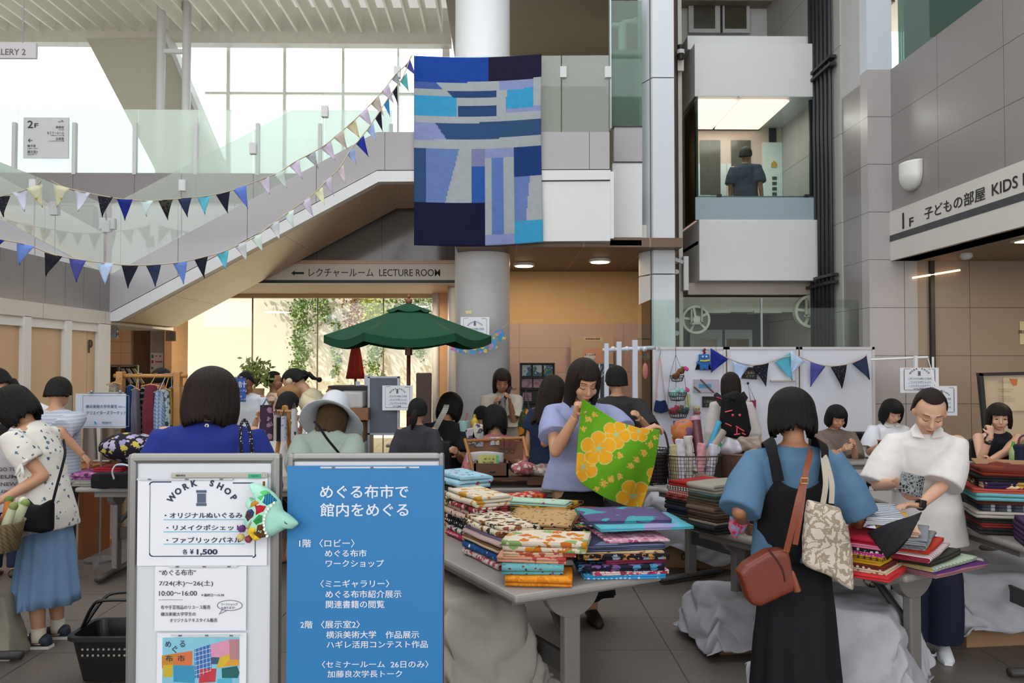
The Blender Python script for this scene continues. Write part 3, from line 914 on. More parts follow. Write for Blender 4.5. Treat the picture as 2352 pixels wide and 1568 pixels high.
for nm, y0, y1, fy0, fy1 in (('door_2', 10, 66, -110, 75), ('door_3', 778, 960, 757, 1010)):
 dd = 13.6
 q = root(nm)
 st(q)
 for x0, x1, a, b in ((1582, 1655, 1593, 1642), (1658, 1722, 1664, 1714)):
  ob('leaf', MB().b2((P(x0, 0, dd).x, dd, P(1700, fy1, dd).z), (P(x1, 0, dd).x, dd + .05, P(1700, fy0, dd).z)), WHITE2, q)
  ob('pane', MB().b2((P(a, 0, dd).x, dd - .01, P(1700, y1, dd).z), (P(b, 0, dd).x, dd - .002, P(1700, y0, dd).z)), mat('#7d5c33' if nm == 'door_3' else '#4e4a40', .2, var=.2), q)
 ob('jamb', MB().b2((P(1654, 0, dd).x, dd - .015, P(1700, fy1, dd).z), (P(1659, 0, dd).x, dd, P(1700, fy0, dd).z)), DARK, q)
dd = 13.7
st(ob('wall_shaft_upper', MB().b2((P(1560, 0, dd).x, dd, P(1700, 120, dd).z), (P(1850, 0, dd).x, dd + .1, 8.3)), WHITE2))
st(ob('wall_shaft_lower', MB().b2((P(1570, 0, dd).x, dd, 0), (P(1880, 0, dd).x, dd + .1, P(1700, 690, dd).z)), mat('#4a4843', .6)))
gs = root('lift_pit_screen')
st(gs)
gd = 10.3
zt_ = P(1600, 688, gd).z
gx = [P(x, 0, gd).x for x in (1492, 1745, 1990)]
for a, b in zip(gx, gx[1:]):
 ob('pane', MB().b2((a + .006, gd, 0), (b - .006, gd + .012, zt_)), glass('#eff5f1', refl=1.18), gs)
ob('pane', MB().b2((gx[0] - .006, gd, 0), (gx[0] + .006, 11.3, zt_)), glass('#eff5f1', refl=1.18), gs)
ob('post', MB().b2((gx[1] - .012, gd + .02, 0), (gx[1] + .012, gd + .05, zt_ + .02)), STEEL, gs)
ob('post', MB().b2((gx[2] - .012, gd + .02, 0), (gx[2] + .012, gd + .05, P(0, 675, gd).z)), mat('#4b443a', .4, .4), gs)
# ================================================================ SIGNS ON THE BUILDING
s1 = root('kids_room_sign', (XR - .03, 9.9, ZS))
tag(s1, 'long white kids room sign board with a black stripe on the granite wall', 'sign')
zs1, zsb = P(2052, 487, 10).z, ZS
ob('board', MB().b2((XR - .03, 2.0, zsb), (XR - .002, 10.0, zs1)), mat('#c4c0bb', .5, var=.02), s1)
zst = P(2058, 548, 10).z
ob('stripe', MB().b2((XR - .034, 2.0, zst - .04), (XR - .03, 10.0, zst + .035)), mat('#3a3b40', .5), s1)
def rw(x):                               # depth on the right wall of screen column x
 lo_, hi_ = 2.0, 12.0
 for _ in range(40):
  m_ = (lo_ + hi_) / 2
  if P(x, 500, m_).x > XR:
   hi_ = m_
  else:
   lo_ = m_
 return lo_
w_ = MB()
YU = V((0, -1, 0))
for s, x0, x1, h, zz in (('F', 2095, 2105, .10, .0), ('子どもの部屋', 2130, 2272, .135, .02), ('KIDS ROOM', 2287, 2460, .115, .03)):
 a, b = rw(x0), rw(x1)
 write(w_, s, (XR - .035, a, zst + .065 + zz), YU, ZU, a - b, h, bold=.012)
write(w_, '1', (XR - .035, rw(2079), zst + .065), YU, ZU, h=.19, bold=.03)
ob('lettering', w_, INK, s1)
gs2 = root('gallery_sign', (P(0, 115, 11).x, 11, P(0, 133, 11).z))
tag(gs2, 'grey gallery sign panel hanging from the louvred ceiling', 'sign')
ob('panel', MB().b2((P(-90, 0, 11).x, 11, P(0, 133, 11).z), (P(84, 0, 11).x, 11.05, P(0, 98, 11).z)), mat('#b9b5bb', .5, var=.02), gs2)
w_ = MB()
p = P(-35, 126, 11)
write(w_, 'GALLERY 2', (p.x, 10.997, p.z), XU, ZU, P(61, 0, 11).x - p.x, P(0, 112, 11).z - p.z, bold=.01)
ob('lettering', w_, mat('#55555f', .6), gs2)
for x in (52, -70):
 X = P(x, 0, 11).x
 ob('rod', MB().tube([(X, 11.02, P(0, 98, 11).z), (X, 11.02, 8.0)], .008, 8), STEEL, gs2)
f2 = root('floor_guide_sign', (P(105, 315, 12.8).x, 12.8, P(0, 360, 12.8).z))
tag(f2, 'grey second floor guide sign fixed on the corridor glass railing', 'sign')
d = 12.8
ob('panel', MB().b2((P(54, 0, d).x, d + .05, P(0, 361, d).z), (P(158, 0, d).x, d + .07, P(0, 267, d).z)), mat('#c9cdd2', .5, var=.02), f2)
w_ = MB()
def pw_(mb, s, x0, y1, x1, y0, d, bold=.01, dy=-.003):
 p = P(x0, y1, d)
 return write(mb, s, (p.x, d + dy, p.z), XU, ZU, P(x1, y1, d).x - p.x, P(x0, y0, d).z - p.z, bold=bold)
for s, x0, y1, x1, y0 in (('2', 63, 294, 76, 277), ('F', 79, 293, 88, 283), ('→', 134, 284, 147, 275), ('事務室', 128, 295, 147, 289), ('OFFICE', 134, 299, 147, 297), ('セミナールーム', 108, 308, 147, 302),
       ('SEMINAR ROOM', 116, 312, 147, 310), ('企画室', 128, 322, 147, 315), ('PLANNING ROOM', 112, 325, 147, 323), ('←', 64, 327, 75, 318), ('親子席', 63, 338, 82, 332), ('FAMILY SEAT', 63, 342, 88, 340), ('展示室2', 63, 352, 86, 345), ('GALLERY 2', 63, 356, 84, 353)):
 pw_(w_, s, x0, y1, x1, y0, d + .045)
ob('lettering', w_, mat('#33343c', .6), f2)
p1 = root('parking_sign', (P(262, 762, 11.2).x, 11.2, P(0, 777, 11.2).z))
tag(p1, 'small pale hanging sign with pictograms and a letter P', 'sign')
d = 11.2
ob('panel', MB().b2((P(248, 0, d).x, d, P(0, 777, d).z), (P(278, 0, d).x, d + .03, P(0, 748, d).z)), mat('#aebac8', .5), p1)
w_ = MB()
for s, x0, y1, x1, y0 in (('P', 267, 774, 273, 764), ('↙', 250, 774, 256, 766), ('人', 251, 759, 257, 752), ('上', 266, 758, 274, 751)):
 pw_(w_, s, x0, y1, x1, y0, d, .02)
ob('lettering', w_, mat('#35383e', .6), p1)
ob('rod', MB().tube([(P(262, 0, d).x, d + .015, P(0, 748, d).z), (P(262, 0, d).x, d + .015, 2.15)], .006, 6), STEEL, p1)
p2 = root('direction_sign', (P(400, 772, 12.9).x, 12.9, P(0, 783, 12.9).z))
tag(p2, 'small brown hanging direction sign beside the bright window', 'sign')
d = 12.9
ob('panel', MB().b2((P(389, 0, d).x, d, P(0, 783, d).z), (P(412, 0, d).x, d + .03, P(0, 760, d).z)), mat('#8a7866', .5), p2)
w_ = MB()
for s, x0, y1, x1, y0 in (('トイレ', 391, 768, 402, 762), ('エレベーター', 391, 774, 402, 770), ('出口', 391, 780, 400, 776)):
 pw_(w_, s, x0, y1, x1, y0, d, .02)
ob('lettering', w_, mat('#3a332c', .6), p2)
ob('rod', MB().tube([(P(400, 0, d).x, d + .015, P(0, 760, d).z), (P(400, 0, d).x, d + .015, zb)], .006, 6), STEEL, p2)
p3 = root('emergency_notice', (P(369, 830, 13.7).x, 13.75, P(0, 852, 13.7).z))
tag(p3, 'white notice with green and red boxes on the grey corridor wall', 'notice')
d = 13.75
ob('sheet', MB().b2((P(355, 0, d).x, d, P(0, 862, d).z), (P(384, 0, d).x, d + .01, P(0, 810, d).z)), mat('#b9a9a0', .7), p3)
for x0, y0, x1, y1, c in ((357, 814, 362, 822, '#2f5a3a'), (357, 827, 362, 834, '#8d2c2e'), (357, 842, 362, 848, '#3d6b4a'), (366, 829, 382, 832, '#8d3c3e'), (366, 816, 370, 819, '#8d3c3e'), (375, 816, 379, 819, '#8d3c3e')):
 ob('box_mark', MB().b2((P(x0, 0, d).x, d - .004, P(0, y1, d).z), (P(x1, 0, d).x, d, P(0, y0, d).z)), mat(c, .7), p3)
wl = root('wall_uplight', (XR - .1, rw(2100), P(2100, 425, rw(2100)).z))
tag(wl, 'white rounded shield-shaped wall lamp on the granite wall', 'wall lamp')
y0_, y1_ = rw(2080), rw(2121)
zt1, zb1 = P(2100, 374, rw(2100)).z, P(2100, 437, rw(2100)).z
def lampf(u, v):
 a = (u - .5) * 2
 w2 = (1 - .0 * v) * sqrt(max(0, 1 - (max(0, v - .45) / .55) ** 2.4))
 return (XR - .002 - .13 * sqrt(max(0, 1 - a * a)) * (1 - .5 * max(0, v - .5)) * (w2 * .85 + .15), (y0_ + y1_) / 2 + (y1_ - y0_) / 2 * a * max(.03, w2), zt1 + (zb1 - zt1) * v)
ob('shade', MB().grid(lampf, 14, 18, thick=.008), mat('#d9dad6', .35, var=.02), wl, smooth=True)
cl = root('recess_strip_light', (P(2350, 588, 8.2).x, 8.2, ZS - .02))
tag(cl, 'glowing strip light in the low ceiling beyond the kids room sign', 'ceiling light')
ob('housing', MB().b2((P(2318, 0, 8.3).x, 7.9, ZS - .02), (P(2318, 0, 8.3).x + 1.2, 8.35, ZS - .001)), WHITE2, cl)
ob('diffuser', MB().b2((P(2322, 0, 8.3).x, 7.95, ZS - .03), (P(2318, 0, 8.3).x + 1.15, 8.3, ZS - .02)), lamp_mat('#ffe6a0', 5), cl)
sdm = root('smoke_detector', (P(2211, 600, 9.3).x, 9.3, ZS))
tag(sdm, 'small white domed detector under the low ceiling', 'detector')
ob('dome', MB().ball((P(2211, 0, 9.3).x, 9.3, ZS - .02), (.07, .07, .055), 16, 8), WHITE2, sdm, smooth=True)
sl2 = root('recess_tube_light', (P(2150, 628, 9.9).x, 9.9, P(0, 632, 9.9).z))
tag(sl2, 'thin glowing tube lamp on the granite wall under the sign', 'lamp')
ob('tube', MB().tube([P(2096, 638, 9.96), P(2205, 620, 9.96)], .012, 8), lamp_mat('#ffdcae', 2.2), sl2)
pn_ = root('wall_notice', (P(2345, 762, 9.97).x, 9.97, P(0, 790, 9.97).z))
tag(pn_, 'cream paper notice taped on the warm granite wall', 'notice')
ob('sheet', MB().b2((P(2332, 0, 9.97).x, 9.985, P(0, 790, 9.97).z), (P(2390, 0, 9.97).x, 9.995, P(0, 736, 9.97).z)), mat('#cdbd98', .8), pn_)
ob('lettering', pw_(MB(), '関係者以外', 2340, 766, 2384, 758, 9.985), INK, pn_)
# ================================================================ THE TWO POSTER STANDS IN FRONT
BDEP = 2.85
ALU = mat('#8d8c8b', .38, .75, var=.04)
PAPER = mat('#d9dbe2', .75, var=.015)
NAVY = mat('#1c2c48', .6)
SKYL = mat('#7cb4cf', .6)
def stand(name, label, x0, x1, ytop, xi0, xi1, yi):
 d = BDEP
 z1 = P(0, ytop, d).z
 X0, X1 = P(x0, 1300, d).x, P(x1, 1300, d).x
 r = root(name, ((X0 + X1) / 2, d, 0))
 tag(r, label, 'poster stand')
 t0, t1 = P(xi0, 1300, d).x - X0, X1 - P(xi1, 1300, d).x
 tt = z1 - P(0, yi, d).z
 zb_ = .16
 ob('frame_side', MB().b2((X0, d - .022, zb_), (X0 + t0, d + .022, z1)), ALU, r, bevel=.014)
 ob('frame_side', MB().b2((X1 - t1, d - .022, zb_), (X1, d + .022, z1)), ALU, r, bevel=.014)
 ob('frame_top', MB().b2((X0 + .012, d - .021, z1 - tt), (X1 - .012, d + .021, z1 - .0005)), ALU, r, bevel=.012)
 ob('frame_bottom', MB().b2((X0 + .012, d - .021, zb_), (X1 - .012, d + .021, zb_ + .04)), ALU, r, bevel=.012)
 ob('board', MB().b2((X0 + t0 * .8, d - .008, zb_ + .02), (X1 - t1 * .8, d + .008, z1 - tt * .8)), mat('#c9ccd3', .4, var=.02), r)
 for X in (X0 + .03, X1 - .03):
  ob('foot', MB().b2((X - .02, d - .24, 0), (X + .02, d + .24, .03)), ALU, r, bevel=.008)
  ob('leg', MB().b2((X - .015, d - .015, .03), (X + .015, d + .015, zb_ + .01)), ALU, r)
 return r
bs1 = stand('poster_stand', 'silver framed white poster stand with the workshop notice and a plush toy', 294, 646, 1041, 317, 622, 1064)
bs2 = stand('poster_stand', 'silver framed poster stand carrying the long blue event poster', 661, 1020, 1041, 676, 1008, 1060)
def Z1(X, Y):
 return 280 + X / 2.915, 1030 + Y / 2.915
def Z2(X, Y):
 return 650 + X / 2.915, 1030 + Y / 2.915
def rect(mb, Z, x0, y0, x1, y1, d, th=.002, mi=0):
 a, b = Z(x0, y1), Z(x1, y0)
 pa, pb = P(a[0], a[1], d), P(b[0], b[1], d)
 return mb.b2((pa.x, d, pa.z), (pb.x, d + th, pb.z), mi)
def zw(mb, Z, s, x0, y1, x1, y0, d, bold=.012):
 a, b = Z(x0, y1), Z(x1, y0)
 return pw_(mb, s, a[0], a[1], b[0], b[1], d, bold, dy=0)
def workshop_sheet(name, label, Z, d, par=None, full=True):
 """white sheet with the workshop announcement; Z maps the sheet's own layout to the picture plane"""
 t = root(name, P(*Z(540, 785), d))
 tag(t, label, 'notice', 'workshop notices')
 ob('sheet', rect(MB(), Z, 100, 195, 975, 785, d, .002), PAPER, t)
 m = MB()
 e = d - .0015
 for x0, y0, x1, y1 in ((205, 219, 330, 227), (742, 226, 875, 234), (182, 245, 190, 705), (889, 250, 897, 710), (205, 716, 875, 724)):
  rect(m, Z, x0, y0, x1, y1, e, .001)
 for cx, cy, a0 in ((205, 243, 90), (875, 250, 0), (205, 701, 180), (875, 708, 270)):
  pts = []
  for k in range(6):
   a = R(a0 + 90 * k / 5)
   pts.append((cx + 19 * cos(a) * 1.05, cy - 19 * sin(a)))
  q = [P(*Z(*p), e) for p in pts]
  m.tube(q, abs(q[0].x - P(*Z(pts[0][0] + 4, pts[0][1]), e).x), 4)
 ob('border', m, NAVY, t)
 c = P(*Z(540, 485), e)
 sc = P(*Z(541, 485), e).x - c.x
 ob('lettering', arc_write(MB(), 'WORK SHOP', c, XU, ZU, 238 * sc, -53, 53, 44 * sc, bold=.045), NAVY, t)
 w = MB()
 for s, x0, y1, x1, y0 in (('・オリジナルぬいぐるみ', 285, 466, 806, 428), ('・リメイクポシェット', 297, 548, 800, 510), ('・ファブリックパネル', 297, 632, 800, 592), ('各', 405, 708, 440, 672), ('¥', 455, 708, 480, 672)):
  zw(w, Z, s, x0, y1, x1, y0, e, .022)
 zw(w, Z, '1,500', 500, 716, 640, 672, e, .04)
 ob('lettering', w, NAVY, t)
 u = MB()
 for y in (475, 556, 638):
  rect(u, Z, 278, y - 4, 822, y + 4, e, .001)
 ob('underline', u, SKYL, t)
 sp = MB()
 rect(sp, Z, 503, 300, 562, 362, e, .001)
 rect(sp, Z, 497, 278, 566, 296, e, .001)
 rect(sp, Z, 497, 364, 566, 384, e, .001)
 ob('spool_print', sp, mat('#4d5a70', .7, var=.3, sc=120), t)
 return t
workshop_sheet('workshop_notice', 'white workshop notice with navy lettering on the poster stand', Z1, BDEP - .016)
D = BDEP - .016
mb1 = root('magnet_bar', P(*Z1(650, 198), D))
tag(mb1, 'grey magnetic bar with a green tape label holding the workshop notice', 'magnet')
ob('bar', rect(MB(), Z1, 328, 163, 975, 198, D - .012, .01), mat('#a8a49c', .5, var=.04), mb1, bevel=.003)
ob('tape', rect(MB(), Z1, 845, 170, 932, 199, D - .0135, .012), mat('#2c9a72', .6), mb1)
ob('lettering', zw(zw(MB(), Z1, '施設貸出', 360, 187, 424, 173, D - .0128), Z1, 'ヨコハマ', 866, 190, 912, 178, D - .0145), mat('#3b3a38', .6), mb1)
for nm, lb, Z, y, x0, x1, dd in (('clip_bar', 'clear plastic clip bar along the top of the workshop notice', Z1, 205, 98, 740, D - .006), ('clip_bar', 'clear plastic clip bar over the middle printed sheet', Z1, 790, 310, 770, D - .008),
         ('clip_bar', 'clear plastic clip bar over the colourful small poster', Z1, 1252, 328, 785, D - .008), ('clip_bar', 'clear plastic clip bar along the top of the blue poster', Z2, 126, 250, 912, D - .008)):
 q = root(nm, P(*Z(x0, y), dd))
 tag(q, lb, 'clip', 'poster clips')
 ob('bar', rect(MB(), Z, x0, y - 6, x1, y + 6, dd - .004, .004), mat('#c3c7cd', .15, var=.02), q)
 for f in (.13, .52, .88):
  xx = x0 + (x1 - x0) * f
  ob('magnet', rect(MB(), Z, xx - 10, y - 4, xx + 12, y + 5, dd - .006, .003), mat('#6c625a', .5), q)
ns = root('event_notice', P(*Z1(525, 1220), D))
tag(ns, 'white printed sheet with dates and opening hours on the poster stand', 'notice')
ob('sheet', rect(MB(), Z1, 217, 786, 834, 1220, D - .002, .002), PAPER, ns)
w = MB()
e = D - .0035
for s, x0, y1, x1, y0 in (('“めぐる布市”', 248, 850, 496, 808), ('7/24(木)〜26(土)', 248, 925, 610, 882), ('10:00〜16:00', 248, 985, 502, 952), ('＊最終日〜15:30', 530, 990, 683, 970), ('〜〜〜〜〜〜〜〜', 246, 1014, 410, 1009),
       ('布や手芸用品のリユース販売', 260, 1076, 592, 1048), ('横浜美術大学学生の', 260, 1121, 494, 1094), ('オリジナルテキスタイル販売', 320, 1163, 638, 1135), ('ワークショップ', 665, 1050, 773, 1034), ('もあります！', 665, 1073, 757, 1057)):
 zw(w, Z1, s, x0, y1, x1, y0, e, .008)
ob('lettering', w, mat('#3a3a42', .7), ns)
el = [P(*Z1(722 + 84 * cos(a), 1049 + 34 * sin(a)), e) for a in [2 * pi * k / 28 for k in range(29)]]
ob('speech_bubble', MB().tube(el, .0012, 5).tube([P(*Z1(672, 1076), e), P(*Z1(650, 1108), e), P(*Z1(702, 1083), e)], .0012, 5), mat('#6d6d78', .7), ns)
ep = root('event_poster', P(*Z1(525, 1700), D))
tag(ep, 'small colourful patchwork poster with the market title on the poster stand', 'poster')
ob('sheet', rect(MB(), Z1, 228, 1232, 834, 1990, D - .002, .002), PAPER, ep)
ob('picture', rect(MB(), Z1, 265, 1262, 787, 1960, D - .003, .001), mat('#7cb6cc', .7), ep)
def zpoly(mb, Z, pts, d, th=.0008, mi=0):
 return mb.prism([(lambda p: (p.x, p.z))(P(*Z(*q), d)) for q in pts], d, d + th, mi)
for k, (pts, c) in enumerate((
  ([(267, 1385), (472, 1353), (470, 1462), (350, 1450), (270, 1470)], '#c46a3c'), ([(267, 1385), (360, 1372), (348, 1452), (268, 1470)], '#b27a2c'),
  ([(485, 1345), (592, 1310), (600, 1470), (515, 1535), (488, 1535)], '#2f66a4'), ([(592, 1312), (718, 1278), (728, 1398), (600, 1395)], '#c98aa6'),
  ([(718, 1276), (785, 1276), (785, 1412), (722, 1410)], '#a5787e'), ([(596, 1396), (660, 1396), (640, 1442), (600, 1442)], '#31506f'),
  ([(655, 1396), (722, 1376), (718, 1455), (634, 1470)], '#c7a62c'), ([(720, 1412), (785, 1412), (785, 1452), (684, 1455)], '#c9902a'),
  ([(275, 1450), (342, 1445), (338, 1525), (278, 1532)], '#b8a02e'), ([(345, 1448), (482, 1452), (487, 1568), (345, 1560)], '#2f86aa'),
  ([(520, 1475), (632, 1472), (625, 1560), (515, 1568)], '#b4313c'), ([(668, 1470), (770, 1455), (787, 1500), (775, 1535), (670, 1535)], '#1d5a5c'),
  ([(640, 1542), (735, 1536), (740, 1640), (640, 1640)], '#4aa6c4'), ([(300, 1580), (480, 1575), (485, 1760), (300, 1760)], '#c9a13a'), ([(500, 1580), (780, 1660), (780, 1900), (500, 1900)], '#c46a3c'))):
 ob('patch', zpoly(MB(), Z1, pts, D - .0036 - .00004 * k), mat(c, .75, var=.08, sc=40), ep)
gl2 = MB()
for k in range(5):
 gl2.tube([P(*Z1(492 + 24 * k, 1345 - 7 * k), D - .0047), P(*Z1(498 + 24 * k, 1535 - 12 * k), D - .0047)], .0008, 4)
for k in range(6):
 gl2.tube([P(*Z1(486, 1365 + 30 * k), D - .0047), P(*Z1(598, 1335 + 30 * k), D - .0047)], .0008, 4)
ob('check_pattern', gl2, mat('#c9d4e0', .7), ep)
w = MB()
for s, x0, y1, x1, y0 in (('め', 290, 1328, 328, 1288), ('ぐ', 336, 1368, 372, 1318), ('る', 386, 1328, 422, 1285), ('布', 290, 1425, 340, 1382), ('市', 372, 1425, 420, 1382)):
 zw(w, Z1, s, x0, y1, x1, y0, D - .0048, .004)
ob('lettering', w, mat('#23303a', .7), ep)
bp = root('blue_poster', P(*Z2(545, 1800), D))
tag(bp, 'long blue poster with white writing hanging on the second poster stand', 'poster')
a, b = P(*Z2(36, 113), D), P(*Z2(1050, 113), D)
ob('sheet', MB().b2((a.x, D - .01, .2), (b.x + .012, D - .007, a.z)), mat('#2272ac', .55, var=.02), bp)
w = MB()
e = D - .0115
for s, x0, y1, x1, y0 in (('めぐる布市で', 248, 333, 840, 243), ('館内をめぐる', 248, 455, 840, 364), ('1階', 108, 660, 188, 606), ('〈ロビー〉', 243, 660, 480, 606), ('めぐる布市', 281, 725, 560, 676), ('ワークショップ', 285, 793, 676, 744),
       ('〈ミニギャラリー〉', 250, 930, 712, 878), ('めぐる布市紹介展示', 285, 1000, 793, 948), ('関連書籍の閲覧', 287, 1068, 680, 1016), ('2階', 116, 1203, 198, 1152), ('〈展示室2〉', 254, 1203, 515, 1150),
       ('横浜美術大学', 288, 1270, 625, 1220), ('作品展示', 686, 1270, 912, 1220), ('ハギレ活用コンテスト作品', 292, 1336, 970, 1286), ('〈セミナールーム', 260, 1468, 682, 1420), ('26日のみ〉', 720, 1468, 975, 1418), ('加藤良次学長トーク', 297, 1532, 798, 1484)):
 zw(w, Z2, s, x0, y1, x1, y0, e, .016)
ob('lettering', w, mat('#d3dbe6', .6), bp)
Zp = lambda X, Y: (540 + X / 8.25, 1080 + Y / 8.25)
pd = BDEP - .065
pl = root('plush_toy', P(*Zp(600, 1300), pd))
tag(pl, 'mint green plush fish with patchwork scales and pompoms on the poster stand', 'plush toy')
out = [(265, 250), (340, 235), (510, 262), (640, 350), (760, 450), (868, 590), (915, 770), (1040, 850), (1180, 970), (1205, 1015), (1170, 1050), (1090, 1110), (960, 1105), (860, 1160), (720, 1240), (560, 1270), (400, 1270), (280, 1180), (190, 1040), (165, 930), (200, 800), (255, 720), (200, 650), (205, 580), (270, 500), (330, 545), (385, 560), (420, 470), (400, 390), (330, 320)]
cx_, cy_ = 560, 800
def inflate(outline, Z, d, thick, n=7):
 m = MB()
 c = P(*Z(cx_, cy_), d)
 rim = [P(*Z(*q), d) for q in outline]
 rings = []
 for side in (-1, 1):
  rr = []
  for k in range(n):
   f = cos(k / n * pi / 2) if side == 1 else 1
  del rr
 k_ = len(rim)
 for i in range(-n, n + 1):
  t = i / n
  f = sqrt(max(0.0, 1 - t * t)) if abs(t) < 1 else 0
  f = .06 + .94 * f ** .6
  rings.append([c + (p - c) * f + V((0, thick * t, 0)) for p in rim])
 m.loft(rings)
 return m
body = blob(inflate(out, Zp, pd, .035), .0035, 3)
ob('body', body, cloth('plain', '#9fd2c0'), pl, smooth=True)
def patch(pts, m, bump=.034, par=pl, nm='patch'):
 c = [sum(p[0] for p in pts) / len(pts), sum(p[1] for p in pts) / len(pts)]
 rr = []
 for f, dy in ((1.0, .7), (1.0, .95), (.7, 1.03), (.02, 1.08)):
  rr.append([(lambda p: (p.x, pd - bump * dy * max(.72, 1 - ((q[0] - 560) ** 2 + (q[1] - 800) ** 2) / 900000), p.z))(P(*Zp(c[0] + (q[0] - c[0]) * f, c[1] + (q[1] - c[1]) * f), pd)) for q in pts])
 return ob(nm, MB().loft(rr), m, par, smooth=True)
for pts, c in (([(445, 470), (500, 380), (600, 355), (700, 405), (600, 450), (540, 560), (450, 510)], cloth('plain', '#58b86a')),
    ([(545, 580), (600, 440), (700, 420), (830, 550), (720, 600), (650, 640)], cloth('stripes', '#2a7fa6', '#1d4d70', s=130)),
    ([(320, 690), (350, 590), (440, 530), (520, 560), (520, 600), (420, 640)], cloth('plain', '#b07d28')),
    ([(425, 640), (520, 595), (660, 640), (610, 760), (430, 840)], cloth('plain', '#a31f28')),
    ([(240, 850), (270, 740), (370, 690), (425, 760), (400, 850), (295, 945)], cloth('geo', '#1f2a48', '#6b3a2c', '#27457a', s=130)),
    ([(370, 930), (510, 770), (610, 780), (585, 950), (440, 1030)], cloth('plain', '#2f8a48')),
    ([(270, 1150), (310, 1060), (400, 1020), (450, 1050), (430, 1200), (520, 1270), (400, 1310)], cloth('plain', '#d8b92e')),
    ([(410, 1200), (470, 980), (590, 960), (640, 1220), (510, 1255)], cloth('plain', '#5a3a1c')),
    ([(250, 1080), (360, 890), (375, 960), (300, 1070)], cloth('plain', '#a89a78'))):
 patch(pts, c)
for x, y in ((800, 575), (745, 628), (690, 690), (655, 745), (628, 815), (615, 880), (605, 940), (612, 995), (618, 1070), (645, 1138), (670, 1195)):
 q = P(*Zp(x, y), pd)
 ob('button', MB().tube([(q.x, pd - .042, q.z), (q.x, pd - .036, q.z)], .0042, 12), mat('#e6e0da', .4), pl)
ob('eye', MB().tube([P(*Zp(980, 935), pd) + V((0, -.03, 0)), P(*Zp(1000, 965), pd) + V((0, -.032, 0)), P(*Zp(1035, 980), pd) + V((0, -.03, 0))], .0012, 6), DARK, pl)
for x, y, c in ((130, 1105, '#6a3a7a'), (110, 1265, '#cdbb72'), (255, 1300, '#8f3d4c')):
 q = P(*Zp(x, y), pd)
 m = MB()
 rr = random.Random(x)
 for _ in range(150):
  v = V((rr.gauss(0, 1), rr.gauss(0, 1), rr.gauss(0, 1))).normalized()
  m.tube([q, q + v * .0135 * rr.uniform(.85, 1.08)], [.0022, .0009], 4)
 m.ball(q, .0115)
 ob('pompom', m, mat(c, .9, var=.25, sc=300), pl)
q = P(*Zp(545, 95), pd)
ob('key_ring', MB().tube([q + V((.0045 * cos(a), 0, .0105 * sin(a))) for a in [2 * pi * k / 20 for k in range(21)]], .0006, 6), STEEL, pl, smooth=True)
ob('loop', MB().box(P(*Zp(553, 245), pd) + V((0, -.004, 0)), (.0075, .003, .0145)), cloth('plain', '#6b4a22'), pl)
# ================================================================ PEOPLE
SKIN = mat('#b98a6c', .55, var=.05, sc=20)
SKIN_D = mat('#9a6a4c', .55, var=.05, sc=20)
SKIN_L = mat('#c99c82', .55, var=.05, sc=20)
LIP = mat('#8f4a44', .5)
LASH = mat('#1a1412', .6)
HAIR_BLACK = mat('#0c0a09', .5, spec=.22, var=.5, sc=14, bump=.6, bsc=60, stretch=(9, 9, .6))
HAIR_BROWN = mat('#1d100b', .5, spec=.22, var=.5, sc=14, bump=.6, bsc=60, stretch=(9, 9, .6))
HAIR_BLOND = mat('#4d3822', .55, spec=.2, var=.5, sc=14, bump=.6, bsc=60, stretch=(9, 9, .6))
def hair_shell(style, u, seed=1):
 """hair in head space (x right, y ahead, z up); u = body height"""
 m = MB()
 rr = random.Random(seed)
 ax, ay, az = (.0525 if style == 'pulled' else .062 if style in ('bob', 'bobshort') else .0565) * u, (.071 if style in ('bob', 'bobshort') else .067) * u, .0665 * u
 q = pi / 2
 L = {'bob': .085, 'bobshort': .066, 'long': .20, 'cap': .035, 'short': .03, 'midlong': .125, 'pulled': .028}[style] * u
 fringe = {'bob': .012, 'bobshort': .012, 'long': .020, 'cap': .035, 'short': .040, 'midlong': .016, 'pulled': .047}[style] * u
 gap = {'bob': 46, 'bobshort': 46, 'long': 44, 'cap': 66, 'short': 70, 'midlong': 48, 'pulled': 74}[style]
 NP, NV = 96, 22
 ph = [rr.uniform(-1, 1) for _ in range(NP + 1)]
 def fn(iu, iv):
  a = -pi + 2 * pi * iu                      # 0 = straight ahead
  k = int(round(iu * NP)) % NP
  deg = abs(math.degrees(a))
  f = min(1, max(0, (deg - gap) / 16))
  f = f * f * (3 - 2 * f)
  down = -L
  if style in ('bob', 'bobshort'):
   down = -L * (1 - .10 * max(0, -cos(a)))
  if style in ('cap', 'short', 'pulled'):
   down = -L * (1 + .55 * max(0, -cos(a)) - (.45 if 70 < deg < 105 else 0))
  zb = fringe * (1 - f) + (down + .010 * u * ph[k] * (1 if L > .05 * u else .3)) * f
  tot = q * az + max(0, -zb) if zb < 0 else 0
  if zb >= 0:
   th_max = math.acos(max(-1, min(1, zb / az)))
   th = th_max * iv
   r_, z = sin(th), cos(th) * az
  else:
   s_ = iv * (q * az - zb)
   if s_ < q * az:
    th = s_ / az
    r_, z = sin(th), cos(th) * az
   else:
    z = -(s_ - q * az)
    w = min(1, -z / (.09 * u))
    r_ = 1 + (.07 if style in ('bob', 'bobshort') else .05) * sin(pi * w) - (.10 if style in ('bob', 'bobshort') else .04) * w * w
    if L > .15 * u and cos(a) < 0:
     r_ *= 1 - .12 * min(1, -z / (.2 * u)) * -cos(a)
  ridge = 1 + .018 * sin(a * 31 + 3 * sin(a * 5)) * min(1, iv * 2.5) + .008 * ph[k] * iv
  return V((sin(a) * ax * r_ * ridge, cos(a) * ay * r_ * ridge - .006 * u, z + .008 * u))
 m.grid(fn, NP, NV, thick=.016 * u)
 return m
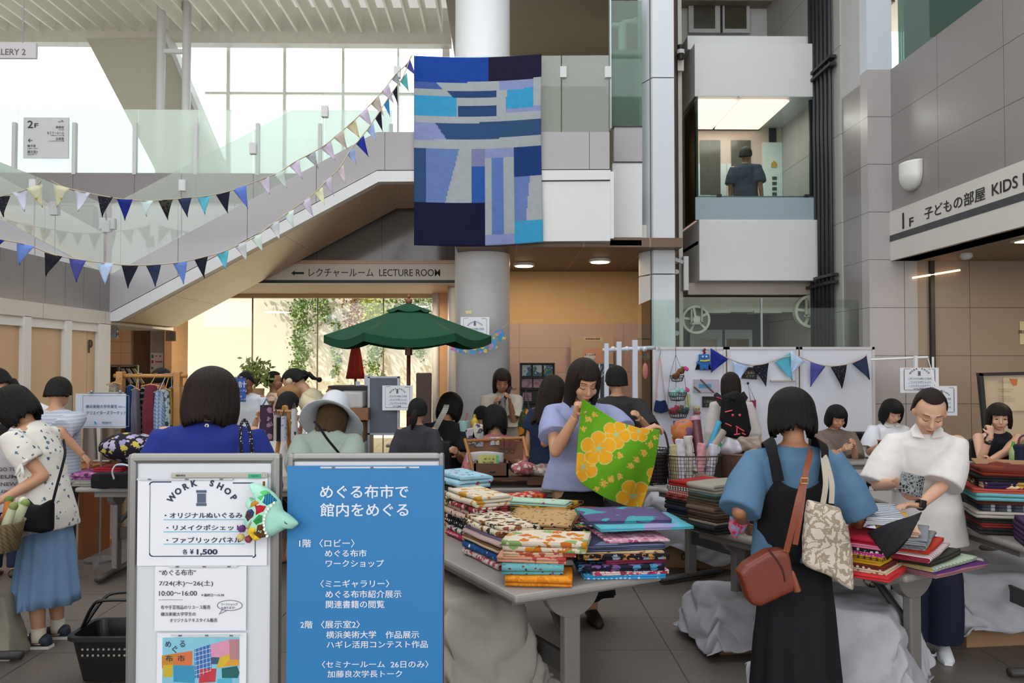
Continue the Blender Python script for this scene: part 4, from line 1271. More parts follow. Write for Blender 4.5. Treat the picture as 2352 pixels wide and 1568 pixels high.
def ease(a, b, t):
 return a + (b - a) * t
def person(label, px, Y, top, rz, lean=0, bend=0, hp=0, hy=0, ht=0, sit=0.0, arms=None, hands=(0, 0), top_m=None, bot_m=None, bot='skirt', hem=.47, skirt_hem=.2,
   sleeve=(.85, .046, .054), fit=1.0, hair='bob', hair_m=None, skin=None, face=True, voxel=.011, shoes=None, stance=.055, seed=1, width=1.0, flare=1.08, tails=None,
   build=1.0, eyes='down', neck_open=0.0, stance_y=0.0, fixed_h=None, turn=0, legs=True, hx=0.0, lowwaist=.60, wr=.0045, base=0.0, nk=1.0):
 hair_m = hair_m or HAIR_BLACK
 skin = skin or SKIN
 ztop = P(px, top, Y).z - base
 X = P(px, 900, Y).x
 def joints(h):
  J = {}
  pel = V((0, 0, .52 * h)) if not sit else V((0, 0, sit + .05 * h))
  J['pel'] = pel
  cur = pel
  la, ba = R(lean), R(lean + bend)
  for nm, ln, a in (('waist', .09, la * .6), ('chest', .095, la), ('shl', .10, (la + ba) / 2), ('neck', .032, ba)):
   cur = cur + V((hx * ln * h, sin(a), cos(a))) * (ln * h) if False else cur + V((0, sin(a), cos(a))) * (ln * h)
   J[nm] = cur
  na = ba + (R(hp) - ba) * .35
  J['headbase'] = cur + V((0, sin(na), cos(na))) * (.022 * h * nk)
  RH = Matrix.Rotation(R(-hy), 3, 'Z') @ Matrix.Rotation(R(ht), 3, 'Y') @ Matrix.Rotation(-R(hp), 3, 'X')
  J['RH'] = RH
  J['head'] = J['headbase'] + RH @ V((0, .012 * h, (.054 + .014 * nk) * h))
  return J
 h = 1.58
 for _ in range(6):
  J = joints(h)
  zt = max((J['head'] + J['RH'] @ V((0, .075 * h * sin(t), .083 * h * cos(t)))).z for t in (-.9, -.6, -.3, 0, .3, .6))
  if sit:
   h *= (ztop - sit) / max(.2, zt - sit)
  else:
   h *= ztop / zt
 if fixed_h:
  h = fixed_h
  J = joints(h)
 r = root('person', (X, Y, base), R(rz))
 tag(r, label, 'person')
 M = Matrix.Translation((X, Y, base)) @ Matrix.Rotation(R(rz), 4, 'Z')
 Mi = M.inverted()
 hw = .103 * build
 ba = R(lean + bend)
 RT = Matrix.Rotation(R(-turn), 3, 'Z')
 S = {}
 for sd_ in (-1, 1):
  S[sd_] = J['shl'] + RT @ V((sd_ * hw * h, 0, 0)) + V((0, 0, -.020 * h))
 A = {}
 for i, sd_ in enumerate((-1, 1)):
  t = arms[i] if arms and arms[i] is not None else None
  pole = V((sd_ * .22, -.6, -.7))
  if t is None:
   W = S[sd_] + V((sd_ * .035 * h, .035 * h, -.315 * h))
  else:
   if isinstance(t, tuple) and len(t) == 2:
    t, pole = t
    pole = V(pole)
   W = Mi @ V(t)                          # world point
  a1, a2 = .175 * h, .155 * h
  dv = W - S[sd_]
  D_ = min(dv.length, (a1 + a2) * .995)
  dn = dv.normalized()
  W = S[sd_] + dn * D_
  c = (a1 * a1 + D_ * D_ - a2 * a2) / (2 * a1 * D_)
  c = max(-1, min(1, c))
  pe = pole - dn * pole.dot(dn)
  pe = pe.normalized() if pe.length > 1e-5 else dn.orthogonal().normalized()
  E_ = S[sd_] + dn * (a1 * c) + pe * (a1 * sqrt(max(0, 1 - c * c)))
  A[sd_] = (S[sd_], E_, W)
 G = {}
 for sd_ in (-1, 1):
  hip = J['pel'] + V((sd_ * .052 * h, 0, -.01 * h))
  if sit:
   kn = hip + V((sd_ * .02 * h, .245 * h, -.005 * h))
   an = V((kn.x, kn.y + .01, .05 * h))
  else:
   an = V((sd_ * stance * h, stance_y * sd_ * h - .012 * h, .045 * h))
   kn = (hip + an) / 2 + V((0, .012 * h, .01 * h))
  G[sd_] = (hip, kn, an)
 b = MB()
 def ell(c, rx, ry, ang=0.0, n=20, tw=0.0):
  rot = Matrix.Rotation(-ang, 3, 'X')
  if tw:
   rot = Matrix.Rotation(R(-tw), 3, 'Z') @ rot
  return [c + rot @ V((rx * cos(2 * pi * k / n), ry * sin(2 * pi * k / n), 0)) for k in range(n)]
 la = R(lean)
 tor = [(J['pel'] + V((0, 0, -.05 * h)), .070, .052, 0), (J['pel'], .088, .062, la * .3), (J['waist'], .071, .050, la), (J['chest'], .082, .060, la), (J['shl'], .088, .045, ba), (J['neck'], .034, .034, ba)]
 b.loft([ell(c, rx * h * build, ry * h * build, an_) for c, rx, ry, an_ in tor])
 b.tube([J['neck'] + V((0, 0, -.02 * h)), J['headbase'], J['head'] + J['RH'] @ V((0, -.014 * h, -.02 * h))], [.034 * h, .030 * h, .030 * h], 14)
 k1 = h * 1.09
 hm = lambda p: J['head'] + J['RH'] @ (V(p) * k1)
 RHm = J['RH']
 b.ball(hm((0, -.006, .010)), (.0475 * k1, .058 * k1, .058 * k1), 20, 14, RHm)
 b.ball(hm((0, .016, -.022)), (.0395 * k1, .0395 * k1, .046 * k1), 18, 12, RHm)
 b.ball(hm((0, .030, -.057)), (.0175 * k1, .015 * k1, .0125 * k1), 12, 8, RHm)
 for sd_ in (-1, 1):
  b.ball(hm((sd_ * .021, .036, -.022)), .0165 * k1, 12, 8)
  b.ball(hm((sd_ * .0485, -.004, -.010)), (.006 * k1, .011 * k1, .018 * k1), 10, 8, RHm)
 b.tube([hm((0, .050, .010)), hm((0, .0575, -.006)), hm((0, .0645, -.021)), hm((0, .053, -.026))], [.0045 * k1, .0055 * k1, .0078 * k1, .006 * k1], 10)
 b.tube([hm((-.024, .046, .013)), hm((0, .0505, .012)), hm((.024, .046, .013))], .0058 * k1, 8)
 b.ball(hm((0, .0515, -.0425)), (.0135 * k1, .0065 * k1, .0065 * k1), 12, 8, RHm)
 for sd_ in (-1, 1):
  s_, e_, w_ = A[sd_]
  b.ball(s_, .033 * h * build, 12, 8)
  b.tube([s_, s_.lerp(e_, .5), e_], [.031 * h * build, .0275 * h * build, .0225 * h], 12)
  b.ball(e_, .0225 * h, 10, 8)
  b.tube([e_, e_.lerp(w_, .3), w_], [.0225 * h, .0225 * h, .0155 * h], 12)
  if legs:
   hi_, kn_, an_ = G[sd_]
   b.tube([hi_, kn_, kn_.lerp(an_, .35), an_, an_ - V((0, 0, .03 * h))], [.052 * h, .034 * h, .034 * h, .021 * h, .02 * h], 12)
   b.ball(kn_, .035 * h, 10, 8)
   b.tube([an_ + V((0, -.025 * h, -.022 * h)), an_ + V((0, .045 * h, -.026 * h)), an_ + V((0, .085 * h, -.033 * h))], [.020 * h, .022 * h, .014 * h], 10, flat=(.8, 1.1))
 skinm = blob(b, voxel, 2)
 for i, sd_ in enumerate((-1, 1)):
  s_, e_, w_ = A[sd_]
  hd = hands[i] if isinstance(hands[i], dict) else {}
  d_ = (Mi.to_3x3() @ V(hd['dir'])).normalized() if 'dir' in hd else (w_ - e_).normalized()
  nrm = (Mi.to_3x3() @ V(hd['palm'])).normalized() if 'palm' in hd else V((-sd_, 0, 0))
  nrm = (nrm - d_ * nrm.dot(d_))
  nrm = nrm.normalized() if nrm.length > 1e-4 else d_.orthogonal().normalized()
  sidev = d_.cross(nrm) * (1 if hd.get('flip', 0) else 1)
  thumb_side = sidev * sd_ if 'thumb' not in hd else ((Mi.to_3x3() @ V(hd['thumb'])) - d_ * 0)
  thumb_side = (thumb_side - d_ * thumb_side.dot(d_)).normalized()
  curl = hd.get('curl', .35)
  k = h / 1.58
  hb = MB()
  pc = w_ + d_ * .045 * k
  hb.tube([w_ - d_ * .03 * k, w_, w_ + d_ * .03 * k, w_ + d_ * .075 * k], [.0205 * k, .0215 * k, .031 * k, .033 * k], 12, flat=(1, 1))
  hb.v = [tuple(V(p) - nrm * ((V(p) - w_).dot(nrm) * (.50 if (V(p) - w_).dot(d_) > .005 else .2))) for p in hb.v]
  for j, (off, ln) in enumerate(((.024, .066), (.008, .074), (-.009, .069), (-.024, .053))):
   base = w_ + d_ * .072 * k + thumb_side * off * k
   p0 = base - d_ * .014 * k
   seg = ln * k / 3
   pts = [p0, base]
   ang = 0
   for g in range(3):
    ang += curl * R(62 if g else 45) * (1 + .12 * j)
    pts.append(pts[-1] + (d_ * cos(ang) + nrm * sin(ang)) * (seg * (1.15 - .15 * g)))
   hb.tube(pts, [.0088 * k, .0088 * k, .0082 * k, .0075 * k, .006 * k], 8)
  tb = w_ + d_ * .022 * k + thumb_side * .022 * k
  hb.tube([tb, tb + (d_ * .6 + thumb_side * .7 + nrm * .25).normalized() * .03 * k, tb + (d_ * .9 + thumb_side * .55 + nrm * (.3 + curl * .5)).normalized() * .058 * k], [.0115 * k, .0098 * k, .0072 * k], 8)
  skinm.join(blob(hb, .0042, 1) if voxel < .009 else blob(hb, .006, 1))
 if face:
  fm_ = MB()
  for sd_ in (-1, 1):
   yl_ = .0515
   if eyes == 'down':
    fm_.tube([hm((sd_ * .0105, yl_, -.0035)), hm((sd_ * .019, yl_ + .0012, -.0065)), hm((sd_ * .0285, yl_ - .007, -.0035))], [.0008 * k1, .0013 * k1, .0009 * k1], 6)
   else:
    fm_.ball(hm((sd_ * .0195, yl_ - .002, -.003)), (.0075 * k1, .003 * k1, .0032 * k1), 10, 6, RHm)
   fm_.tube([hm((sd_ * .009, .0535, .0135)), hm((sd_ * .02, .052, .0165)), hm((sd_ * .031, .043, .013))], [.0012 * k1, .0013 * k1, .0006 * k1], 6)
  skinm.join(fm_, mi=1)
  lm = MB()
  lm.tube([hm((-.0125, .0535, -.042)), hm((0, .0585, -.041)), hm((.0125, .0535, -.042))], [.0008 * k1, .0022 * k1, .0008 * k1], 8)
  lm.tube([hm((-.010, .0535, -.0445)), hm((0, .0582, -.0462)), hm((.010, .0535, -.0445))], [.0008 * k1, .0024 * k1, .0008 * k1], 8)
  skinm.join(lm, mi=2)
 ob('body', skinm, [skin, LASH, LIP], r, world=False, smooth=True)
 if hair:
  hs = hair_shell(hair, h * 1.09, seed)
  hs.xf(Matrix.Translation(J['head']) @ RHm.to_4x4())
  if tails:
   for kind, p0, p1, r0 in tails:
    if kind == 'tail':
     hs.tube([hm(p0), hm(p0).lerp(hm(p1), .25) + RHm @ V((0, -.012 * h, 0)), hm(p0).lerp(hm(p1), .6), hm(p1)], [r0 * h * .6, r0 * h, r0 * h * .9, r0 * h * .25], 12)
    else:
     hs.ball(hm(p0), r0 * h, 14, 10)
  ob('hair', hs, hair_m, r, world=False, smooth=True)
 if top_m:
  t = MB()
  e = .012 * fit
  rings = []
  hz = hem * h
  w = width
  zl = [(J['neck'] + V((0, 0, -.004 * h)), .042, .040, ba), (J['neck'].lerp(J['shl'], .5), .064 * w * build, .046, ba), (J['shl'] + V((0, 0, -.014 * h)), (.094 * w * build), .054 + e, ba), (J['chest'], (.092 * w * build + e), .066 + e, la), (J['waist'], (.088 * w * build + e), .060 + e, la)]
  rings += [ell(c, rx * h, ry * h, an_, 28, turn * .6) for c, rx, ry, an_ in zl]
  zp = J['pel'].z
  if sit:
   zp = J['pel'].z
   rings.append(ell(J['pel'] + V((0, 0, .02 * h)), (.097 * w + e) * h * flare, (.072 + e) * h * flare, la * .4, 28))
   rings.append(ell(V((J['pel'].x, J['pel'].y, max(sit - .01, .02))), (.098 * w + e) * h * flare, (.075 + e) * h * flare, 0, 28))
  else:
   fr = [ease(J['waist'].z, hz, q_) for q_ in (.33, .66, 1.0)]
   for q_, z in zip((.33, .66, 1.0), fr):
    c = V((0, J['waist'].y * (1 - q_) + J['pel'].y * q_ if z > zp else J['pel'].y, z))
    rr_ = (.094 * w + e) * h * ease(1, flare, q_)
    ring = ell(c, rr_, (.070 + e) * h * ease(1, flare, q_), 0, 28)
    ring = [p + V((p.x - c.x, p.y - c.y, 0)) * (.045 * q_ * sin(9 * 2 * pi * n_ / 28 / 2 + seed)) for n_, p in enumerate(ring)]
    rings.append(ring)
  t.loft(rings)
  sl_len, r0, r1 = sleeve
  if sl_len > 0:
   for sd_ in (-1, 1):
    s_, e_, w_ = A[sd_]
    s2 = s_ - V((sd_ * .04 * h, 0, -.004 * h))
    if sl_len <= 1:
     pts = [s2, s_ + V((0, 0, .003 * h)), s_.lerp(e_, sl_len * .5), s_.lerp(e_, sl_len)]
     rs = [.034 * h, r0 * .72 * h, ease(r0, r1, .6) * h, r1 * h]
    else:
     pts = [s2, s_, s_.lerp(e_, .5), e_, e_.lerp(w_, (sl_len - 1))]
     rs = [.034 * h, r0 * .75 * h, r0 * h * .95, ease(r0, r1, .6) * h, r1 * h]
    t.tube(pts, rs, 16)
  g = blob(t, max(voxel, .009), 3)
  wrinkle(g, wr * h, 9.0, seed * 3.1, (1, 1, .55))
  wrinkle(g, wr * .3 * h, 26.0, seed * 1.3)
  ob('top', g, top_m, r, world=False, smooth=True)
 if bot_m:
  t = MB()
  if bot == 'skirt':
   hz = skirt_hem * h
   zw_ = lowwaist * h if not sit else J['pel'].z + .05 * h
   n = 72
   rings = []
   for q_ in [k / 12 for k in range(13)]:
    z = ease(zw_, hz, q_)
    cy = ease(J['waist'].y, J['pel'].y, min(1, q_ * 3)) if z > J['pel'].z else J['pel'].y
    rx = ease(.078, .098, min(1, q_ * 3.2)) * h * ease(1, 1.28 * flare if flare > 1 else 1.25, max(0, q_ - .25))
    ry = ease(.058, .074, min(1, q_ * 3.2)) * h * ease(1, 1.30 * flare if flare > 1 else 1.25, max(0, q_ - .25))
    rings.append([V(((rx * cos(2 * pi * k / n)) * (1 + .07 * q_ * sin(11 * 2 * pi * k / n + 2 * sin(seed + 2 * pi * k / n))), cy + ry * sin(2 * pi * k / n) * (1 + .07 * q_ * sin(11 * 2 * pi * k / n + 2 * sin(seed + 2 * pi * k / n))), z + .006 * h * q_ * sin(3 * 2 * pi * k / n + seed))) for k in range(n)])
   inner = [[V((p.x * .97, p.y * .97, p.z)) for p in rg] for rg in rings[::-1]]
   t.loft(rings + inner[:-1], cap=False)
   ob('skirt', wrinkle(t, .004 * h, 7, seed), bot_m, r, world=False, smooth=True)
  else:
   wd_ = {'trousers': 1.0, 'wide': 1.5}[bot]
   for sd_ in (-1, 1):
    hi_, kn_, an_ = G[sd_]
    t.tube([hi_ + V((0, 0, .03 * h)), hi_.lerp(kn_, .5), kn_, kn_.lerp(an_, .6), an_ + V((0, 0, .012 * h))], [.066 * h, .060 * h, .048 * h * wd_, .046 * h * wd_, .045 * h * wd_], 18)
   t.loft([ell(J['pel'] + V((0, 0, dz * h)), rx * h, ry * h, 0, 24) for dz, rx, ry in ((-.05, .09, .07), (0, .1, .074), (.06, .086, .063))])
   g = blob(t, max(voxel, .010), 3)
   wrinkle(g, .006 * h, 8, seed, (1, 1, .5))
   ob('trousers', g, bot_m, r, world=False, smooth=True)
 if shoes and legs:
  for sd_ in (-1, 1):
   an_ = G[sd_][2]
   t = MB()
   rg = []
   for y, wx, hz_ in ((-.048, .012, .03), (-.04, .02, .052), (-.01, .022, .054), (.03, .024, .045), (.07, .025, .032), (.1, .020, .026), (.112, .008, .018)):
    c = V((an_.x, an_.y + y * h, 0))
    rg.append([c + V((wx * h * cos(q_), 0, max(0.004, hz_ * h * (.5 + .5 * sin(q_))))) for q_ in [2 * pi * k / 14 for k in range(14)]])
   t.loft(rg)
   so_ = ob('shoe', t, shoes[0], r, world=False, smooth=True)
   if len(shoes) > 1:
    t = MB()
    t.prism([(an_.x + sx_ * h, an_.y + y * h) for sx_, y in ((-.018, -.05), (.018, -.05), (.026, 0), (.027, .07), (.012, .116), (-.012, .116), (-.027, .07), (-.026, 0))], .002, .018, ax='Z')
    ob('sole', t, shoes[1], so_, world=False)
 return dict(r=r, J=J, A=A, G=G, M=M, h=h, hm=hm, S=S, RH=RHm, ell=ell)
def band(pts, w, th, nrm_hint, m=None):
 """flat strap along pts; nrm_hint(p) gives the outward direction"""
 m = m or MB()
 rings = []
 k = len(pts)
 for i, p in enumerate(pts):
  t = (V(pts[min(i + 1, k - 1)]) - V(pts[max(i - 1, 0)])).normalized()
  n_ = nrm_hint(p)
  n_ = (n_ - t * n_.dot(t)).normalized()
  s_ = t.cross(n_)
  p = V(p)
  rings.append([p + s_ * w / 2, p + s_ * w / 2 + n_ * th, p - s_ * w / 2 + n_ * th, p - s_ * w / 2])
 return m.loft(rings)
def smoothpath(pts, n=6):
 """Catmull-Rom through the points"""
 pts = [V(p) for p in pts]
 out = []
 for i in range(len(pts) - 1):
  a, b_, c, d_ = pts[max(i - 1, 0)], pts[i], pts[i + 1], pts[min(i + 2, len(pts) - 1)]
  for k in range(n):
   t = k / n
   out.append(.5 * ((2 * b_) + (c - a) * t + (2 * a - 5 * b_ + 4 * c - d_) * t * t + (3 * b_ - a - 3 * c + d_) * t ** 3))
 out.append(pts[-1])
 return out
# ================================================================ WHO IS THERE
def hat(p, m, band_m=None, brim=.062, tilt=0, crown=.075):
 """bucket hat in head space"""
 h, hm, RH = p['h'] * 1.09, p['hm'], p['RH']
 b = MB()
 rows = [(.0, .083), (.030, .082), (.048, .075), (.057, .058), (.0605, .032), (.0615, .012), (.066, -.006), (.066 + brim * .55, -.026), (.066 + brim, -.050), (.066 + brim - .002, -.053), (.064, -.012), (.055, .05), (.03, .074), (0, .077)]
 b.loft([[J_ for J_ in [hm((r_ * .96 * cos(2 * pi * k / 40) * (1 + .012 * sin(5 * 2 * pi * k / 40)), r_ * 1.14 * sin(2 * pi * k / 40) - .006, z + .008 + .004 * sin(3 * 2 * pi * k / 40) * (r_ > .07))) for k in range(40)]] for r_, z in [(max(.001, a), c) for a, c in rows]], cap=False)
 return ob('hat', b, m, p['r'], world=False, smooth=True)
DARKCLO = cloth('plain', '#17161a')
NAVYCLO = cloth('plain', '#1b2238')
lady_leaf = person('person in a white leaf-print blouse and pale blue skirt reaching over the table', 112, 4.81, 885, 84, lean=14, bend=12, hp=38, hair='bob', top_m=cloth('sprig', '#d2cdc6', '#3d5878', '#56707e', s=24), bot_m=cloth('plain', '#6d8cb0'),
     hem=.435, skirt_hem=.155, sleeve=(.62, .060, .050), arms=((P(2, 1150, 4.55), (.1, -.5, -.8)), (P(30, 1165, 4.95), (.1, -.5, -.8))), voxel=.0065, shoes=(mat('#151c30'), mat('#c9c5bd')), flare=1.22, seed=3, hands=({'palm': (0, 0, -1)}, {'palm': (0, 0, -1)}))
for sd_ in (-1, 1):
 an_ = lady_leaf['G'][sd_][2]
 ob('sock', MB().tube([an_ + V((0, 0, .045)), an_ + V((0, 0, -.005)), an_ + V((0, .0, -.03))], [.040, .038, .040], 16), cloth('plain', '#c9c0b0'), lady_leaf['r'], world=False, smooth=True)
s_, e_, w_ = lady_leaf['A'][-1]
c = s_.lerp(e_, .60)
bw = MB()
for q in (V((.0, .04, .03)), V((.0, -.045, .02)), V((.0, .03, -.07)), V((0, -.02, -.08))):
 bw.tube([c + V((-.075, 0, 0)), c + V((-.08, 0, 0)) + q * .55, c + V((-.08, 0, 0)) + q], [.006, .011, .005], 8, flat=(1, .5))
ob('sleeve_bow', bw, cloth('plain', '#d2cdc6'), lady_leaf['r'], world=False, smooth=True)
kid = person('child in a grey T-shirt with printed slogan seen from behind', 18, 6.3, 965, 12, hp=15, hair='short', top_m=cloth('plain', '#aaa5a8'), bot_m=NAVYCLO, bot='trousers', hem=.42, sleeve=(.8, .05, .06), face=False, seed=4, shoes=(DARK,))
tb = MB()
Mk = kid['M']
yb = kid['J']['chest'].y - .105
for i_, s in enumerate(("LET'S GO TO", 'MUSEUM', 'OUR NEW', 'WORLD AWAITS')):
 z_ = kid['J']['chest'].z - .02 - .055 * i_
 write(tb, s, Mk @ V((-.115, yb - .012, z_)), (Mk.to_3x3() @ V((1, 0, 0))), ZU, w=.225, h=.028, bold=.02)
ob('shirt_print', tb, mat('#3b3a44', .8), kid['r'])
person('person in a white top with a low ponytail at the far table', 30, 7.1, 845, 80, lean=6, bend=12, hp=32, hair='pulled', top_m=cloth('plain', '#d5d3d6'), bot_m=cloth('plain', '#8b857a'), hem=.5, tails=[('tail', (0, -.06, -.02), (0, -.105, -.11), .020), ('ball', (0, -.062, -.01), None, .016)], seed=5, face=True,
  arms=(P(0, 980, 6.9), P(60, 990, 7.2)))
person('person in a grey-blue striped shirt standing with back turned beside the table', 128, 6.35, 865, 8, hp=25, hair='cap', top_m=cloth('hstripes', '#9fa5b3', '#b5bac4', '#9fa5b3', s=40), bot_m=cloth('plain', '#38382e'), bot='trousers', hem=.46, sleeve=(.95, .052, .060), build=1.08, width=1.12, seed=6, face=False,
  arms=(P(85, 1030, 6.1), P(190, 1045, 6.2)), shoes=(DARK,))
lady_blue = person('person with a dark bob in a royal blue blouse with white back buttons', 480, 3.5, 840, 0, hp=14, hair='bob', hair_m=HAIR_BROWN, top_m=cloth('plain', '#1e2c78'), bot_m=cloth('plain', '#23242c'), hem=.44, sleeve=(.80, .056, .066), width=1.13, build=1.06, seed=7, face=False, wr=.003, nk=.15, shoes=(DARK,))
bm = mat('#d8d4cf', .4)
for k_, y in enumerate((966, 989, 1014)):
 p = P(490, y, 3.5)
 J_ = lady_blue['J']
 q = lady_blue['M'].inverted() @ V((p.x, p.y, lady_blue['M'].translation.z + J_['neck'].z - .022 - .042 * k_))
 b_ = MB().tube([(0, 0, 0), (0, .006, 0)], .0085, 14).tube([(0, -.002, 0), (0, .004, 0)], .004, 10, mi=1)
 ob('button', b_.xf(Matrix.Translation((q.x, (-.078, -.094, -.106)[k_] + .0, q.z))), [bm, DARK], lady_blue['r'], world=False)
lady_hat = person('person in a sage jacket and white bucket hat bending forward', 735, 4.9, 917, -4, lean=24, bend=16, hp=42, hair='midlong', hair_m=HAIR_BLOND, top_m=cloth('plain', '#8b978d'), bot_m=cloth('plain', '#55544c'), bot='trousers', hem=.44, sleeve=(1.25, .056, .055), width=1.1, build=1.05, seed=8, face=False,
     arms=(P(690, 1110, 4.55), P(790, 1110, 4.55)), shoes=(DARK,))
hat(lady_hat, cloth('plain', '#b9bec4'), brim=.06)
person('person with dark hair half hidden behind the clothes rack rail', 376, 8.6, 845, 180, hp=30, hair='bobshort', top_m=cloth('plain', '#3a3436'), bot_m=DARKCLO, seed=9)
person('person with black hair at the checkout counter behind the blue sign', 572, 9.3, 853, 170, hp=35, hair='short', top_m=cloth('plain', '#d3d6de'), bot_m=DARKCLO, bot='trousers', seed=10, skin=SKIN_D)
person('person in a pale pink shirt in profile beside the potted plant', 628, 10.2, 851, -84, hp=-4, hair='short', top_m=cloth('plain', '#d8b6a6'), bot_m=DARKCLO, bot='trousers', seed=11, skin=SKIN_D)
lady_beige = person('person in a beige top with a looped ponytail bowing to the side', 745, 7.7, 847, 78, lean=16, bend=22, hp=52, hair='pulled', top_m=cloth('plain', '#bdb396'), bot_m=cloth('plain', '#4a4238'), hem=.5, sleeve=(1.3, .05, .05), seed=12, tails=[('ball', (0, -.07, -.012), None, .02), ('tail', (0, -.068, -.015), (0, -.095, -.10), .014), ('ball', (0, -.098, -.10), None, .015)],
     arms=(P(690, 985, 7.5), P(700, 985, 7.9)))
person('person in a white shirt leaning over the table under the counter', 633, 6.7, 900, -18, lean=14, bend=14, hp=24, hair='cap', top_m=cloth('plain', '#c9c6c6'), bot_m=DARKCLO, hem=.46, sleeve=(1.0, .056, .06), seed=13, face=False, arms=(P(590, 960, 6.5), P(690, 985, 6.4)))
person('girl with a ponytail in a dark grey T-shirt seen from behind', 958, 6.9, 913, -6, hp=12, hair='cap', top_m=cloth('plain', '#36363c'), bot_m=DARKCLO, bot='trousers', hem=.44, seed=14, face=False, tails=[('tail', (.0, -.062, -.01), (-.012, -.085, -.125), .024)], sleeve=(.9, .05, .055))
lady_tee = person('seated person in a black T-shirt with a pale shoulder strap', 1016, 7.8, 902, -24, build=1.08, width=1.12, lean=8, bend=8, hp=30, sit=.44, hair='bob', top_m=DARKCLO, bot_m=DARKCLO, bot='trousers', seed=15, face=False, sleeve=(.8, .05, .058), arms=(P(1000, 1055, 7.45), P(1050, 1040, 7.4)))
lady_cream = person('person in a long cream dress looking at a phone beside the pillar', 1152, 8.7, 845, 184, hp=26, hair='midlong', hair_m=HAIR_BROWN, skin=SKIN_D, top_m=cloth('plain', '#aaa196'), bot_m=cloth('plain', '#aaa196'), hem=.44, skirt_hem=.1, sleeve=(1.02, .062, .075), width=1.2, seed=16,
     arms=(P(1172, 925, 8.42), P(1135, 932, 8.42)))
person('child in a pink blouse with dark hair seated at the craft table', 1138, 7.35, 928, 6, hp=20, sit=.40, hair='bob', top_m=cloth('plain', '#a9686c'), bot_m=DARKCLO, bot='trousers', seed=17, face=False, sleeve=(1.2, .05, .05), arms=(P(1108, 1040, 7.05), P(1160, 1040, 7.05)))
person('child with black hair bent over the craft table beyond the pink blouse', 1104, 8.35, 932, -10, hp=25, sit=.42, hair='short', top_m=cloth('plain', '#2b2a2e'), bot_m=DARKCLO, bot='trousers', seed=18, face=False)
lady_navy = person('person with long dark hair in a sleeveless navy blouse and black trousers', 1255, 6.75, 860, -52, hp=22, bend=6, hair='long', hair_m=HAIR_BROWN, top_m=cloth('plain', '#1d2843'), bot_m=DARKCLO, bot='wide', hem=.36, sleeve=(.55, .05, .052), seed=19, arms=(None, P(1290, 985, 6.4)), width=1.1, flare=1.15)
lady_green = person('person with long brown hair in a lavender blouse holding up green cloth', 1328, 5.15, 822, 188, hp=30, hy=-6, lean=4, bend=4, hair='long', hair_m=HAIR_BROWN, top_m=cloth('plain', '#8d93b8'), bot_m=cloth('plain', '#141418'), hem=.50, skirt_hem=.10, sleeve=(.62, .048, .060), voxel=.0062, seed=20, width=1.08, flare=1.2,
     arms=((P(1478, 990, 4.72), (-.4, .1, -1)), (P(1322, 957, 4.80), (.35, -.1, -1))), shoes=(mat('#1c1714'),),
     hands=({'dir': (.55, -.1, .25), 'palm': (.1, .1, -1), 'curl': .75}, {'dir': (.18, -.25, 1), 'palm': (.75, -.6, 0), 'thumb': (.6, -.8, .3), 'curl': .95}))
person('person in a loose charcoal top seen from behind near the lattice stand', 1417, 7.3, 838, 2, hp=10, hair='cap', top_m=cloth('plain', '#2b2a2c'), bot_m=cloth('plain', '#4a4a4e'), hem=.42, sleeve=(1.1, .065, .07), width=1.16, build=1.06, seed=21, face=False, arms=(None, P(1470, 960, 7.0)))
lady_pack = person('person in a white blouse wearing a black backpack with pink marks', 1680, 8.1, 853, 4, hp=6, hair='midlong', hair_m=HAIR_BROWN, top_m=cloth('plain', '#bcb4b3'), bot_m=cloth('plain', '#3a3b44'), hem=.47, sleeve=(1.6, .058, .062), width=1.1, seed=22, face=False)
lady_front = person('person with a black bob in a blue shirt and black pinafore dress', 1822, 3.65, 888, -8, hp=14, hair='bobshort', top_m=cloth('plain', '#4f6f8c'), bot_m=cloth('plain', '#15151a'), hem=.50, skirt_hem=.06, lowwaist=.66, sleeve=(1.0, .053, .061), width=1.10, build=1.08, voxel=.0085, seed=23, face=False, wr=.0035, flare=1.12, skin=SKIN_D,
     arms=((P(1712, 1205, 3.75), (-.35, -.5, -.8)), (P(1957, 1222, 3.80), (.4, -.5, -.8))), shoes=(DARK,))
lady_white = person('person in a white collared shirt with a smart watch sorting cloth', 2122, 4.55, 890, 160, hp=33, hy=-4, ht=-4, lean=6, bend=8, hair='pulled', hair_m=HAIR_BROWN, top_m=cloth('plain', '#d3cfcd'), bot_m=cloth('plain', '#171d31'), bot='wide', hem=.41, sleeve=(.98, .056, .068), voxel=.0062, seed=24, width=1.14, flare=1.2, skin=SKIN_L,
     arms=((P(2112, 1161, 4.26), (-.45, -.6, -.7)), (P(2062, 1108, 4.30), (.5, -.5, -.7))), shoes=(mat('#c9cbd3'), mat('#d8dae0')), tails=[('ball', (0, -.066, -.01), None, .026)],
     hands=({'dir': (-1, -.1, .12), 'palm': (0, -.2, -1), 'curl': .3}, {'dir': (.55, -.3, -.75), 'palm': (.7, .6, .2), 'curl': .25}))
lady_taupe = person('seated person in a taupe blouse sewing at the workshop table', 1915, 7.95, 928, 172, hp=24, hy=-12, sit=.45, hair='bobshort', top_m=cloth('plain', '#6c5d56'), bot_m=DARKCLO, bot='trousers', seed=25, voxel=.008, sleeve=(1.0, .06, .066), width=1.08, arms=(P(1962, 1025, 7.62), P(1935, 1033, 7.62)))
lady_shirt = person('seated person in a white open collar shirt sewing behind the workshop table', 2040, 8.15, 915, 186, hp=28, sit=.46, hair='bob', top_m=cloth('plain', '#cfd0d8'), bot_m=cloth('plain', '#8a7d76'), bot='trousers', seed=26, voxel=.008, sleeve=(1.05, .06, .066), width=1.12, skin=SKIN_L, arms=(P(2052, 1018, 7.8), P(2022, 1022, 7.8)))
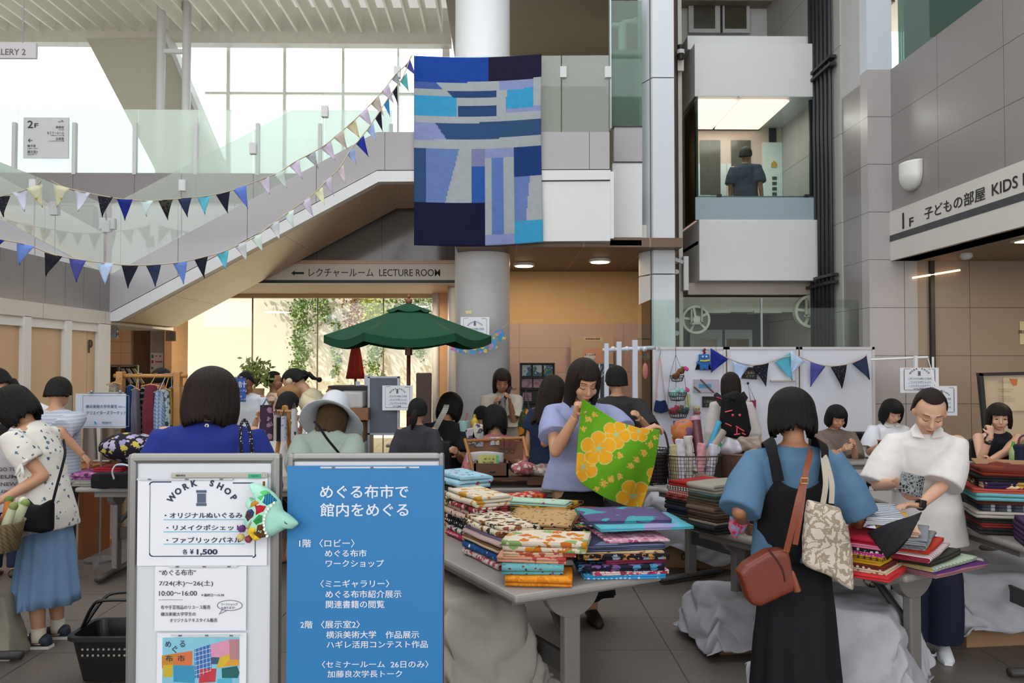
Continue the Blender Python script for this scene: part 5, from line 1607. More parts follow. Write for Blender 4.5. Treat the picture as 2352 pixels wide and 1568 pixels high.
lady_chin = person('seated person in a black sleeveless top resting chin on one hand', 2283, 7.4, 922, 166, hp=12, hy=8, lean=10, bend=10, sit=.46, hair='bobshort', hair_m=HAIR_BROWN, top_m=cloth('plain', '#1a1a20'), bot_m=cloth('plain', '#33343c'), bot='trousers', seed=27, voxel=.007, sleeve=(0, .05, .05), width=.98, eyes='open', skin=SKIN_L,
     arms=((P(2262, 1066, 6.98), (-.7, 0, -.6)), (P(2276, 1000, 7.08), (.25, .3, -1))), hands=({'curl': .8}, {'dir': (.0, .1, 1), 'palm': (0, 1, .2), 'curl': .95}), shoes=(mat('#85878c'), mat('#c9cbd0')))
lift_base = lz(552) + .005
person('person in a dark T-shirt riding inside the glazed lift car', 1716, 12.35, 340, -25, hp=6, hair='short', top_m=cloth('plain', '#343c4c'), bot_m=DARKCLO, bot='trousers', seed=28, face=False, base=lift_base, fixed_h=P(1716, 340, 12.35).z - lift_base + .02, build=1.12, width=1.1, sleeve=(.9, .055, .06), shoes=(DARK,), skin=SKIN_D)
PJ = cloth('plain', '#131317')
def body_pts(p, pts):
 return [p['M'] @ V(q) for q in pts]
def strap(p, nm, pts, w, th, m, par, n=8, local=True):
 """strap following points in the wearer's own space"""
 ctr = p['J']['chest']
 sp = smoothpath(pts, n)
 b = band(sp, w, th, lambda q: (V((q.x, q.y, 0)) - V((ctr.x * .5, ctr.y, 0))) + V((0, 0, max(0, q.z - p['J']['shl'].z) * 3)))
 b.xf(p['M'])
 return ob(nm, b, m, par, smooth=False)
p = lady_front
h, J_ = p['h'], p['J']
def bib(side):
 def fn(u, v):
  top_ = .745 if side < 0 else .745
  z = ease(top_, .50, v) * h
  ww = ease(.56, 1.25, min(1, v * 2.0)) if v < .5 else 1.25
  if v < .08:
   ww *= 1
  a = (u - .5) * ww * 2.0
  f = max(0, min(1, (z - .61 * h) / (.1 * h)))
  rx = ease(.118, .122, f) * h
  ry = ease(.090, .096, f) * h
  dip = .03 * h * (1 - (2 * u - 1) ** 2) * max(0, 1 - v * 4)
  cy = ease(J_['waist'].y, J_['chest'].y, f)
  return V((rx * sin(a), cy - ry * cos(a) if side < 0 else cy + ry * cos(a), z - dip))
 return fn
pin = MB().grid(bib(-1), 30, 24, thick=-.004)
ob('pinafore_back', pin, PJ, p['r'], world=False, smooth=True)
for sx_ in (-1, 1):
 strap(p, 'pinafore_strap', [(sx_ * .060 * h, J_['chest'].y - .085 * h, .735 * h), (sx_ * .070 * h, J_['shl'].y - .072 * h, .80 * h), (sx_ * .074 * h, J_['shl'].y - .035 * h, .838 * h), (sx_ * .074 * h, J_['shl'].y + .03 * h, .836 * h), (sx_ * .062 * h, J_['chest'].y + .08 * h, .755 * h)], .052, .004, PJ, p['r'])
lb = root('shoulder_bag', p['M'] @ V((-.07, -.17, .78)))
tag(lb, 'brown leather shoulder bag with a tassel hanging behind the pinafore dress', 'bag')
LEA = mat('#6a2a17', .42, var=.08, sc=25, bump=.15, bsc=220)
LEA2 = mat('#7d3d22', .45, var=.06, sc=30)
GOLD = mat('#c9a25a', .25, 1.0, var=.03)
def bagpt(x, y, dy=0.0):
 return P(x, y, 3.42 + dy)
bag_out = [(1692, 1312), (1708, 1292), (1758, 1262), (1790, 1258), (1806, 1264), (1812, 1290), (1822, 1340), (1818, 1352), (1740, 1388), (1722, 1384), (1712, 1372)]
bb = MB()
c = bagpt(1755, 1320)
rim = [bagpt(*q) for q in bag_out]
for t_ in ():
 pass
rings = []
for t_, f in ((-1, .82), (-.92, .95), (-.6, 1.0), (.6, 1.0), (.92, .95), (1, .82)):
 rings.append([c + (q - c) * f + V((0, .045 * t_, 0)) for q in rim])
bb.loft(rings)
ob('body', blob(bb, .006, 2), LEA, lb, smooth=True)
zp_ = smoothpath([bagpt(1765, 1262, -.045), bagpt(1784, 1285, -.047), bagpt(1798, 1310, -.047), bagpt(1803, 1336, -.045)], 5)
ob('zip', MB().tube(zp_, .0035, 6), mat('#3a1a10', .5), lb)
sp_ = [bagpt(1805, 1268, -.02), bagpt(1818, 1215, -.03), bagpt(1833, 1150, -.03), bagpt(1846, 1100, .0), bagpt(1856, 1060, .03), bagpt(1862, 1037, .09), bagpt(1864, 1035, .2)]
nh = lambda q: V((0, -1, .15))
ob('strap', band(smoothpath(sp_, 6), .025, .004, nh), LEA2, lb)
sp2 = [bagpt(1826, 1250, -.022), bagpt(1838, 1180, -.026), bagpt(1847, 1110, -.01)]
ob('strap_end', band(smoothpath(sp2, 5), .022, .004, nh), LEA2, lb)
for x, y, w_, h_ in ((1848, 1104, 17, 12), (1804, 1271, 11, 12)):
 q = bagpt(x, y, -.03)
 s_ = 3.4 / 1900
 bk = MB()
 for a_, b_ in (((-1, -1), (1, -1)), ((1, -1), (1, 1)), ((1, 1), (-1, 1)), ((-1, 1), (-1, -1))):
  bk.tube([q + V((a_[0] * w_ / 2 * s_, 0, a_[1] * h_ / 2 * s_)), q + V((b_[0] * w_ / 2 * s_, 0, b_[1] * h_ / 2 * s_))], .0022, 6)
 ob('buckle', bk, GOLD, lb)
ch = MB()
for k in range(7):
 q = bagpt(1808 + k * 1.6, 1280 + k * 5, -.035)
 ch.tube([q + V((.0028 * cos(a), .002 * sin(a) * (k % 2), .0046 * sin(a))) for a in [2 * pi * j / 10 for j in range(11)]], .0011, 5)
ob('chain', ch, GOLD, lb)
q0, q1 = bagpt(1819, 1310, -.035), bagpt(1832, 1357, -.035)
ts = MB().tube([q0, q0.lerp(q1, .15), q0.lerp(q1, .5), q1], [.005, .009, .012, .0145], 14)
ob('tassel', ts, LEA2, lb)
ft = root('tote_bag', P(1900, 1354, 3.42))
tag(ft, 'cream canvas tote bag with a taupe floral print on the shoulder', 'bag')
TOT = cloth('camo', '#c9c0b2', '#9b8b78', '#c9c0b2', s=26)
to = [(1854, 1146), (1872, 1150), (1928, 1166), (1946, 1212), (1956, 1260), (1958, 1352), (1952, 1354), (1900, 1320), (1852, 1300), (1843, 1290), (1844, 1230)]
rim = [P(x, y, 3.45) for x, y in to]
c = P(1900, 1245, 3.45)
rings = [[c + (q - c) * f + V((0, .032 * t_, 0)) for q in rim] for t_, f in ((-1, .62), (-.85, .88), (-.35, 1.0), (.35, 1.0), (.85, .88), (1, .62))]
ob('body', wrinkle(blob(MB().loft(rings), .006, 2), .004, 14), TOT, ft, smooth=True)
for xs in ((1890, 1898, 1893, 1888), (1909, 1912, 1900, 1890)):
 ob('handle', band(smoothpath([P(xs[0], 1156, 3.42), P(xs[1] - 2, 1110, 3.44), P(xs[2] - 2, 1060, 3.5), P(xs[3], 1036, 3.58), P(xs[3], 1034, 3.68)], 5), .022, .003, nh), cloth('plain', '#a79d90'), ft)
db = root('handbag', P(600, 1130, 3.42))
tag(db, 'black handbag with white-dotted straps on the blue blouse shoulder', 'bag')
for x0, x1, x2 in ((556, 553, 553), (566, 572, 577)):
 ob('strap', band(smoothpath([P(560, 965, 3.52), P(x0, 968, 3.43), P(x1 + (3 if x0 > 560 else 0), 995, 3.385), P(x2 + 2, 1040, 3.37), P(x2 + 6, 1100, 3.37)], 5), .014, .003, nh), cloth('dots', '#15151b', '#c9ccd4', s=110), db)
ob('body', MB().b2((P(545, 0, 3.37).x, 3.32, .78), (P(640, 0, 3.37).x, 3.42, P(0, 1098, 3.37).z)), DARKCLO, db, bevel=.03)
p = lady_leaf
cp = root('crossbody_bag', P(95, 1225, 4.5))
tag(cp, 'black crossbody pouch hanging at the hip over the pale blue skirt', 'bag')
po = [(58, 1142), (72, 1158), (92, 1160), (118, 1146), (123, 1155), (122, 1218), (98, 1224), (58, 1218), (36, 1205)]
rim = [P(x, y, 4.50) for x, y in po]
c = P(82, 1192, 4.50)
rings = [[c + (q - c) * f + V((0, .035 * t_, 0)) for q in rim] for t_, f in ((-1, .7), (-.8, .92), (-.3, 1), (.3, 1), (.8, .92), (1, .7))]
ob('body', blob(MB().loft(rings), .007, 3), cloth('plain', '#0f0f14'), cp, smooth=True)
ob('strap', band(smoothpath([P(120, 1160, 4.5), P(130, 1120, 4.5), P(145, 1065, 4.53), P(150, 1038, 4.57), P(146, 1010, 4.68)], 6), .014, .004, nh), cloth('plain', '#0f0f14'), cp)
for p, nm, lab, cat, m, pts, w_, bagpos in (
  (lady_hat, 'crossbody_bag', 'thin black crossbody bag over the sage jacket back', 'bag', DARKCLO, [P(722, 968, 4.74), P(732, 978, 4.70), P(752, 1008, 4.70), P(778, 1040, 4.73), P(800, 1075, 4.8)], .014, (800, 1090, 4.83)),
  (lady_tee, 'crossbody_bag', 'pale woven crossbody bag on the black T-shirt', 'bag', cloth('hstripes', '#8d8a86', '#a9a6a0', s=60), [P(1026, 930, 7.75), P(1022, 942, 7.62), P(1008, 968, 7.62), P(998, 988, 7.66)], .05, (990, 1004, 7.66)),
  (lady_cream, 'crossbody_bag', 'black crossbody bag on the long cream dress', 'bag', DARKCLO, [P(1174, 888, 8.6), P(1168, 898, 8.46), P(1155, 925, 8.44), P(1144, 952, 8.46)], .035, (1138, 975, 8.46)),
  (lady_beige, 'shoulder_bag', 'ochre shoulder bag on the beige top of the bowing person', 'bag', cloth('plain', '#6d4a1e'), [P(752, 895, 7.55), P(764, 905, 7.52), P(772, 930, 7.5), P(778, 950, 7.5)], .05, (779, 962, 7.5))):
 q = root(nm, P(*bagpos))
 tag(q, lab, cat)
 ob('strap', band(smoothpath(pts, 6), w_, .004, nh), m, q)
 b_ = P(*bagpos)
 ob('body', MB().ball(b_ + V((0, 0, -.06)), (.12, .06, .10), 14, 10), m, q, smooth=True)
p = lady_pack
bpk = root('backpack', p['M'] @ V((0, -.2, .9)))
tag(bpk, 'black backpack with pink cartoon face trim on the white blouse', 'backpack')
bo = [(1660, 908), (1690, 896), (1708, 908), (1716, 940), (1724, 985), (1718, 1002), (1690, 1008), (1660, 1000), (1654, 960)]
rim = [P(x, y, 7.78) for x, y in bo]
c = P(1688, 955, 7.78)
rings = [[c + (q - c) * f + V((0, .07 * t_, 0)) for q in rim] for t_, f in ((-1, .72), (-.8, .93), (-.3, 1), (.3, 1), (.8, .93), (1, .7))]
ob('body', blob(MB().loft(rings), .009, 3), cloth('plain', '#101013'), bpk, smooth=True)
PNK = mat('#d24a5c', .5)
tr_ = MB()
for pts in ([(1665, 946), (1682, 942)], [(1666, 972), (1680, 978)], [(1690, 978), (1709, 990)], [(1693, 980), (1692, 998)], [(1686, 998), (1700, 996)], [(1704, 994), (1712, 998)]):
 tr_.tube([P(x, y, 7.70) for x, y in pts], .006, 6)
ob('trim', tr_, PNK, bpk)
for x in (1683, 1699):
 q = P(x, 953, 7.705)
 ob('eye_patch', MB().ball(q, (.013, .008, .012), 10, 8), PNK, bpk)
ob('handle', MB().tube([P(1678, 921, 7.7), P(1680, 914, 7.68), P(1688, 915, 7.68), P(1688, 922, 7.7)], .008, 8), DARKCLO, bpk)
for a_, b_ in (((1648, 910), (1662, 930)), ((1710, 908), (1698, 928))):
 ob('strap', band([P(a_[0], a_[1], 7.98), P(a_[0], a_[1], 7.9), P((a_[0] + b_[0]) / 2, (a_[1] + b_[1]) / 2, 7.84), P(b_[0], b_[1], 7.80)], .075, .012, nh), DARKCLO, bpk)
ob('piping', MB().tube(smoothpath([P(1646, 912, 7.86), P(1668, 920, 7.80), P(1690, 928, 7.74), P(1704, 938, 7.74)], 5), .007, 6), mat('#a5202c', .5), bpk)
p = lady_white
sw_ = root('smart_watch', P(2103, 1161, 4.22))
tag(sw_, 'black square smart watch on the wrist over the folded cloth', 'watch')
s_, e_, w_ = [p['M'] @ q for q in p['A'][-1]]
ax_ = (w_ - e_).normalized()
ob('case', MB().box(w_ - ax_ * .005 + V((-.0, -.030, .012)), (.036, .012, .040), Matrix.Rotation(.2, 3, 'Y')), mat('#0d0d0f', .2), sw_, bevel=.006)
ob('strap', MB().tube([w_ - ax_ * .018, w_ + ax_ * .002], [.0285, .0285], 18), mat('#15151a', .6), sw_)
p = lady_chin
cw = root('wrist_watch', P(2285, 1030, 7.05))
tag(cw, 'black wrist watch on the forearm of the chin-resting person', 'watch')
s_, e_, w_ = [p['M'] @ q for q in p['A'][1]]
ax_ = (w_ - e_).normalized()
ob('strap', MB().tube([e_.lerp(w_, .72) - ax_ * .012, e_.lerp(w_, .72) + ax_ * .012], .030, 16), mat('#17181e', .5), cw)
ob('case', MB().ball(e_.lerp(w_, .72) + V((0, -.03, 0)), (.022, .008, .022), 14, 8), mat('#22232a', .3), cw, smooth=True)
ph = root('phone', P(1153, 928, 8.4))
tag(ph, 'dark phone held in front of the long cream dress', 'phone')
ob('case', MB().box(P(1153, 926, 8.38), (.075, .012, .13), Matrix.Rotation(-.6, 3, 'X')), mat('#2a2622', .3), ph, bevel=.006)
for p, n_ in ((lady_white, 1), (lady_shirt, 1)):
 J_, h = p['J'], p['h']
 for sx_ in (-1, 1):
  c0 = J_['neck'] + V((sx_ * .022 * h, .030 * h, .012 * h))
  col = MB().add([c0 + V((0, -.03 * h, .010 * h)) + V((sx_ * .012 * h, 0, 0)), c0 + V((sx_ * .032 * h, -.01 * h, -.010 * h)), c0 + V((sx_ * .030 * h, .030 * h, -.034 * h)), c0 + V((-sx_ * .010 * h, .030 * h, -.040 * h))], [(0, 1, 2, 3)])
  o_ = ob('collar', col, cloth('plain', '#d6d3d1'), p['r'], world=False)
  md = o_.modifiers.new('t', 'SOLIDIFY')
  md.thickness = .004
 pm = MB().add([J_['neck'] + V((0, .052 * h, -.055 * h)), J_['neck'] + V((-.022 * h, .046 * h, .004 * h)), J_['neck'] + V((.022 * h, .046 * h, .004 * h))], [(0, 1, 2)])
# ================================================================ TABLES AND THE CLOTH ON THEM
TGREY = mat('#6f6b69', .5, var=.04)
TTOP = mat('#8b8682', .45, var=.04)
TDARK = mat('#3a3837', .5, var=.08)
TH = .70
def on(px, py, z=TH):
 """the point at height z seen at pixel (px, py)"""
 v = CM @ V(((px - 1176.0) / FPX, (784.0 - py) / FPX, -1.0))
 return EYE + v * ((z - EYE.z) / v.z)
def table(label, A, ang, L, W, far_side=1, sticker=True):
 """folding table: near corner A, long edge along angle ang (degrees from +X), width to its left (1) or right (-1)"""
 a = R(ang)
 u, w = V((cos(a), sin(a), 0)), V((-sin(a), cos(a), 0)) * far_side
 c = V((A[0], A[1], 0)) + u * L / 2 + w * W / 2
 r = root('folding_table', c, a)
 tag(r, label, 'table', 'grey folding tables')
 H = TH
 ob('tabletop', MB().b2((-L / 2, -W / 2, H - .034), (L / 2, W / 2, H)), TTOP, r, world=False, bevel=.012)
 ob('apron', MB().b2((-L / 2 + .12, -W / 2 + .05, H - .075), (L / 2 - .12, W / 2 - .05, H - .034)), TGREY, r, world=False)
 for s in (-1, 1):
  x = s * (L / 2 - .17)
  ob('leg', MB().b2((x - .022, -.04, .05), (x + .022, .04, H - .1)), TGREY, r, world=False, bevel=.008)
  hb = [(.14 * cos(t), -.14 * sin(t)) for t in [pi * k / 14 for k in range(15)]]
  m = MB().prism([(y, H - .034 + z) for y, z in hb], x - .025, x + .025, ax='X')
  ob('bracket', m, TGREY, r, world=False, bevel=.004)
  ob('foot', MB().tube([(x, -W / 2 + .02, .035), (x, W / 2 - .02, .035)], .03, 12, flat=(.75, 1)), TDARK, r, world=False, smooth=True)
  ob('brace', MB().tube([(x - s * .02, 0, H - .30), (x - s * .26, 0, H - .06)], .018, 8), TDARK, r, world=False)
 ob('stretcher', MB().b2((-L / 2 + .19, -.012, .27), (L / 2 - .19, .012, .36)), TDARK, r, world=False, bevel=.004)
 if sticker:
  ob('label', MB().b2((-.02, -W / 2 - .0012, H - .027), (.03, -W / 2 + .001, H - .010)), PAPER, r, world=False)
 return r
A1 = on(1183, 1368)
B1 = on(1521, 1317)
w1 = V((B1.x - A1.x, B1.y - A1.y, 0))
ang1 = math.degrees(atan2(w1.y, w1.x))
u1 = V((-w1.y, w1.x, 0)).normalized()
table('grey folding table heaped with printed cloth beside the blue poster', A1, ang1 + 90, 1.8, w1.length, far_side=-1, sticker=False)
A2 = on(2080, 1322)
B2 = on(1556, 1197)
w2 = V((B2.x - A2.x, B2.y - A2.y, 0))
ang2 = math.degrees(atan2(w2.y, w2.x))
table('grey folding table behind the pinafore dress with plain and striped cloth', B2, ang2 + 180, w2.length, .60)
C3 = on(1478, 1112)
D3 = on(1640, 1147)
ang3 = math.degrees(atan2(D3.y - C3.y, D3.x - C3.x))
table('grey folding table carrying the wire basket and brown bin', C3, ang3, 1.5, .6, far_side=1)
A4 = on(1040, 1131)
table('grey folding table under the wooden drawers and gift packs', (-.36, 5.95), 2, 1.5, .6)
A5 = on(171, 1120)
table('grey folding table with pink clothes and black bags behind the white stand', (A5.x, A5.y), 0, 1.8, .6)
A6 = on(52, 1218)
table('grey folding table with leek-shaped toys in front of the leaf-print blouse', (A6.x - .6 + .02, A6.y - 1.8 * .9), 114 - 24 + 0, 1.8, .6, far_side=-1, sticker=False)
table('grey folding table stacked with woven scarves at the side', (2.56, 4.02), 92, 1.8, .62, far_side=-1)
T8 = on(1900, 1060)
table('pale grey workshop table where two people sew', (P(1855, 0, 7.5).x, floor_d(1062, .7)), 0, 1.5, .6)
table('grey workshop table in front of the chin-resting person', (P(2215, 0, 6.9).x, floor_d(1098, .7)), 2, 1.5, .55)
table('low table with green craft mats beside the grey panel', (P(872, 0, 8.6).x, floor_d(1020, .7)), 0, .75, .5, sticker=False)
table('dark craft table where the children sit by the pillar', (P(1040, 0, 7.6).x, floor_d(1020, .7) - 1.2), 0, .95, .5, sticker=False)
ORD = ['lowest', 'second-lowest', 'third-lowest', 'fourth-lowest', 'fifth-lowest', 'sixth-lowest', 'seventh-lowest', 'eighth-lowest', 'ninth-lowest', 'tenth-lowest', 'eleventh-lowest']
def fold_mesh(W, D, n, t, seed, amp=.005):
 a = .40 * t
 ctr = []
 for i in range(n):
  z = (i + .5) * t
  row = [(-D / 2 + t / 2 + (D - t) * k / 6, z) for k in range(7)]
  if i % 2:
   row = row[::-1]
  ctr += row
  if i < n - 1:
   yc = row[-1][0]
   s = 1 if yc > 0 else -1
   for k in range(1, 4):
    q = -pi / 2 + pi * k / 4
    ctr.append((yc + s * t / 2 * cos(q), z + t / 2 + t / 2 * sin(q)))
 L_, R_ = [], []
 for i in range(len(ctr)):
  p0, p1 = ctr[max(i - 1, 0)], ctr[min(i + 1, len(ctr) - 1)]
  dx, dz = p1[0] - p0[0], p1[1] - p0[1]
  l = sqrt(dx * dx + dz * dz) or 1
  L_.append((ctr[i][0] - dz / l * a, ctr[i][1] + dx / l * a))
  R_.append((ctr[i][0] + dz / l * a, ctr[i][1] - dx / l * a))
 outl = L_ + R_[::-1]
 rings = []
 for k in range(9):
  f = k / 8 - .5
  rings.append([V((W * f, y, z)) for y, z in outl])
 m = MB().loft(rings)
 H = n * t
 vs = []
 for p in m.v:
  p = V(p)
  nz = noise.noise_vector(V((p.x * 7 + seed * 5.1, p.y * 7, p.z * 16 + seed)))
  k_ = min(1, p.z / max(t, .004))
  p += V((nz.x * amp * 1.6, nz.y * amp * 1.6, nz.z * amp * k_ * .8))
  p.z = max(p.z, .0)
  vs.append(tuple(p))
 m.v = vs
 return m
def pile(where, base, rz, items, group, W=.28, D=.24, z0=None, k=.64):
 """a stack of folded cloths, each its own thing; items: (what it looks like, material, layers, layer height, dW, dD, shift x, shift y, turn)"""
 z = base.z if z0 is None else z0
 n = len(items)
 rot = Matrix.Rotation(R(rz), 3, 'Z')
 for i, it in enumerate(items):
  what, m, ly, t = it[:4]
  t *= k
  dW, dD, sx, sy, tn = (list(it[4:]) + [0] * 5)[:5]
  me = fold_mesh(W + dW, D + dD, ly, t, i + base.x * 10)
  pos = V((base.x, base.y, 0)) + rot @ V((sx, sy, 0))
  o = ob('folded_cloth', me, m, None, loc=(pos.x, pos.y, z + .001), rz=R(rz + tn), smooth=True)
  pl_ = 'topmost' if i == n - 1 and n > 1 else ORD[min(i, 10)]
  tag(o, '%s folded cloth %s %s' % (what, ('%s in' % pl_) if n > 1 else 'on', where), 'folded cloth', group)
  z += ly * t * .96
 return z
c_ = cloth
G1 = 'folded prints on the table beside the blue poster'
pile('the near corner stack', on(1240, 1333), -9 + 4, [
 ('bright orange', c_('camo', '#d0801c', '#d98d28', '#c9741a', s=30), 3, .022, .02),
 ('turquoise tiny print', c_('sprig', '#5f9fa6', '#7c2f3c', '#2b3a66', s=42), 3, .021, .0, .0, -.03, .03, 3),
 ('peach and coral', c_('camo', '#c98f72', '#c98f72', '#a8433f', s=12), 2, .02, .03, 0, -.03, .06, -4),
 ('red and cream', c_('flowers', '#c9a88a', '#a5493c', s=25), 2, .014, .05, 0, .0, .07, 0),
 ('cream sunflower print', c_('flowers', '#cdbfae', '#c07c22', '#b8641c', '#7f9a5c', s=17), 2, .036, .10, .05, .03, .09, -6)], G1, W=.25, D=.22)
z_ = pile('the middle pile', on(1255, 1262), -4, [
 ('rose pink', c_('plain', '#a5626e'), 2, .018, .04, .04),
 ('light blue star print', c_('dots', '#4a74a8', '#a9bdd6', s=42), 3, .02, .05, .06, 0, 0, 0),
 ('black and white patch', c_('camo', '#cfc8c0', '#cfc8c0', '#17151a', s=14), 2, .018, .0, .02, -.01, .01, 3),
 ('black with cream blossoms', c_('flowers', '#17130f', '#cbb794', '#17130f', s=30), 4, .017, -.01, 0, 0, .02, 4),
 ('tan and black brush print', c_('sprig', '#b08d60', '#1c1610', s=34), 3, .017, .03, .06, -.02, .05, -8)], G1, W=.30, D=.34)
pile('the middle pile ridge', on(1215, 1222), -20, [('pale mint floral', c_('sprig', '#9fc0ae', '#b24a58', '#c9a24c', s=30), 2, .018, .10, -.02)], G1, W=.34, D=.16, z0=.70 + .15)
pile('the right heap near the table end', on(1420, 1312), 4, [
 ('bright blue dotted', c_('dots', '#2f8cc4', '#a9c9dd', s=52), 2, .015, .04),
 ('pink and white floral', c_('flowers', '#c9b4b4', '#b23a5c', '#8d2f4c', s=34), 2, .012, .02, 0, .02, .0, 2),
 ('dark navy print', c_('flowers', '#121626', '#6a4a7c', '#3f7fa0', s=26), 3, .014, .06, .02, -.01, .01, -2),
 ('maroon', c_('plain', '#6c2338'), 2, .014, -.04, 0, .04, .02, 6),
 ('black multicolour print', c_('flowers', '#14131a', '#a97a3c', '#7c8fa0', s=30), 3, .014, .08, .03, 0, .03, 0),
 ('sand beige', c_('sprig', '#ae9474', '#6b4a34', s=30), 1, .014, .08, .03, -.02, .03, -3),
 ('indigo woven', c_('hstripes', '#23283f', '#585f7c', s=120), 3, .015, .04, .03, .0, .04, 3),
 ('pink floral', c_('flowers', '#b07c90', '#c9a9b4', '#8d3f66', s=40), 1, .018, -.02, 0, .06, .05, 4)], G1, W=.30, D=.28)
pile('the right heap top', on(1440, 1290), 9, [
 ('aqua and lilac giant print', c_('camo', '#4f9fb0', '#4f9fb0', '#8d84ae', s=5), 2, .012, .08, .05, .04, 0, 0),
 ('violet and teal', c_('camo', '#54466e', '#54466e', '#3f8f98', s=6), 3, .010, .04, .02, .0, .08, -4)], G1, W=.34, D=.30, z0=.70 + .172)
pile('the back right pile', on(1352, 1262), 12, [
 ('rose gingham', c_('plaid', '#8d5a6c', '#b78d9a', s=50), 2, .02, .0),
 ('royal blue plain', c_('plain', '#243a80'), 3, .018, .04, .02),
 ('soft pink', c_('plain', '#c9808a'), 3, .016, .0, .03, .05, .05, -4),
 ('navy with bright little creatures', c_('flowers', '#141b38', '#c9cfd4', '#b5302f', '#4f9a3c', '#c9ab32', s=26), 3, .018, .06, .08, .02, .06, -10)], G1, W=.30, D=.26, z0=.70)
for k, (px_, py_, its) in enumerate((
  (1128, 1288, [('white floral', c_('flowers', '#c9c1ba', '#b0485c', s=36), 2, .018), ('deep blue leafy', c_('sprig', '#1e4a86', '#2f7fae', '#c9d0d6', s=30), 2, .02), ('brown and cream stripe', c_('hstripes', '#6b4a2c', '#c9b69a', s=50), 2, .017), ('pale pink check', c_('plaid', '#c9a4a4', '#c9bcb4', s=70), 2, .016), ('lilac plain', c_('plain', '#8d80a8'), 1, .016), ('cream animal print', c_('flowers', '#c9bda6', '#7c4a2c', '#2c2420', s=26), 3, .017)]),
  (1080, 1240, [('red dotted', c_('dots', '#a8324c', '#d6c9c4', s=60), 2, .017), ('white blossom', c_('flowers', '#c9c4bd', '#3c3840', '#b0788a', s=30), 2, .017), ('black dotted', c_('dots', '#14141c', '#cfc9c0', s=48), 3, .018), ('pink panda print', c_('sprig', '#c9a79c', '#2c2428', s=30), 3, .02), ('red rose', c_('flowers', '#8d2a34', '#c9b4a4', '#1c1a18', s=28), 2, .016), ('ivory and gold', c_('camo', '#c9bfae', '#c9bfae', '#b8862c', s=18), 3, .02)]),
  (1044, 1204, [('white and rose', c_('flowers', '#cfc6c0', '#b0304c', s=34), 2, .018), ('midnight print', c_('flowers', '#14182c', '#c9b48c', '#5c7ca0', s=26), 3, .018), ('pale lime stripe', c_('hstripes', '#a8ad80', '#c9b4ac', s=60), 2, .015), ('blue and yellow', c_('camo', '#1e3f80', '#1e3f80', '#a8a84c', s=12), 2, .02), ('cream outline print', c_('geo', '#3c302c', '#c9bda8', '#c0b096', s=30), 3, .018), ('black floral', c_('sprig', '#14131c', '#c9bda8', s=34), 2, .018), ('sky blue robot print', c_('sprig', '#8fb8c9', '#a8323c', '#3c4a5c', s=22), 3, .024)]))):
 b_ = on(px_, py_)
 pile(['the near edge bolts', 'the halfway edge bolts', 'the edge bolts by the blue poster'][k], b_ + w1.normalized() * .045, ang1 + 90, its, G1, W=.36, D=.20, k=.92)
pile('the far left pile', on(1052, 1172), 14, [
 ('lemon yellow', c_('plain', '#c9a42c'), 3, .022, .04),
 ('pale aqua fringed', c_('plain', '#7fb8bf'), 3, .020, .0, .04, -.01, .0, 6)], G1, W=.32, D=.30, z0=.70 + .06)
pile('the far left pile base', on(1052, 1172), 14, [('dark teal', c_('plain', '#27424a'), 3, .02, 0)], G1, W=.30, D=.26, z0=.70)
pile('the far end of the heaped table', on(1195, 1178), 26, [
 ('turquoise and lime', c_('camo', '#1f8aac', '#1f8aac', '#a4c45c', s=10), 3, .03, .04),
 ('red and orange', c_('flowers', '#a8262c', '#c9641c', '#c9b49c', s=26), 3, .025, .08, -.06, -.02, .06, 8)], G1, W=.34, D=.20)
pile('the pile behind the tan print', on(1262, 1205), -24, [
 ('plain white', c_('plain', '#bcb8b4'), 2, .014, .06),
 ('red dotted wax print', c_('dots', '#8d2f20', '#b8923c', s=52), 2, .016, .04, .06, .05, -.03, 0),
 ('black and ochre wax print', c_('geo', '#b07f1c', '#17150f', '#1e2a1c', s=16), 2, .016, -.02, .04, -.04, .05, 0)], G1, W=.34, D=.34, z0=.70 + .05)
pile('the row under the wax prints', on(1262, 1205), -24, [('navy quilted', c_('plaid', '#1c2440', '#2c3a5c', s=40), 3, .016, 0)], G1, W=.32, D=.30)
G2 = 'folded cloth on the table behind the pinafore dress'
ev2 = ang2 + 180
pile('the left end stack', on(1602, 1200), ev2 + 2, [
 ('grey plain', c_('plain', '#5f5c60'), 2, .022, .0),
 ('dark green check', c_('plaid', '#23302c', '#3a4a44', s=60), 2, .018, .02),
 ('navy blue plain', c_('plain', '#161a2c'), 3, .02, 0),
 ('black plain', c_('plain', '#141416'), 2, .02, .02),
 ('wine red floral', c_('flowers', '#5c1c22', '#8d3f3c', s=30), 2, .018, 0),
 ('rose stripe', c_('stripes', '#a05a58', '#b88a80', s=60), 2, .016, -.02),
 ('white and black stripe', c_('stripes', '#b5b1a8', '#3c3a3c', s=50), 2, .014, 0),
 ('bright red', c_('plain', '#8d1a14'), 2, .02, -.04)], G2, W=.20, D=.30, k=.8)
pile('the brown stack beside the blue sleeve', on(1662, 1216), ev2, [
 ('charcoal plain', c_('plain', '#232326'), 3, .022, 0),
 ('houndstooth', c_('plaid', '#b0a48c', '#2c2a28', s=90), 1, .018, 0),
 ('dark brown', c_('plain', '#3a2a20'), 2, .02, .02),
 ('mushroom brown', c_('plain', '#5c4a40'), 3, .02, 0),
 ('tobacco stripe', c_('hstripes', '#6b5236', '#3c3024', s=70), 2, .018, .02),
 ('moss green', c_('plain', '#3a3f34'), 2, .02, 0),
 ('slate teal', c_('plain', '#4a6466'), 1, .016, .01),
 ('oatmeal tweed', c_('plain', '#8d877c'), 3, .02, 0)], G2, W=.20, D=.34, k=.8)
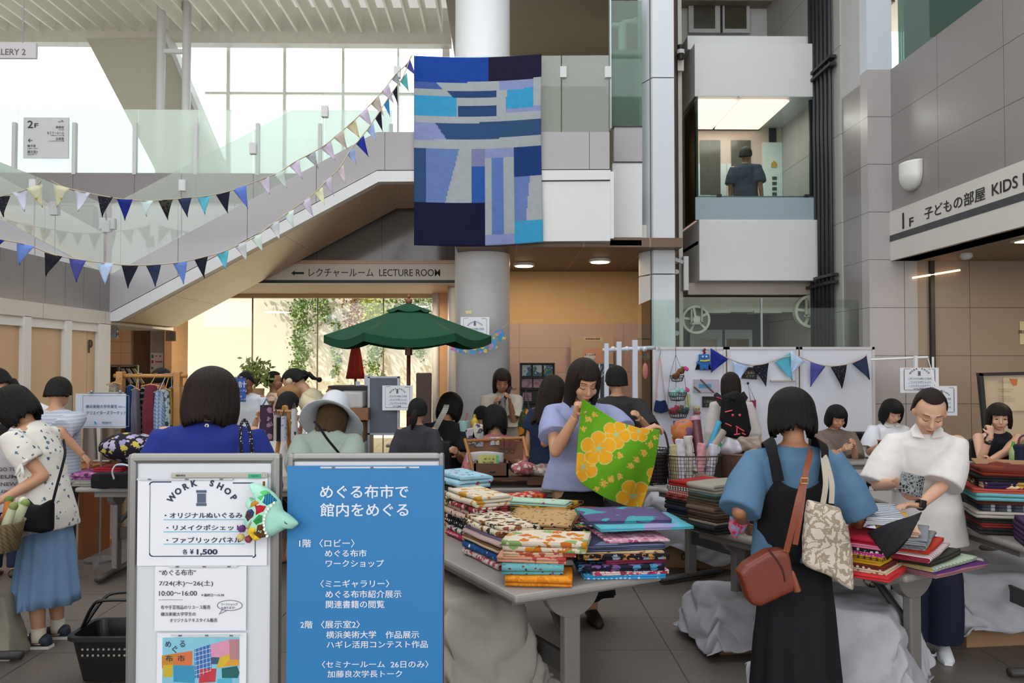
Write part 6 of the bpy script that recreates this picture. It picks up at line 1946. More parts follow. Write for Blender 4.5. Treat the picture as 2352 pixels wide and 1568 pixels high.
pile('the red stack beside the floral tote', on(1992, 1312), ev2 + 18, [
 ('scarlet', c_('plain', '#c22f32'), 3, .012, .06, .04),
 ('cream spotted', c_('dots', '#c2ae98', '#8d4a34', s=40), 2, .014, .02),
 ('brown dotted', c_('dots', '#5c2414', '#c9b8a4', s=45), 2, .014, .02),
 ('sunflower yellow', c_('plain', '#b58a1c'), 2, .018, -.02),
 ('yellow and black', c_('plaid', '#b08618', '#3a2c10', s=40), 2, .013, 0),
 ('magenta dotted', c_('dots', '#a82c74', '#c9a0b4', s=80), 2, .011, 0),
 ('black spotted', c_('dots', '#171518', '#c9c5c0', s=40), 2, .012, .01),
 ('candy pink', c_('plain', '#c2708c'), 2, .014, 0),
 ('crimson', c_('plain', '#99142c'), 3, .014, .01)], G2, W=.20, D=.26)
bF = on(2100, 1305)
pile('the fanned end of the table', bF + V((-.02, .05, 0)), 62, [
 ('mauve with purple edge', c_('hstripes', '#8d6268', '#8d6268', '#4a1c5c', '#c9bca8', s=26), 3, .012, .04, .04, .02, -.14, -32),
 ('light blue and yellow stripe', c_('stripes', '#6f9bb0', '#b8a86c', s=34), 3, .010, .02, .02, .02, -.12, -28),
 ('dark olive', c_('plain', '#2f2d28'), 4, .011, .0, 0, .01, -.09, -20),
 ('white and red stripe', c_('stripes', '#c4c1c2', '#8d1f34', '#c4c1c2', s=40), 3, .012, .04, 0, -.03, -.06, -12),
 ('orange red', c_('plain', '#a8301c'), 2, .012, 0, 0, .02, -.05, -10),
 ('heather grey', c_('camo', '#6f7274', '#8d9092', '#5c5f62', s=140), 3, .014, .02, -.02, .02, -.03, -6),
 ('fine grey stripe', c_('stripes', '#8d9098', '#5c606a', s=120), 3, .012, .04, 0, 0, -.01, 0),
 ('pale peach', c_('plain', '#c9a48c'), 3, .015, .0, -.02, .03, .02, 4),
 ('mustard yellow', c_('plain', '#bd8c2c'), 3, .013, .02, -.02, .02, .05, 8),
 ('navy and white stripe', c_('stripes', '#b8bcc4', '#b8bcc4', '#1c2440', s=24), 4, .013, .06, 0, 0, .09, 10)], G2, W=.34, D=.17)
def sheet_thing(name, label, cat, fn, m, nu=24, nv=18, th=.004, group=None):
 o = ob(name, MB().grid(fn, nu, nv, thick=th), m, None, smooth=True)
 recentre(o)
 return tag(o, label, cat, group)
q0, q1, q2, q3 = on(1993, 1222, .88), on(2118, 1178, 1.0), on(2085, 1243, .98), on(2040, 1284, .85)
def blackc(u, v):
 a = q0.lerp(q1, u)
 b_ = q3.lerp(q2, u)
 p = a.lerp(b_, v)
 p.z += .02 * sin(pi * u) * sin(pi * v)
 return p + V((0, 0, .006 * noise.noise(p * 14)))
sheet_thing('cloth_length', 'large plain black cloth spread over the striped stack', 'cloth', blackc, c_('plain', '#0f0f14'), group=G2)
m0, m1, m2, m3 = on(1945, 1195, .80), on(1980, 1150, .93), on(2092, 1198, .93), on(1985, 1212, .82)
def mintc(u, v):
 p = m0.lerp(m3, v).lerp(m1.lerp(m2, v), u)
 k = sin(pi * min(1, u * 1.0))
 return p + V((0, 0, .035 * k * (1 - v * .4) + .004 * noise.noise(p * 20)))
sheet_thing('cloth_length', 'white cloth with mint stripes being unfolded under the hand', 'cloth', mintc, c_('stripes', '#c4ccc8', '#c4ccc8', '#7fb8a4', s=26), group=G2)
pile('the back edge under the mint stripes', on(1972, 1218), ev2, [('pink sprigged', c_('sprig', '#c4a8a4', '#a85058', s=50), 2, .02, 0), ('white ruffled', c_('plain', '#bdbac0'), 2, .018, .04), ('pale blue plain', c_('plain', '#7f9ac4'), 1, .016, -.06)], G2, W=.28, D=.2)
o = ob('printed_pouch', MB().grid(lambda u, v: P(2072 + 48 * u - 8 * v, 1082 + 12 * u + 48 * v, 4.22 - .02 * sin(pi * u)), 10, 10, thick=.012), c_('geo', '#8d8f90', '#2c3034', '#5c6064', s=60), None, smooth=True)
recentre(o)
tag(o, 'grey black printed pouch held against the white shirt', 'pouch')
for x, y, lab in ((1688, 1212, 'pink and blue wrapped pack hanging under the blue sleeve edge'), (1704, 1200, 'narrow pink striped pack beside the black pinafore')):
 m = MB().tube([P(x, y - 28, 3.66), P(x, y, 3.66), P(x, y + 26, 3.66)], [.022, .030, .008], 10, flat=(.55, 1))
 o = ob('wrapped_pack', m, c_('flowers', '#a8647c', '#5c8fa8', '#a82c4c', s=50), None, smooth=True)
 recentre(o)
 tag(o, lab, 'pack')
G7 = 'woven scarves on the side table'
pile('the scarf stack on the side table', on(2318, 1228) + V((.05, .1, 0)), -14, [
 ('dark grey', c_('plain', '#2f2d2e'), 2, .03, .04),
 ('brick red', c_('plain', '#8d2f2c'), 2, .02, .02),
 ('charcoal green', c_('plain', '#2a2c28'), 2, .022, .04),
 ('oatmeal linen', c_('hstripes', '#9d968c', '#b0a99e', s=160), 2, .026, .04, .04, -.02),
 ('navy and silver stripe', c_('stripes', '#3a3d48', '#3a3d48', '#8f9298', '#23283c', s=13), 2, .032, .02, .02, 0, .02),
 ('rust brown', c_('plain', '#4a2418'), 2, .015, .06),
 ('sea green plush', c_('plain', '#5f9ca4'), 2, .032, .08, .04),
 ('coral red', c_('plain', '#a8483c'), 2, .018, .1, .02),
 ('purple and gold floral', c_('flowers', '#281a3c', '#b08a3c', '#c9b890', s=13), 2, .03, .04, 0, .02),
 ('black woven', c_('plain', '#141214'), 2, .022, .04),
 ('deep red brocade', c_('hstripes', '#5c1a10', '#7c2c18', s=40), 2, .03, .08, 0, .04)], G7, W=.30, D=.30)
zsc = pile('the back of the side table', on(2262, 1190) + V((0, .12, 0)), -8, [
 ('beige and blue stripe', c_('hstripes', '#8f8a84', '#8f8a84', '#5c8aa4', s=40), 4, .03, .04),
 ('black plain', c_('plain', '#17151a'), 4, .03, .02),
 ('dark violet', c_('plain', '#281c2c'), 2, .02, 0),
 ('olive brown fringed', c_('camo', '#3c3424', '#5c4a3c', '#8d7c74', s=60), 2, .026, .02)], G7, W=.26, D=.24)
pile('the front of the side table', on(2352, 1245) + V((.06, -.1, 0)), -20, [('violet knitted', c_('hstripes', '#33203f', '#452c54', s=150), 5, .04, 0)], G7, W=.24, D=.3, z0=.70)
o = ob('crumpled_scarf', wrinkle(blob(MB().ball(V((P(2262, 0, 4.75).x, 4.75, zsc + .045)), (.13, .09, .05), 16, 10).ball(V((P(2285, 0, 4.78).x, 4.78, zsc + .06)), (.10, .08, .06), 16, 10), .009, 2), .02, 22), c_('hstripes', '#6b4018', '#a8622c', '#2c5c34', '#6b2018', s=30), None, smooth=True)
recentre(o)
tag(o, 'crumpled orange and green striped scarf behind the woven stack', 'scarf', G7)
o = ob('cardboard_sheet', MB().box(P(2318, 1080, 5.25), (.36, .26, .01), Matrix.Rotation(.42, 3, 'X') @ Matrix.Rotation(-.1, 3, 'Z')), mat('#8d6a4c', .8), None)
recentre(o)
tag(o, 'brown cardboard sheet leaning behind the woven scarves', 'cardboard')
G5 = 'clothes on the table behind the white stand'
pile('the left end of the clothes table', on(218, 1118) + V((0, .14, 0)), 2, [
 ('ivory knitted', c_('plain', '#8d8a80'), 2, .018, .06),
 ('white and mint', c_('sprig', '#a4a49c', '#5c8a74', s=40), 2, .022, .02),
 ('pink and purple floral', c_('flowers', '#8d4a84', '#b07aa0', '#3c2c48', s=30), 3, .026, .06, .02),
 ('red cotton', c_('plain', '#99222c'), 2, .022, -.10, 0, .05, .06)], G5, W=.30, D=.26)
pile('the middle of the clothes table', on(285, 1112) + V((.04, .16, 0)), 0, [
 ('black fleece', c_('plain', '#101014'), 3, .030, .02),
 ('grey jersey', c_('plain', '#7c7c84'), 2, .018, .02),
 ('black and rose', c_('hstripes', '#14141a', '#a0645c', s=40), 2, .018, .06),
 ('royal blue stripe', c_('hstripes', '#1c2c74', '#14182c', '#6c84b4', s=24), 3, .026, .0, 0, .04, .04),
 ('olive green', c_('plain', '#3c3a20'), 2, .018, -.04, 0, .04, .06)], G5, W=.34, D=.26)
cu = ob('cushion', wrinkle(blob(MB().ball((0, 0, 0), (.23, .17, .11), 24, 16).box((0, 0, 0), (.36, .26, .05)), .009, 4), .006, 9), c_('flowers', '#1a1620', '#8d84a8', '#b5a24c', '#a49ab4', s=17), None, smooth=True)
cu.location = P(300, 1040, 6.25)
cu.location.z = .70 + .27
tag(cu, 'round patchwork cushion in lilac, yellow and black on the clothes table', 'cushion')
bgh = root('bag', P(270, 1105, 5.98))
tag(bgh, 'black cloth bag with white cord handles at the table edge', 'bag')
ob('body', wrinkle(blob(MB().box(P(268, 1103, 5.99), (.32, .10, .11)), .01, 3), .01, 12), DARKCLO, bgh, smooth=True)
ob('handle', MB().tube(smoothpath([P(262, 1100, 5.92), P(258, 1082, 5.9), P(266, 1068, 5.9), P(282, 1066, 5.9), P(296, 1070, 5.9)], 5), .006, 6), mat('#c9c9d0', .6), bgh, smooth=True)
G6 = 'felt vegetables in the woven basket'
bk_ = root('basket', on(8, 1275) + V((-.1, .1, 0)))
tag(bk_, 'tall woven basket of felt vegetables at the table corner', 'basket')
bo_ = bk_.location
bm_ = MB()
n = 30
rr_ = [(.0, .0), (.10, .0), (.125, .13), (.13, .14), (.118, .135), (.095, .012), (.0, .012)]
bm_.loft([[V((bo_.x + max(.001, r_) * cos(2 * pi * k / n), bo_.y + max(.001, r_) * sin(2 * pi * k / n), bo_.z + z)) for k in range(n)] for r_, z in rr_], cap=False)
ob('body', bm_, c_('plaid', '#8d7c5c', '#6b5a3c', s=60), bk_, smooth=True)
for k in range(9):
 a = 2 * pi * k / 9
 q = V((bo_.x + .06 * cos(a), bo_.y + .06 * sin(a), bo_.z + .05))
 e_ = q + V((.07 * cos(a + .5), .07 * sin(a + .5), .17))
 v_ = root('felt_leek', q)
 col_ = ('green and white', 'pale green', 'orange', 'purple')[k % 4]
 tag(v_, '%s felt vegetable leaning in the woven basket' % col_, 'toy vegetable', G6)
 ob('stalk', MB().tube([q, q.lerp(e_, .6), e_], [.024, .022, .018], 10), c_('plain', ('#b8bc9c', '#8d9c64', '#a8622c', '#5c3448')[k % 4]), v_, smooth=True)
 ob('tip', MB().ball(e_, .021, 10, 8), c_('plain', ('#7c8f54', '#c4c4ac', '#5c7434', '#8d9c64')[k % 4]), v_, smooth=True)
pile('the corner of the vegetable table', on(28, 1228) + V((-.1, -.02, 0)), -20, [('pink and yellow', c_('flowers', '#a8705c', '#b08a2c', s=26), 3, .03, 0), ('purple patchwork', c_('flowers', '#4a3448', '#8d7c9c', s=30), 2, .02, 0)], 'cloth on the vegetable table', W=.2, D=.2)
G9 = 'boxes under white sheets'
SHEET = cloth('plain', '#98938b')  # off-white cloth, darkened in colour for the shade under the table
SHEETW = cloth('plain', '#a6a6ad')
CARD = mat('#8a6a4a', .8, var=.08, sc=6)
def covered(c, a, b, h, rz, label, m, hang=(1, 1, 1, 1), seed=0, boxlab=None, lift=.10):
 """storage carton with a loose sheet thrown over it: two things"""
 rot = Matrix.Rotation(R(rz), 3, 'Z')
 bx_ = root('carton', (c.x, c.y, 0), R(rz))
 tag(bx_, boxlab, 'box', 'cartons under the tables')
 ob('body', MB().b2((-a, -b, 0), (a, b, h - .012)), CARD, bx_, world=False, bevel=.004)
 ob('tape', MB().b2((-a - .001, -.03, h * .3), (a + .001, .03, h - .0115)), mat('#9c8460', .5), bx_, world=False)
 wr_ = MB()
 write(wr_, '00×30', V((-.1, -b - .002, h * .12)), XU, ZU, w=.2, bold=.02)
 ob('lettering', wr_, mat('#3c2c20', .8), bx_, world=False)
 def fn(u, v):
  hg = h * .95
  x = (u * 2 - 1) * (a + hg)
  y = (v * 2 - 1) * (b + hg)
  ox, oy = max(0, abs(x) - a), max(0, abs(y) - b)
  dr = sqrt(ox * ox + oy * oy)
  sx_, sy_ = (1 if x > 0 else -1), (1 if y > 0 else -1)
  px_ = max(-a, min(a, x)) + sx_ * ox * .30
  py_ = max(-b, min(b, y)) + sy_ * oy * .30
  ph_ = noise.noise(V((x * 3.1 + seed, y * 3.1, seed)))
  z = h + .004 - min(dr * .92, h - lift * (1 + .9 * ph_)) + .006 * ph_
  k_ = min(1, dr / .08)
  fl = .030 * sin(15 * (x * sy_ + y * sx_) + seed + 3 * ph_) * k_
  if ox > 0:
   px_ += sx_ * (abs(fl) + .006)
  if oy > 0:
   py_ += sy_ * (abs(fl) + .006)
  z += .018 * max(0, noise.noise(V((x * 6 + seed, y * 5, 2.0)))) * (1 - k_ * .5)
  cr = noise.ridged_multi_fractal(V((x * 3.2 + seed * 3, y * 3.2, seed)), 1.0, 2.1, 3, 1.0, 2.0)
  z += .016 * (cr - 1.0) * (1 - .3 * k_)
  px_ += .012 * (cr - 1) * k_ * sx_
  py_ += .012 * (cr - 1) * k_ * sy_
  return V((px_, py_, max(z, .012)))
 o = ob('dust_sheet', MB().grid(fn, 84, 84, thick=-.003), m, None, loc=(c.x, c.y, 0), rz=R(rz), smooth=True)
 tag(o, label, 'sheet', G9)
covered(A1 * 1.0 + u1 * .86 + w1.normalized() * .10, .15, .36, .56, ang1, 'off-white sheet thrown over the carton under the heaped print table', SHEET, seed=1, boxlab='brown carton under the off-white sheet below the heaped table', lift=.14)
covered(V((1.38, 4.75, 0)), .20, .17, .30, 8, 'crumpled white sheet on the carton left of the pinafore dress', SHEETW, seed=2, boxlab='brown carton under the crumpled sheet left of the pinafore dress', lift=.05)
covered(V((1.66, 4.02, 0)), .22, .24, .46, -30, 'white sheet over the carton between pinafore dress and table leg', SHEETW, seed=3, boxlab='brown carton with dark print under the table near the table leg', lift=.12)
covered(on(1560, 1290, 0) + V((.1, .0, 0)), .30, .22, .52, -8, 'grey-white sheet over the carton below the wire basket', SHEETW, seed=4, boxlab='brown carton below the wire basket table', lift=.16)
covered(on(2290, 1470, 0) + V((.18, .2, 0)), .46, .28, .40, 6, 'wide white sheet over the cartons below the scarf table', SHEETW, seed=5, boxlab='brown carton below the scarf table', lift=.12)
wb = root('canvas_bag', on(10, 1505, 0) + V((-.08, 0, 0)))
tag(wb, 'off-white canvas bag standing on the floor at the left edge', 'bag')
q = wb.location
ob('body', wrinkle(blob(MB().loft([[V((q.x + sx_ * w_, q.y + sy_ * d_, z)) for sx_, sy_ in ((-1, -1), (1, -1), (1, 1), (-1, 1))] for z, w_, d_ in ((.0, .17, .10), (.16, .15, .08), (.33, .10, .05))]), .010, 3), .012, 8), cloth('plain', '#8d887a'), wb, smooth=True)
sbk = root('shopping_basket', on(225, 1545, 0))
tag(sbk, 'black plastic shopping basket with raised handles on the floor', 'basket')
q = on(262, 1568, 0) + V((.0, .1, 0))
BLK = mat('#0d0d0f', .35)
def rrect(w_, d_, r_, z, n=6):
 o_ = []
 for cx, cy, a0 in ((w_ - r_, d_ - r_, 0), (-w_ + r_, d_ - r_, 90), (-w_ + r_, -d_ + r_, 180), (w_ - r_, -d_ + r_, 270)):
  for k in range(n + 1):
   a = R(a0 + 90 * k / n)
   o_.append(V((q.x + cx + r_ * cos(a), q.y + cy + r_ * sin(a), z)))
 return o_
ob('tub', MB().loft([rrect(.17, .11, .05, .012), rrect(.205, .145, .05, .22), rrect(.225, .165, .06, .225), rrect(.225, .165, .06, .245), rrect(.20, .14, .05, .245), rrect(.165, .105, .05, .022)], cap=True), BLK, sbk)
hl = MB()
for r_ in range(2):
 for c_i in range(12):
  X = q.x - .14 + c_i * .026
  hl.tube([(X, q.y - .140, .15 + .03 * r_), (X, q.y - .136 + .0, .15 + .03 * r_)], .006, 8)
ob('hole_row', hl, mat('#8d8a80', .6), sbk)
for s in (-1, 1):
 ob('handle', MB().tube(smoothpath([V((q.x - .21, q.y + .01 * s, .24)), V((q.x - .14, q.y + .05 * s, .36)), V((q.x - .08, q.y + .07 * s, .40)), V((q.x + .08, q.y + .07 * s, .40)), V((q.x + .14, q.y + .05 * s, .36)), V((q.x + .21, q.y + .01 * s, .24))], 5), .0085, 8), BLK, sbk, smooth=True)
gc = [(1337, 914), (1372, 938), (1418, 968), (1470, 983), (1516, 986)]
bc = [(1322, 1088), (1338, 1112), (1390, 1143), (1440, 1162), (1472, 1168)]
def greenc(u, v):
 k = u * 4
 i = min(3, int(k))
 f = k - i
 t = (ease(gc[i][0], gc[i + 1][0], f), ease(gc[i][1], gc[i + 1][1], f))
 b_ = (ease(bc[i][0], bc[i + 1][0], f), ease(bc[i][1], bc[i + 1][1], f))
 d_ = ease(4.70, 4.62, u) + .05 * sin(2.2 * pi * u + 1) * (.3 + v) + .03 * sin(5 * u + 4 * v)
 side = 10 * sin(pi * v) * (u - .15)
 return P(ease(t[0], b_[0], v) + side * .8, ease(t[1], b_[1], v) + 14 * sin(pi * u) * v * 0, d_)
GCM = [cloth('plain', '#5a9616'), cloth('plain', '#cf9518'), cloth('plain', '#c2ad62'), cloth('plain', '#8db088')]
HIB = [(1374, 1030, 40, .3), (1414, 998, 33, 1.1), (1340, 1072, 34, 2.0), (1452, 1138, 38, .8), (1466, 990, 26, .2), (1502, 1090, 24, 1.5)]
SPR = [(1352, 962, 13), (1366, 952, 11), (1341, 985, 10), (1385, 1110, 14), (1402, 1100, 13), (1420, 1094, 11), (1444, 1070, 12), (1458, 1056, 12), (1474, 1040, 13), (1490, 1020, 13), (1503, 1004, 10), (1420, 1046, 12), (1370, 1122, 9), (1440, 988, 11), (1495, 985, 9)]
def gpick(u, v):
 k = u * 4
 i = min(3, int(k))
 f = k - i
 X = ease(ease(gc[i][0], gc[i + 1][0], f), ease(bc[i][0], bc[i + 1][0], f), v)
 Y = ease(ease(gc[i][1], gc[i + 1][1], f), ease(bc[i][1], bc[i + 1][1], f), v)
 for x, y, r_, p_ in HIB:
  dx, dy = X - x, Y - y
  d_ = sqrt(dx * dx + dy * dy)
  a = atan2(dy, dx)
  pet = r_ * (.72 + .30 * abs(cos(2.5 * (a + p_))) ** .6)
  if d_ < pet:
   if d_ < r_ * (.12 + .22 * max(0, cos(5 * a + p_ * 2)) ** 3):
    return 3
   return 2 if d_ > pet - 2.6 or abs(sin(2.5 * (a + p_))) > .985 and d_ > r_ * .4 else 1
 for x, y, r_ in SPR:
  dx, dy = X - x, Y - y
  if sqrt(dx * dx + dy * dy) < r_ * (.55 + .55 * noise.noise(V((dx * .25, dy * .25, x)))):
   return 2 if noise.noise(V((X * .3, Y * .3, 4))) > 0 else 1
 return 0
o = None
m = MB()
m.grid(greenc, 150, 130, thick=.002)
kk = 0
for i in range(150):
 for j in range(130):
  m.m[kk] = m.m[kk + 1] = gpick((i + .5) / 150, (j + .5) / 130)
  kk += 2
o = ob('cloth_length', m, GCM, None, smooth=True)
recentre(o)
tag(o, 'lime green cloth with large yellow hibiscus flowers held up by the corner', 'cloth')
# ================================================================ THINGS HUNG UP
def painted(name, fn, nu, nv, th, mats, pick, parent=None):
 """thin cloth whose pieces of fabric are chosen face by face by pick(u, v)"""
 m = MB()
 m.grid(fn, nu, nv, thick=th)
 k = 0
 for i in range(nu):
  for j in range(nv):
   mi = pick((i + .5) / nu, (j + .5) / nv)
   m.m[k] = m.m[k + 1] = mi
   k += 2
 return ob(name, m, mats, parent, smooth=True)
BQ = [(951, 128), (1244, 124), (1247, 556), (951, 563)]
bd_ = 10.44
def bfn(u, v):
 t = (ease(BQ[0][0], BQ[1][0], u), ease(BQ[0][1], BQ[1][1], u) + 6 * sin(pi * u))
 b = (ease(BQ[3][0], BQ[2][0], u), ease(BQ[3][1], BQ[2][1], u) + 5 * sin(pi * u))
 x = ease(t[0], b[0], v) - 6 * sin(pi * min(1, v * 1.1)) * max(0, u - .6)
 d_ = bd_ + .022 * sin(7 * u + 2.2 * v) * v + .012 * noise.noise(V((u * 6, v * 5, 1)))
 return P(x, ease(t[1], b[1], v), d_)
BCOL = ['#1d47a0', '#1e1a34', '#4a64a8', '#a9b0b6', '#2c4a78', '#8d97c6', '#3f9fce', '#33527c', '#6a83bc', '#1f3f7c', '#7f86ae', '#13173a', '#2f5cac', '#5f7ec0']
BM = [cloth('plain', c, rough=.9, sheer=.22) for c in BCOL]
def bpick(u, v):
 X, Y = u * 960, v * 1450            # seams read off the enlarged view
 if Y < 200 - 20 * u:
  return 0 if u < .58 else 1
 if Y < 310:
  if X < 165 + (Y - 200) * 1.0 and Y < 250:
   return 2
  if X > 640 and X < 900 and Y < 258 - 20 * (u - .65):
   return 5
  if X > 700 and X < 905 and Y >= 245:
   return 6
  if 245 + (Y - 260) * .9 < X < 620 and Y > 258:
   return 4
  if Y >= 305 and X < 325:
   return 6
  return 3
 if Y < 465:
  if X < 325 and Y < 455:
   return 6
  if 690 < X < 905 and Y < 400:
   return 6
  if X > 690 and 395 < Y < 440:
   return 5
  if 325 < X < 620 and 375 < Y < 458:
   return 4
  return 3
 if Y < 510 - 15 * u:
  return 3
 if Y < 640 - 20 * u:
  if X < 160 + (Y - 510) * .68:
   return 5
  return 7
 if Y < 700:
  return 3
 if Y < 1115 or (X > 530):
  if X < 92:
   return 7 if Y < 1115 else 11
  if X < 340 - (Y - 700) * .26 and Y < 1115:
   return 8
  if X < 430 and Y < 1115:
   return 3
  if X < 530 and Y < 1115:
   return 10 if Y < 840 else 12
  if X < 530:
   return 11
  if X < 755:
   if Y < 775 or Y > 1365:
    return 5
   return 13 if 580 < X < 670 else 3
  if Y < 935:
   return 9
  if Y > 1275:
   return 6
  return 8 if X < 870 - (Y - 935) * .1 else 3
 return 11
bn = painted('patchwork_banner', bfn, 96, 140, .003, BM, bpick)
tag(bn, 'large patchwork banner in blues hanging from the upper balcony glass', 'banner')
def pennant(px, py, w, hgt, ang, d, m, par, fold=0):
 """triangle of cloth hung by its top edge at pixel size w x hgt"""
 a = R(ang)
 c, s = cos(a), sin(a)
 L_ = P(px - w / 2 * c, py - w / 2 * s, d)
 R_ = P(px + w / 2 * c, py + w / 2 * s, d)
 tip = P(px + fold - s * 4, py + hgt, d)
 def fn(u, v):
  e = L_.lerp(R_, u)
  q = e.lerp(tip, v)
  q.y += .02 * sin(pi * u) * v + .015 * sin(3 * v + px)
  return q
 return ob('pennant', MB().grid(fn, 4, 5, thick=.003), m, par, smooth=True)
FL = {'yf': cloth('sprig', '#cfcdb0', '#b8a43c', '#cfcdb0', s=14), 'wl': cloth('plain', '#ccd0e4'), 'bkd': cloth('sprig', '#15141f', '#5c6078', s=50), 'ry': cloth('plain', '#1c2a84'), 'pale': cloth('plain', '#b9cccc'), 'cam': cloth('camo', '#1c1a18', '#3c3a2c', '#16151a', s=18),
  'nst': cloth('stripes', '#232c48', '#2c3858', s=50), 'tq': cloth('plain', '#55a9c0'), 'dn': cloth('plain', '#15152c'), 'pw': cloth('plain', '#5f76c4'), 'bl': cloth('plain', '#6a86cc'), 'bk': cloth('plain', '#101424'), 'bkdots': cloth('dots', '#15151f', '#34343f', s=70),
  'lav': cloth('plain', '#bdb3c8'), 'pk': cloth('plain', '#c4b4bc'), 'mint': cloth('plain', '#c3d2cb'), 'gr': cloth('camo', '#9a9ca2', '#8a8c92', s=40), 'bg': cloth('plain', '#b3a79c'), 'yb': cloth('sprig', '#b9ae8c', '#a08f4c', s=20), 'wh': cloth('plain', '#c9ccd2'), 'lb': cloth('plain', '#93a8d0'), 'blue': cloth('plain', '#3a7cb8'), 'teal': cloth('plain', '#4f9c9c'), 'ind': cloth('plain', '#4a4c94'), 'pb': cloth('sprig', '#a8bfe0', '#c4d2e6', s=40)}
CORD = mat('#b3a58c', .8)
def bunting(label, start, flags, end, d0, d1, sag=None):
 n = len(flags)
 xs = [f[0] for f in flags]
 dd = lambda i: d0 + (d1 - d0) * (i + 1) / (n + 1)
 r = root('bunting', P(flags[0][0], flags[0][1], dd(0)))
 tag(r, label, 'bunting', 'strings of cloth pennants')
 pts = [P(start[0], start[1], d0)] + [P(f[0], f[1], dd(i)) for i, f in enumerate(flags)] + [P(end[0], end[1], d1)]
 ob('cord', MB().tube(smoothpath(pts, 4), .006, 6), CORD, r, smooth=True)
 for i, f in enumerate(flags):
  x, y, w, h_, a, m = f[:6]
  pennant(x, y, w, h_, a, dd(i), FL[m], r, f[6] if len(f) > 6 else 0)
 return r
bunting('upper string of pennants running from the left glass up to the banner', (118, 415), [
 (143, 428, 38, 48, 16, 'yf', -14), (189, 440, 36, 46, 8, 'wl', -10), (241, 451, 35, 48, 4, 'bkd', -5), (288, 458, 36, 47, 2, 'ry', -3), (336, 461, 32, 36, 0, 'pale'), (381, 459, 34, 45, -2, 'cam', 3), (425, 455, 33, 43, -4, 'nst', 4), (467, 451, 31, 42, -7, 'tq', 4), (511, 443, 33, 47, -13, 'dn', 12), (551, 431, 33, 47, -18, 'pw', 16),
 (604, 410, 30, 36, -22, 'lav', 14), (640, 397, 28, 34, -24, 'mint', 16), (675, 373, 28, 38, -28, 'lav', 18), (713, 353, 26, 34, -30, 'gr', 16), (748, 332, 30, 36, -33, 'lav', 20), (777, 308, 28, 34, -36, 'bg', 18), (806, 283, 28, 34, -38, 'yb', 18), (834, 257, 27, 34, -42, 'lav', 18), (861, 229, 27, 36, -46, 'bg', 17), (885, 202, 26, 34, -50, 'lav', 16), (906, 174, 20, 26, -52, 'gr', 12), (936, 145, 20, 28, -52, 'ind', 16)], (946, 126), 9.1, 10.25)
bunting('lower string of pennants sagging across the hall up to the banner', (-60, 530), [
 (-8, 548, 44, 38, 12, 'ry', -20), (60, 561, 42, 48, 14, 'bl', -16), (121, 584, 42, 50, 12, 'bkdots', -14), (180, 596, 40, 52, 8, 'ind', -6), (242, 604, 38, 50, 2, 'pb', 0), (297, 609, 39, 53, 1, 'bk', -2), (352, 608, 35, 50, -1, 'nst', 4), (414, 602, 34, 50, -4, 'bl', 6), (461, 592, 32, 46, -12, 'bk', 8), (510, 579, 29, 40, -14, 'tq', 8),
 (552, 560, 30, 38, -18, 'wh', 12), (588, 542, 28, 36, -20, 'mint', 14), (628, 512, 28, 38, -24, 'wh', 12), (663, 487, 27, 38, -26, 'mint', 10), (701, 460, 27, 36, -30, 'lav', 16), (730, 436, 26, 34, -32, 'yf', 14), (752, 413, 24, 36, -34, 'lav', 12), (780, 385, 22, 36, -36, 'pk', 12), (804, 346, 24, 30, -38, 'lb', 12), (826, 320, 26, 40, -42, 'ry', 18), (849, 290, 24, 32, -46, 'lb', 12), (868, 262, 22, 40, -50, 'dn', 8), (887, 232, 20, 36, -52, 'blue', 6), (907, 203, 18, 38, -54, 'bk', 4), (926, 176, 26, 34, -50, 'teal', 10)], (944, 128), 7.6, 10.22)
pd_ = 9.52
bunting('pennants pinned across the white display panels', (1644, 797), [(1652, 812, 48, 44, 32, 'ry', -16), (1703, 834, 40, 44, 12, 'pb', -8), (1748, 837, 38, 50, -12, 'bkd', 10), (1798, 821, 42, 52, -32, 'tq', 20), (1832, 818, 40, 40, 38, 'pb', -14), (1878, 836, 36, 52, 16, 'ind', -14), (1926, 840, 38, 52, -8, 'bkd', 8), (1975, 826, 38, 46, -30, 'nst', 20)], (1992, 812), pd_, pd_)
pg = root('postcard_garland', P(1100, 790, 10.6))
tag(pg, 'garland of small blue patchwork postcards strung across the round pillar', 'garland')
gpts = []
CARDP = [cloth('flowers', '#4a8fb8', '#b07ab0', '#c9a94c', '#c26a7c', s=16), cloth('flowers', '#3f86b0', '#a878b0', '#c9b04c', s=18)]
for i, (x, y, a) in enumerate(((1048, 782, 22), (1065, 786, 8), (1085, 787, 2), (1108, 785, -6), (1131, 776, -14), (1150, 757, -28))):
 q = P(x, y, 10.60)
 ob('postcard', MB().box(q - V((0, 0, .07)), (.105, .004, .145), Matrix.Rotation(R(a), 3, 'Y')), CARDP[i % 2], pg)
 gpts.append(q + V((0, .004, 0)))
ob('cord', MB().tube([P(1036, 772, 10.85)] + gpts + [P(1172, 738, 11.0)], .003, 5), CORD, pg)
def sheet_at(x0, y0, x1, y1, d, label, name='workshop_notice'):
 Zm = lambda X, Y: (x0 + (X - 100) / 875 * (x1 - x0), y0 + (Y - 195) / 590 * (y1 - y0))
 return workshop_sheet(name, label, Zm, d)
sheet_at(1058, 728, 1124, 790, 10.6, 'workshop notice taped on the round white pillar above the parasol edge')
sheet_at(878, 885, 948, 942, 7.55, 'workshop notice hung on the grey panel beside the parasol pole')
sheet_at(2068, 844, 2156, 902, 8.6, 'workshop notice hanging before the granite wall, higher of two')
sheet_at(2128, 886, 2198, 954, 8.3, 'workshop notice hanging before the granite wall, lower of two')
yn = root('memo_slip', P(1077, 716, 10.66))
tag(yn, 'small yellow paper slip taped on the round white pillar', 'paper')
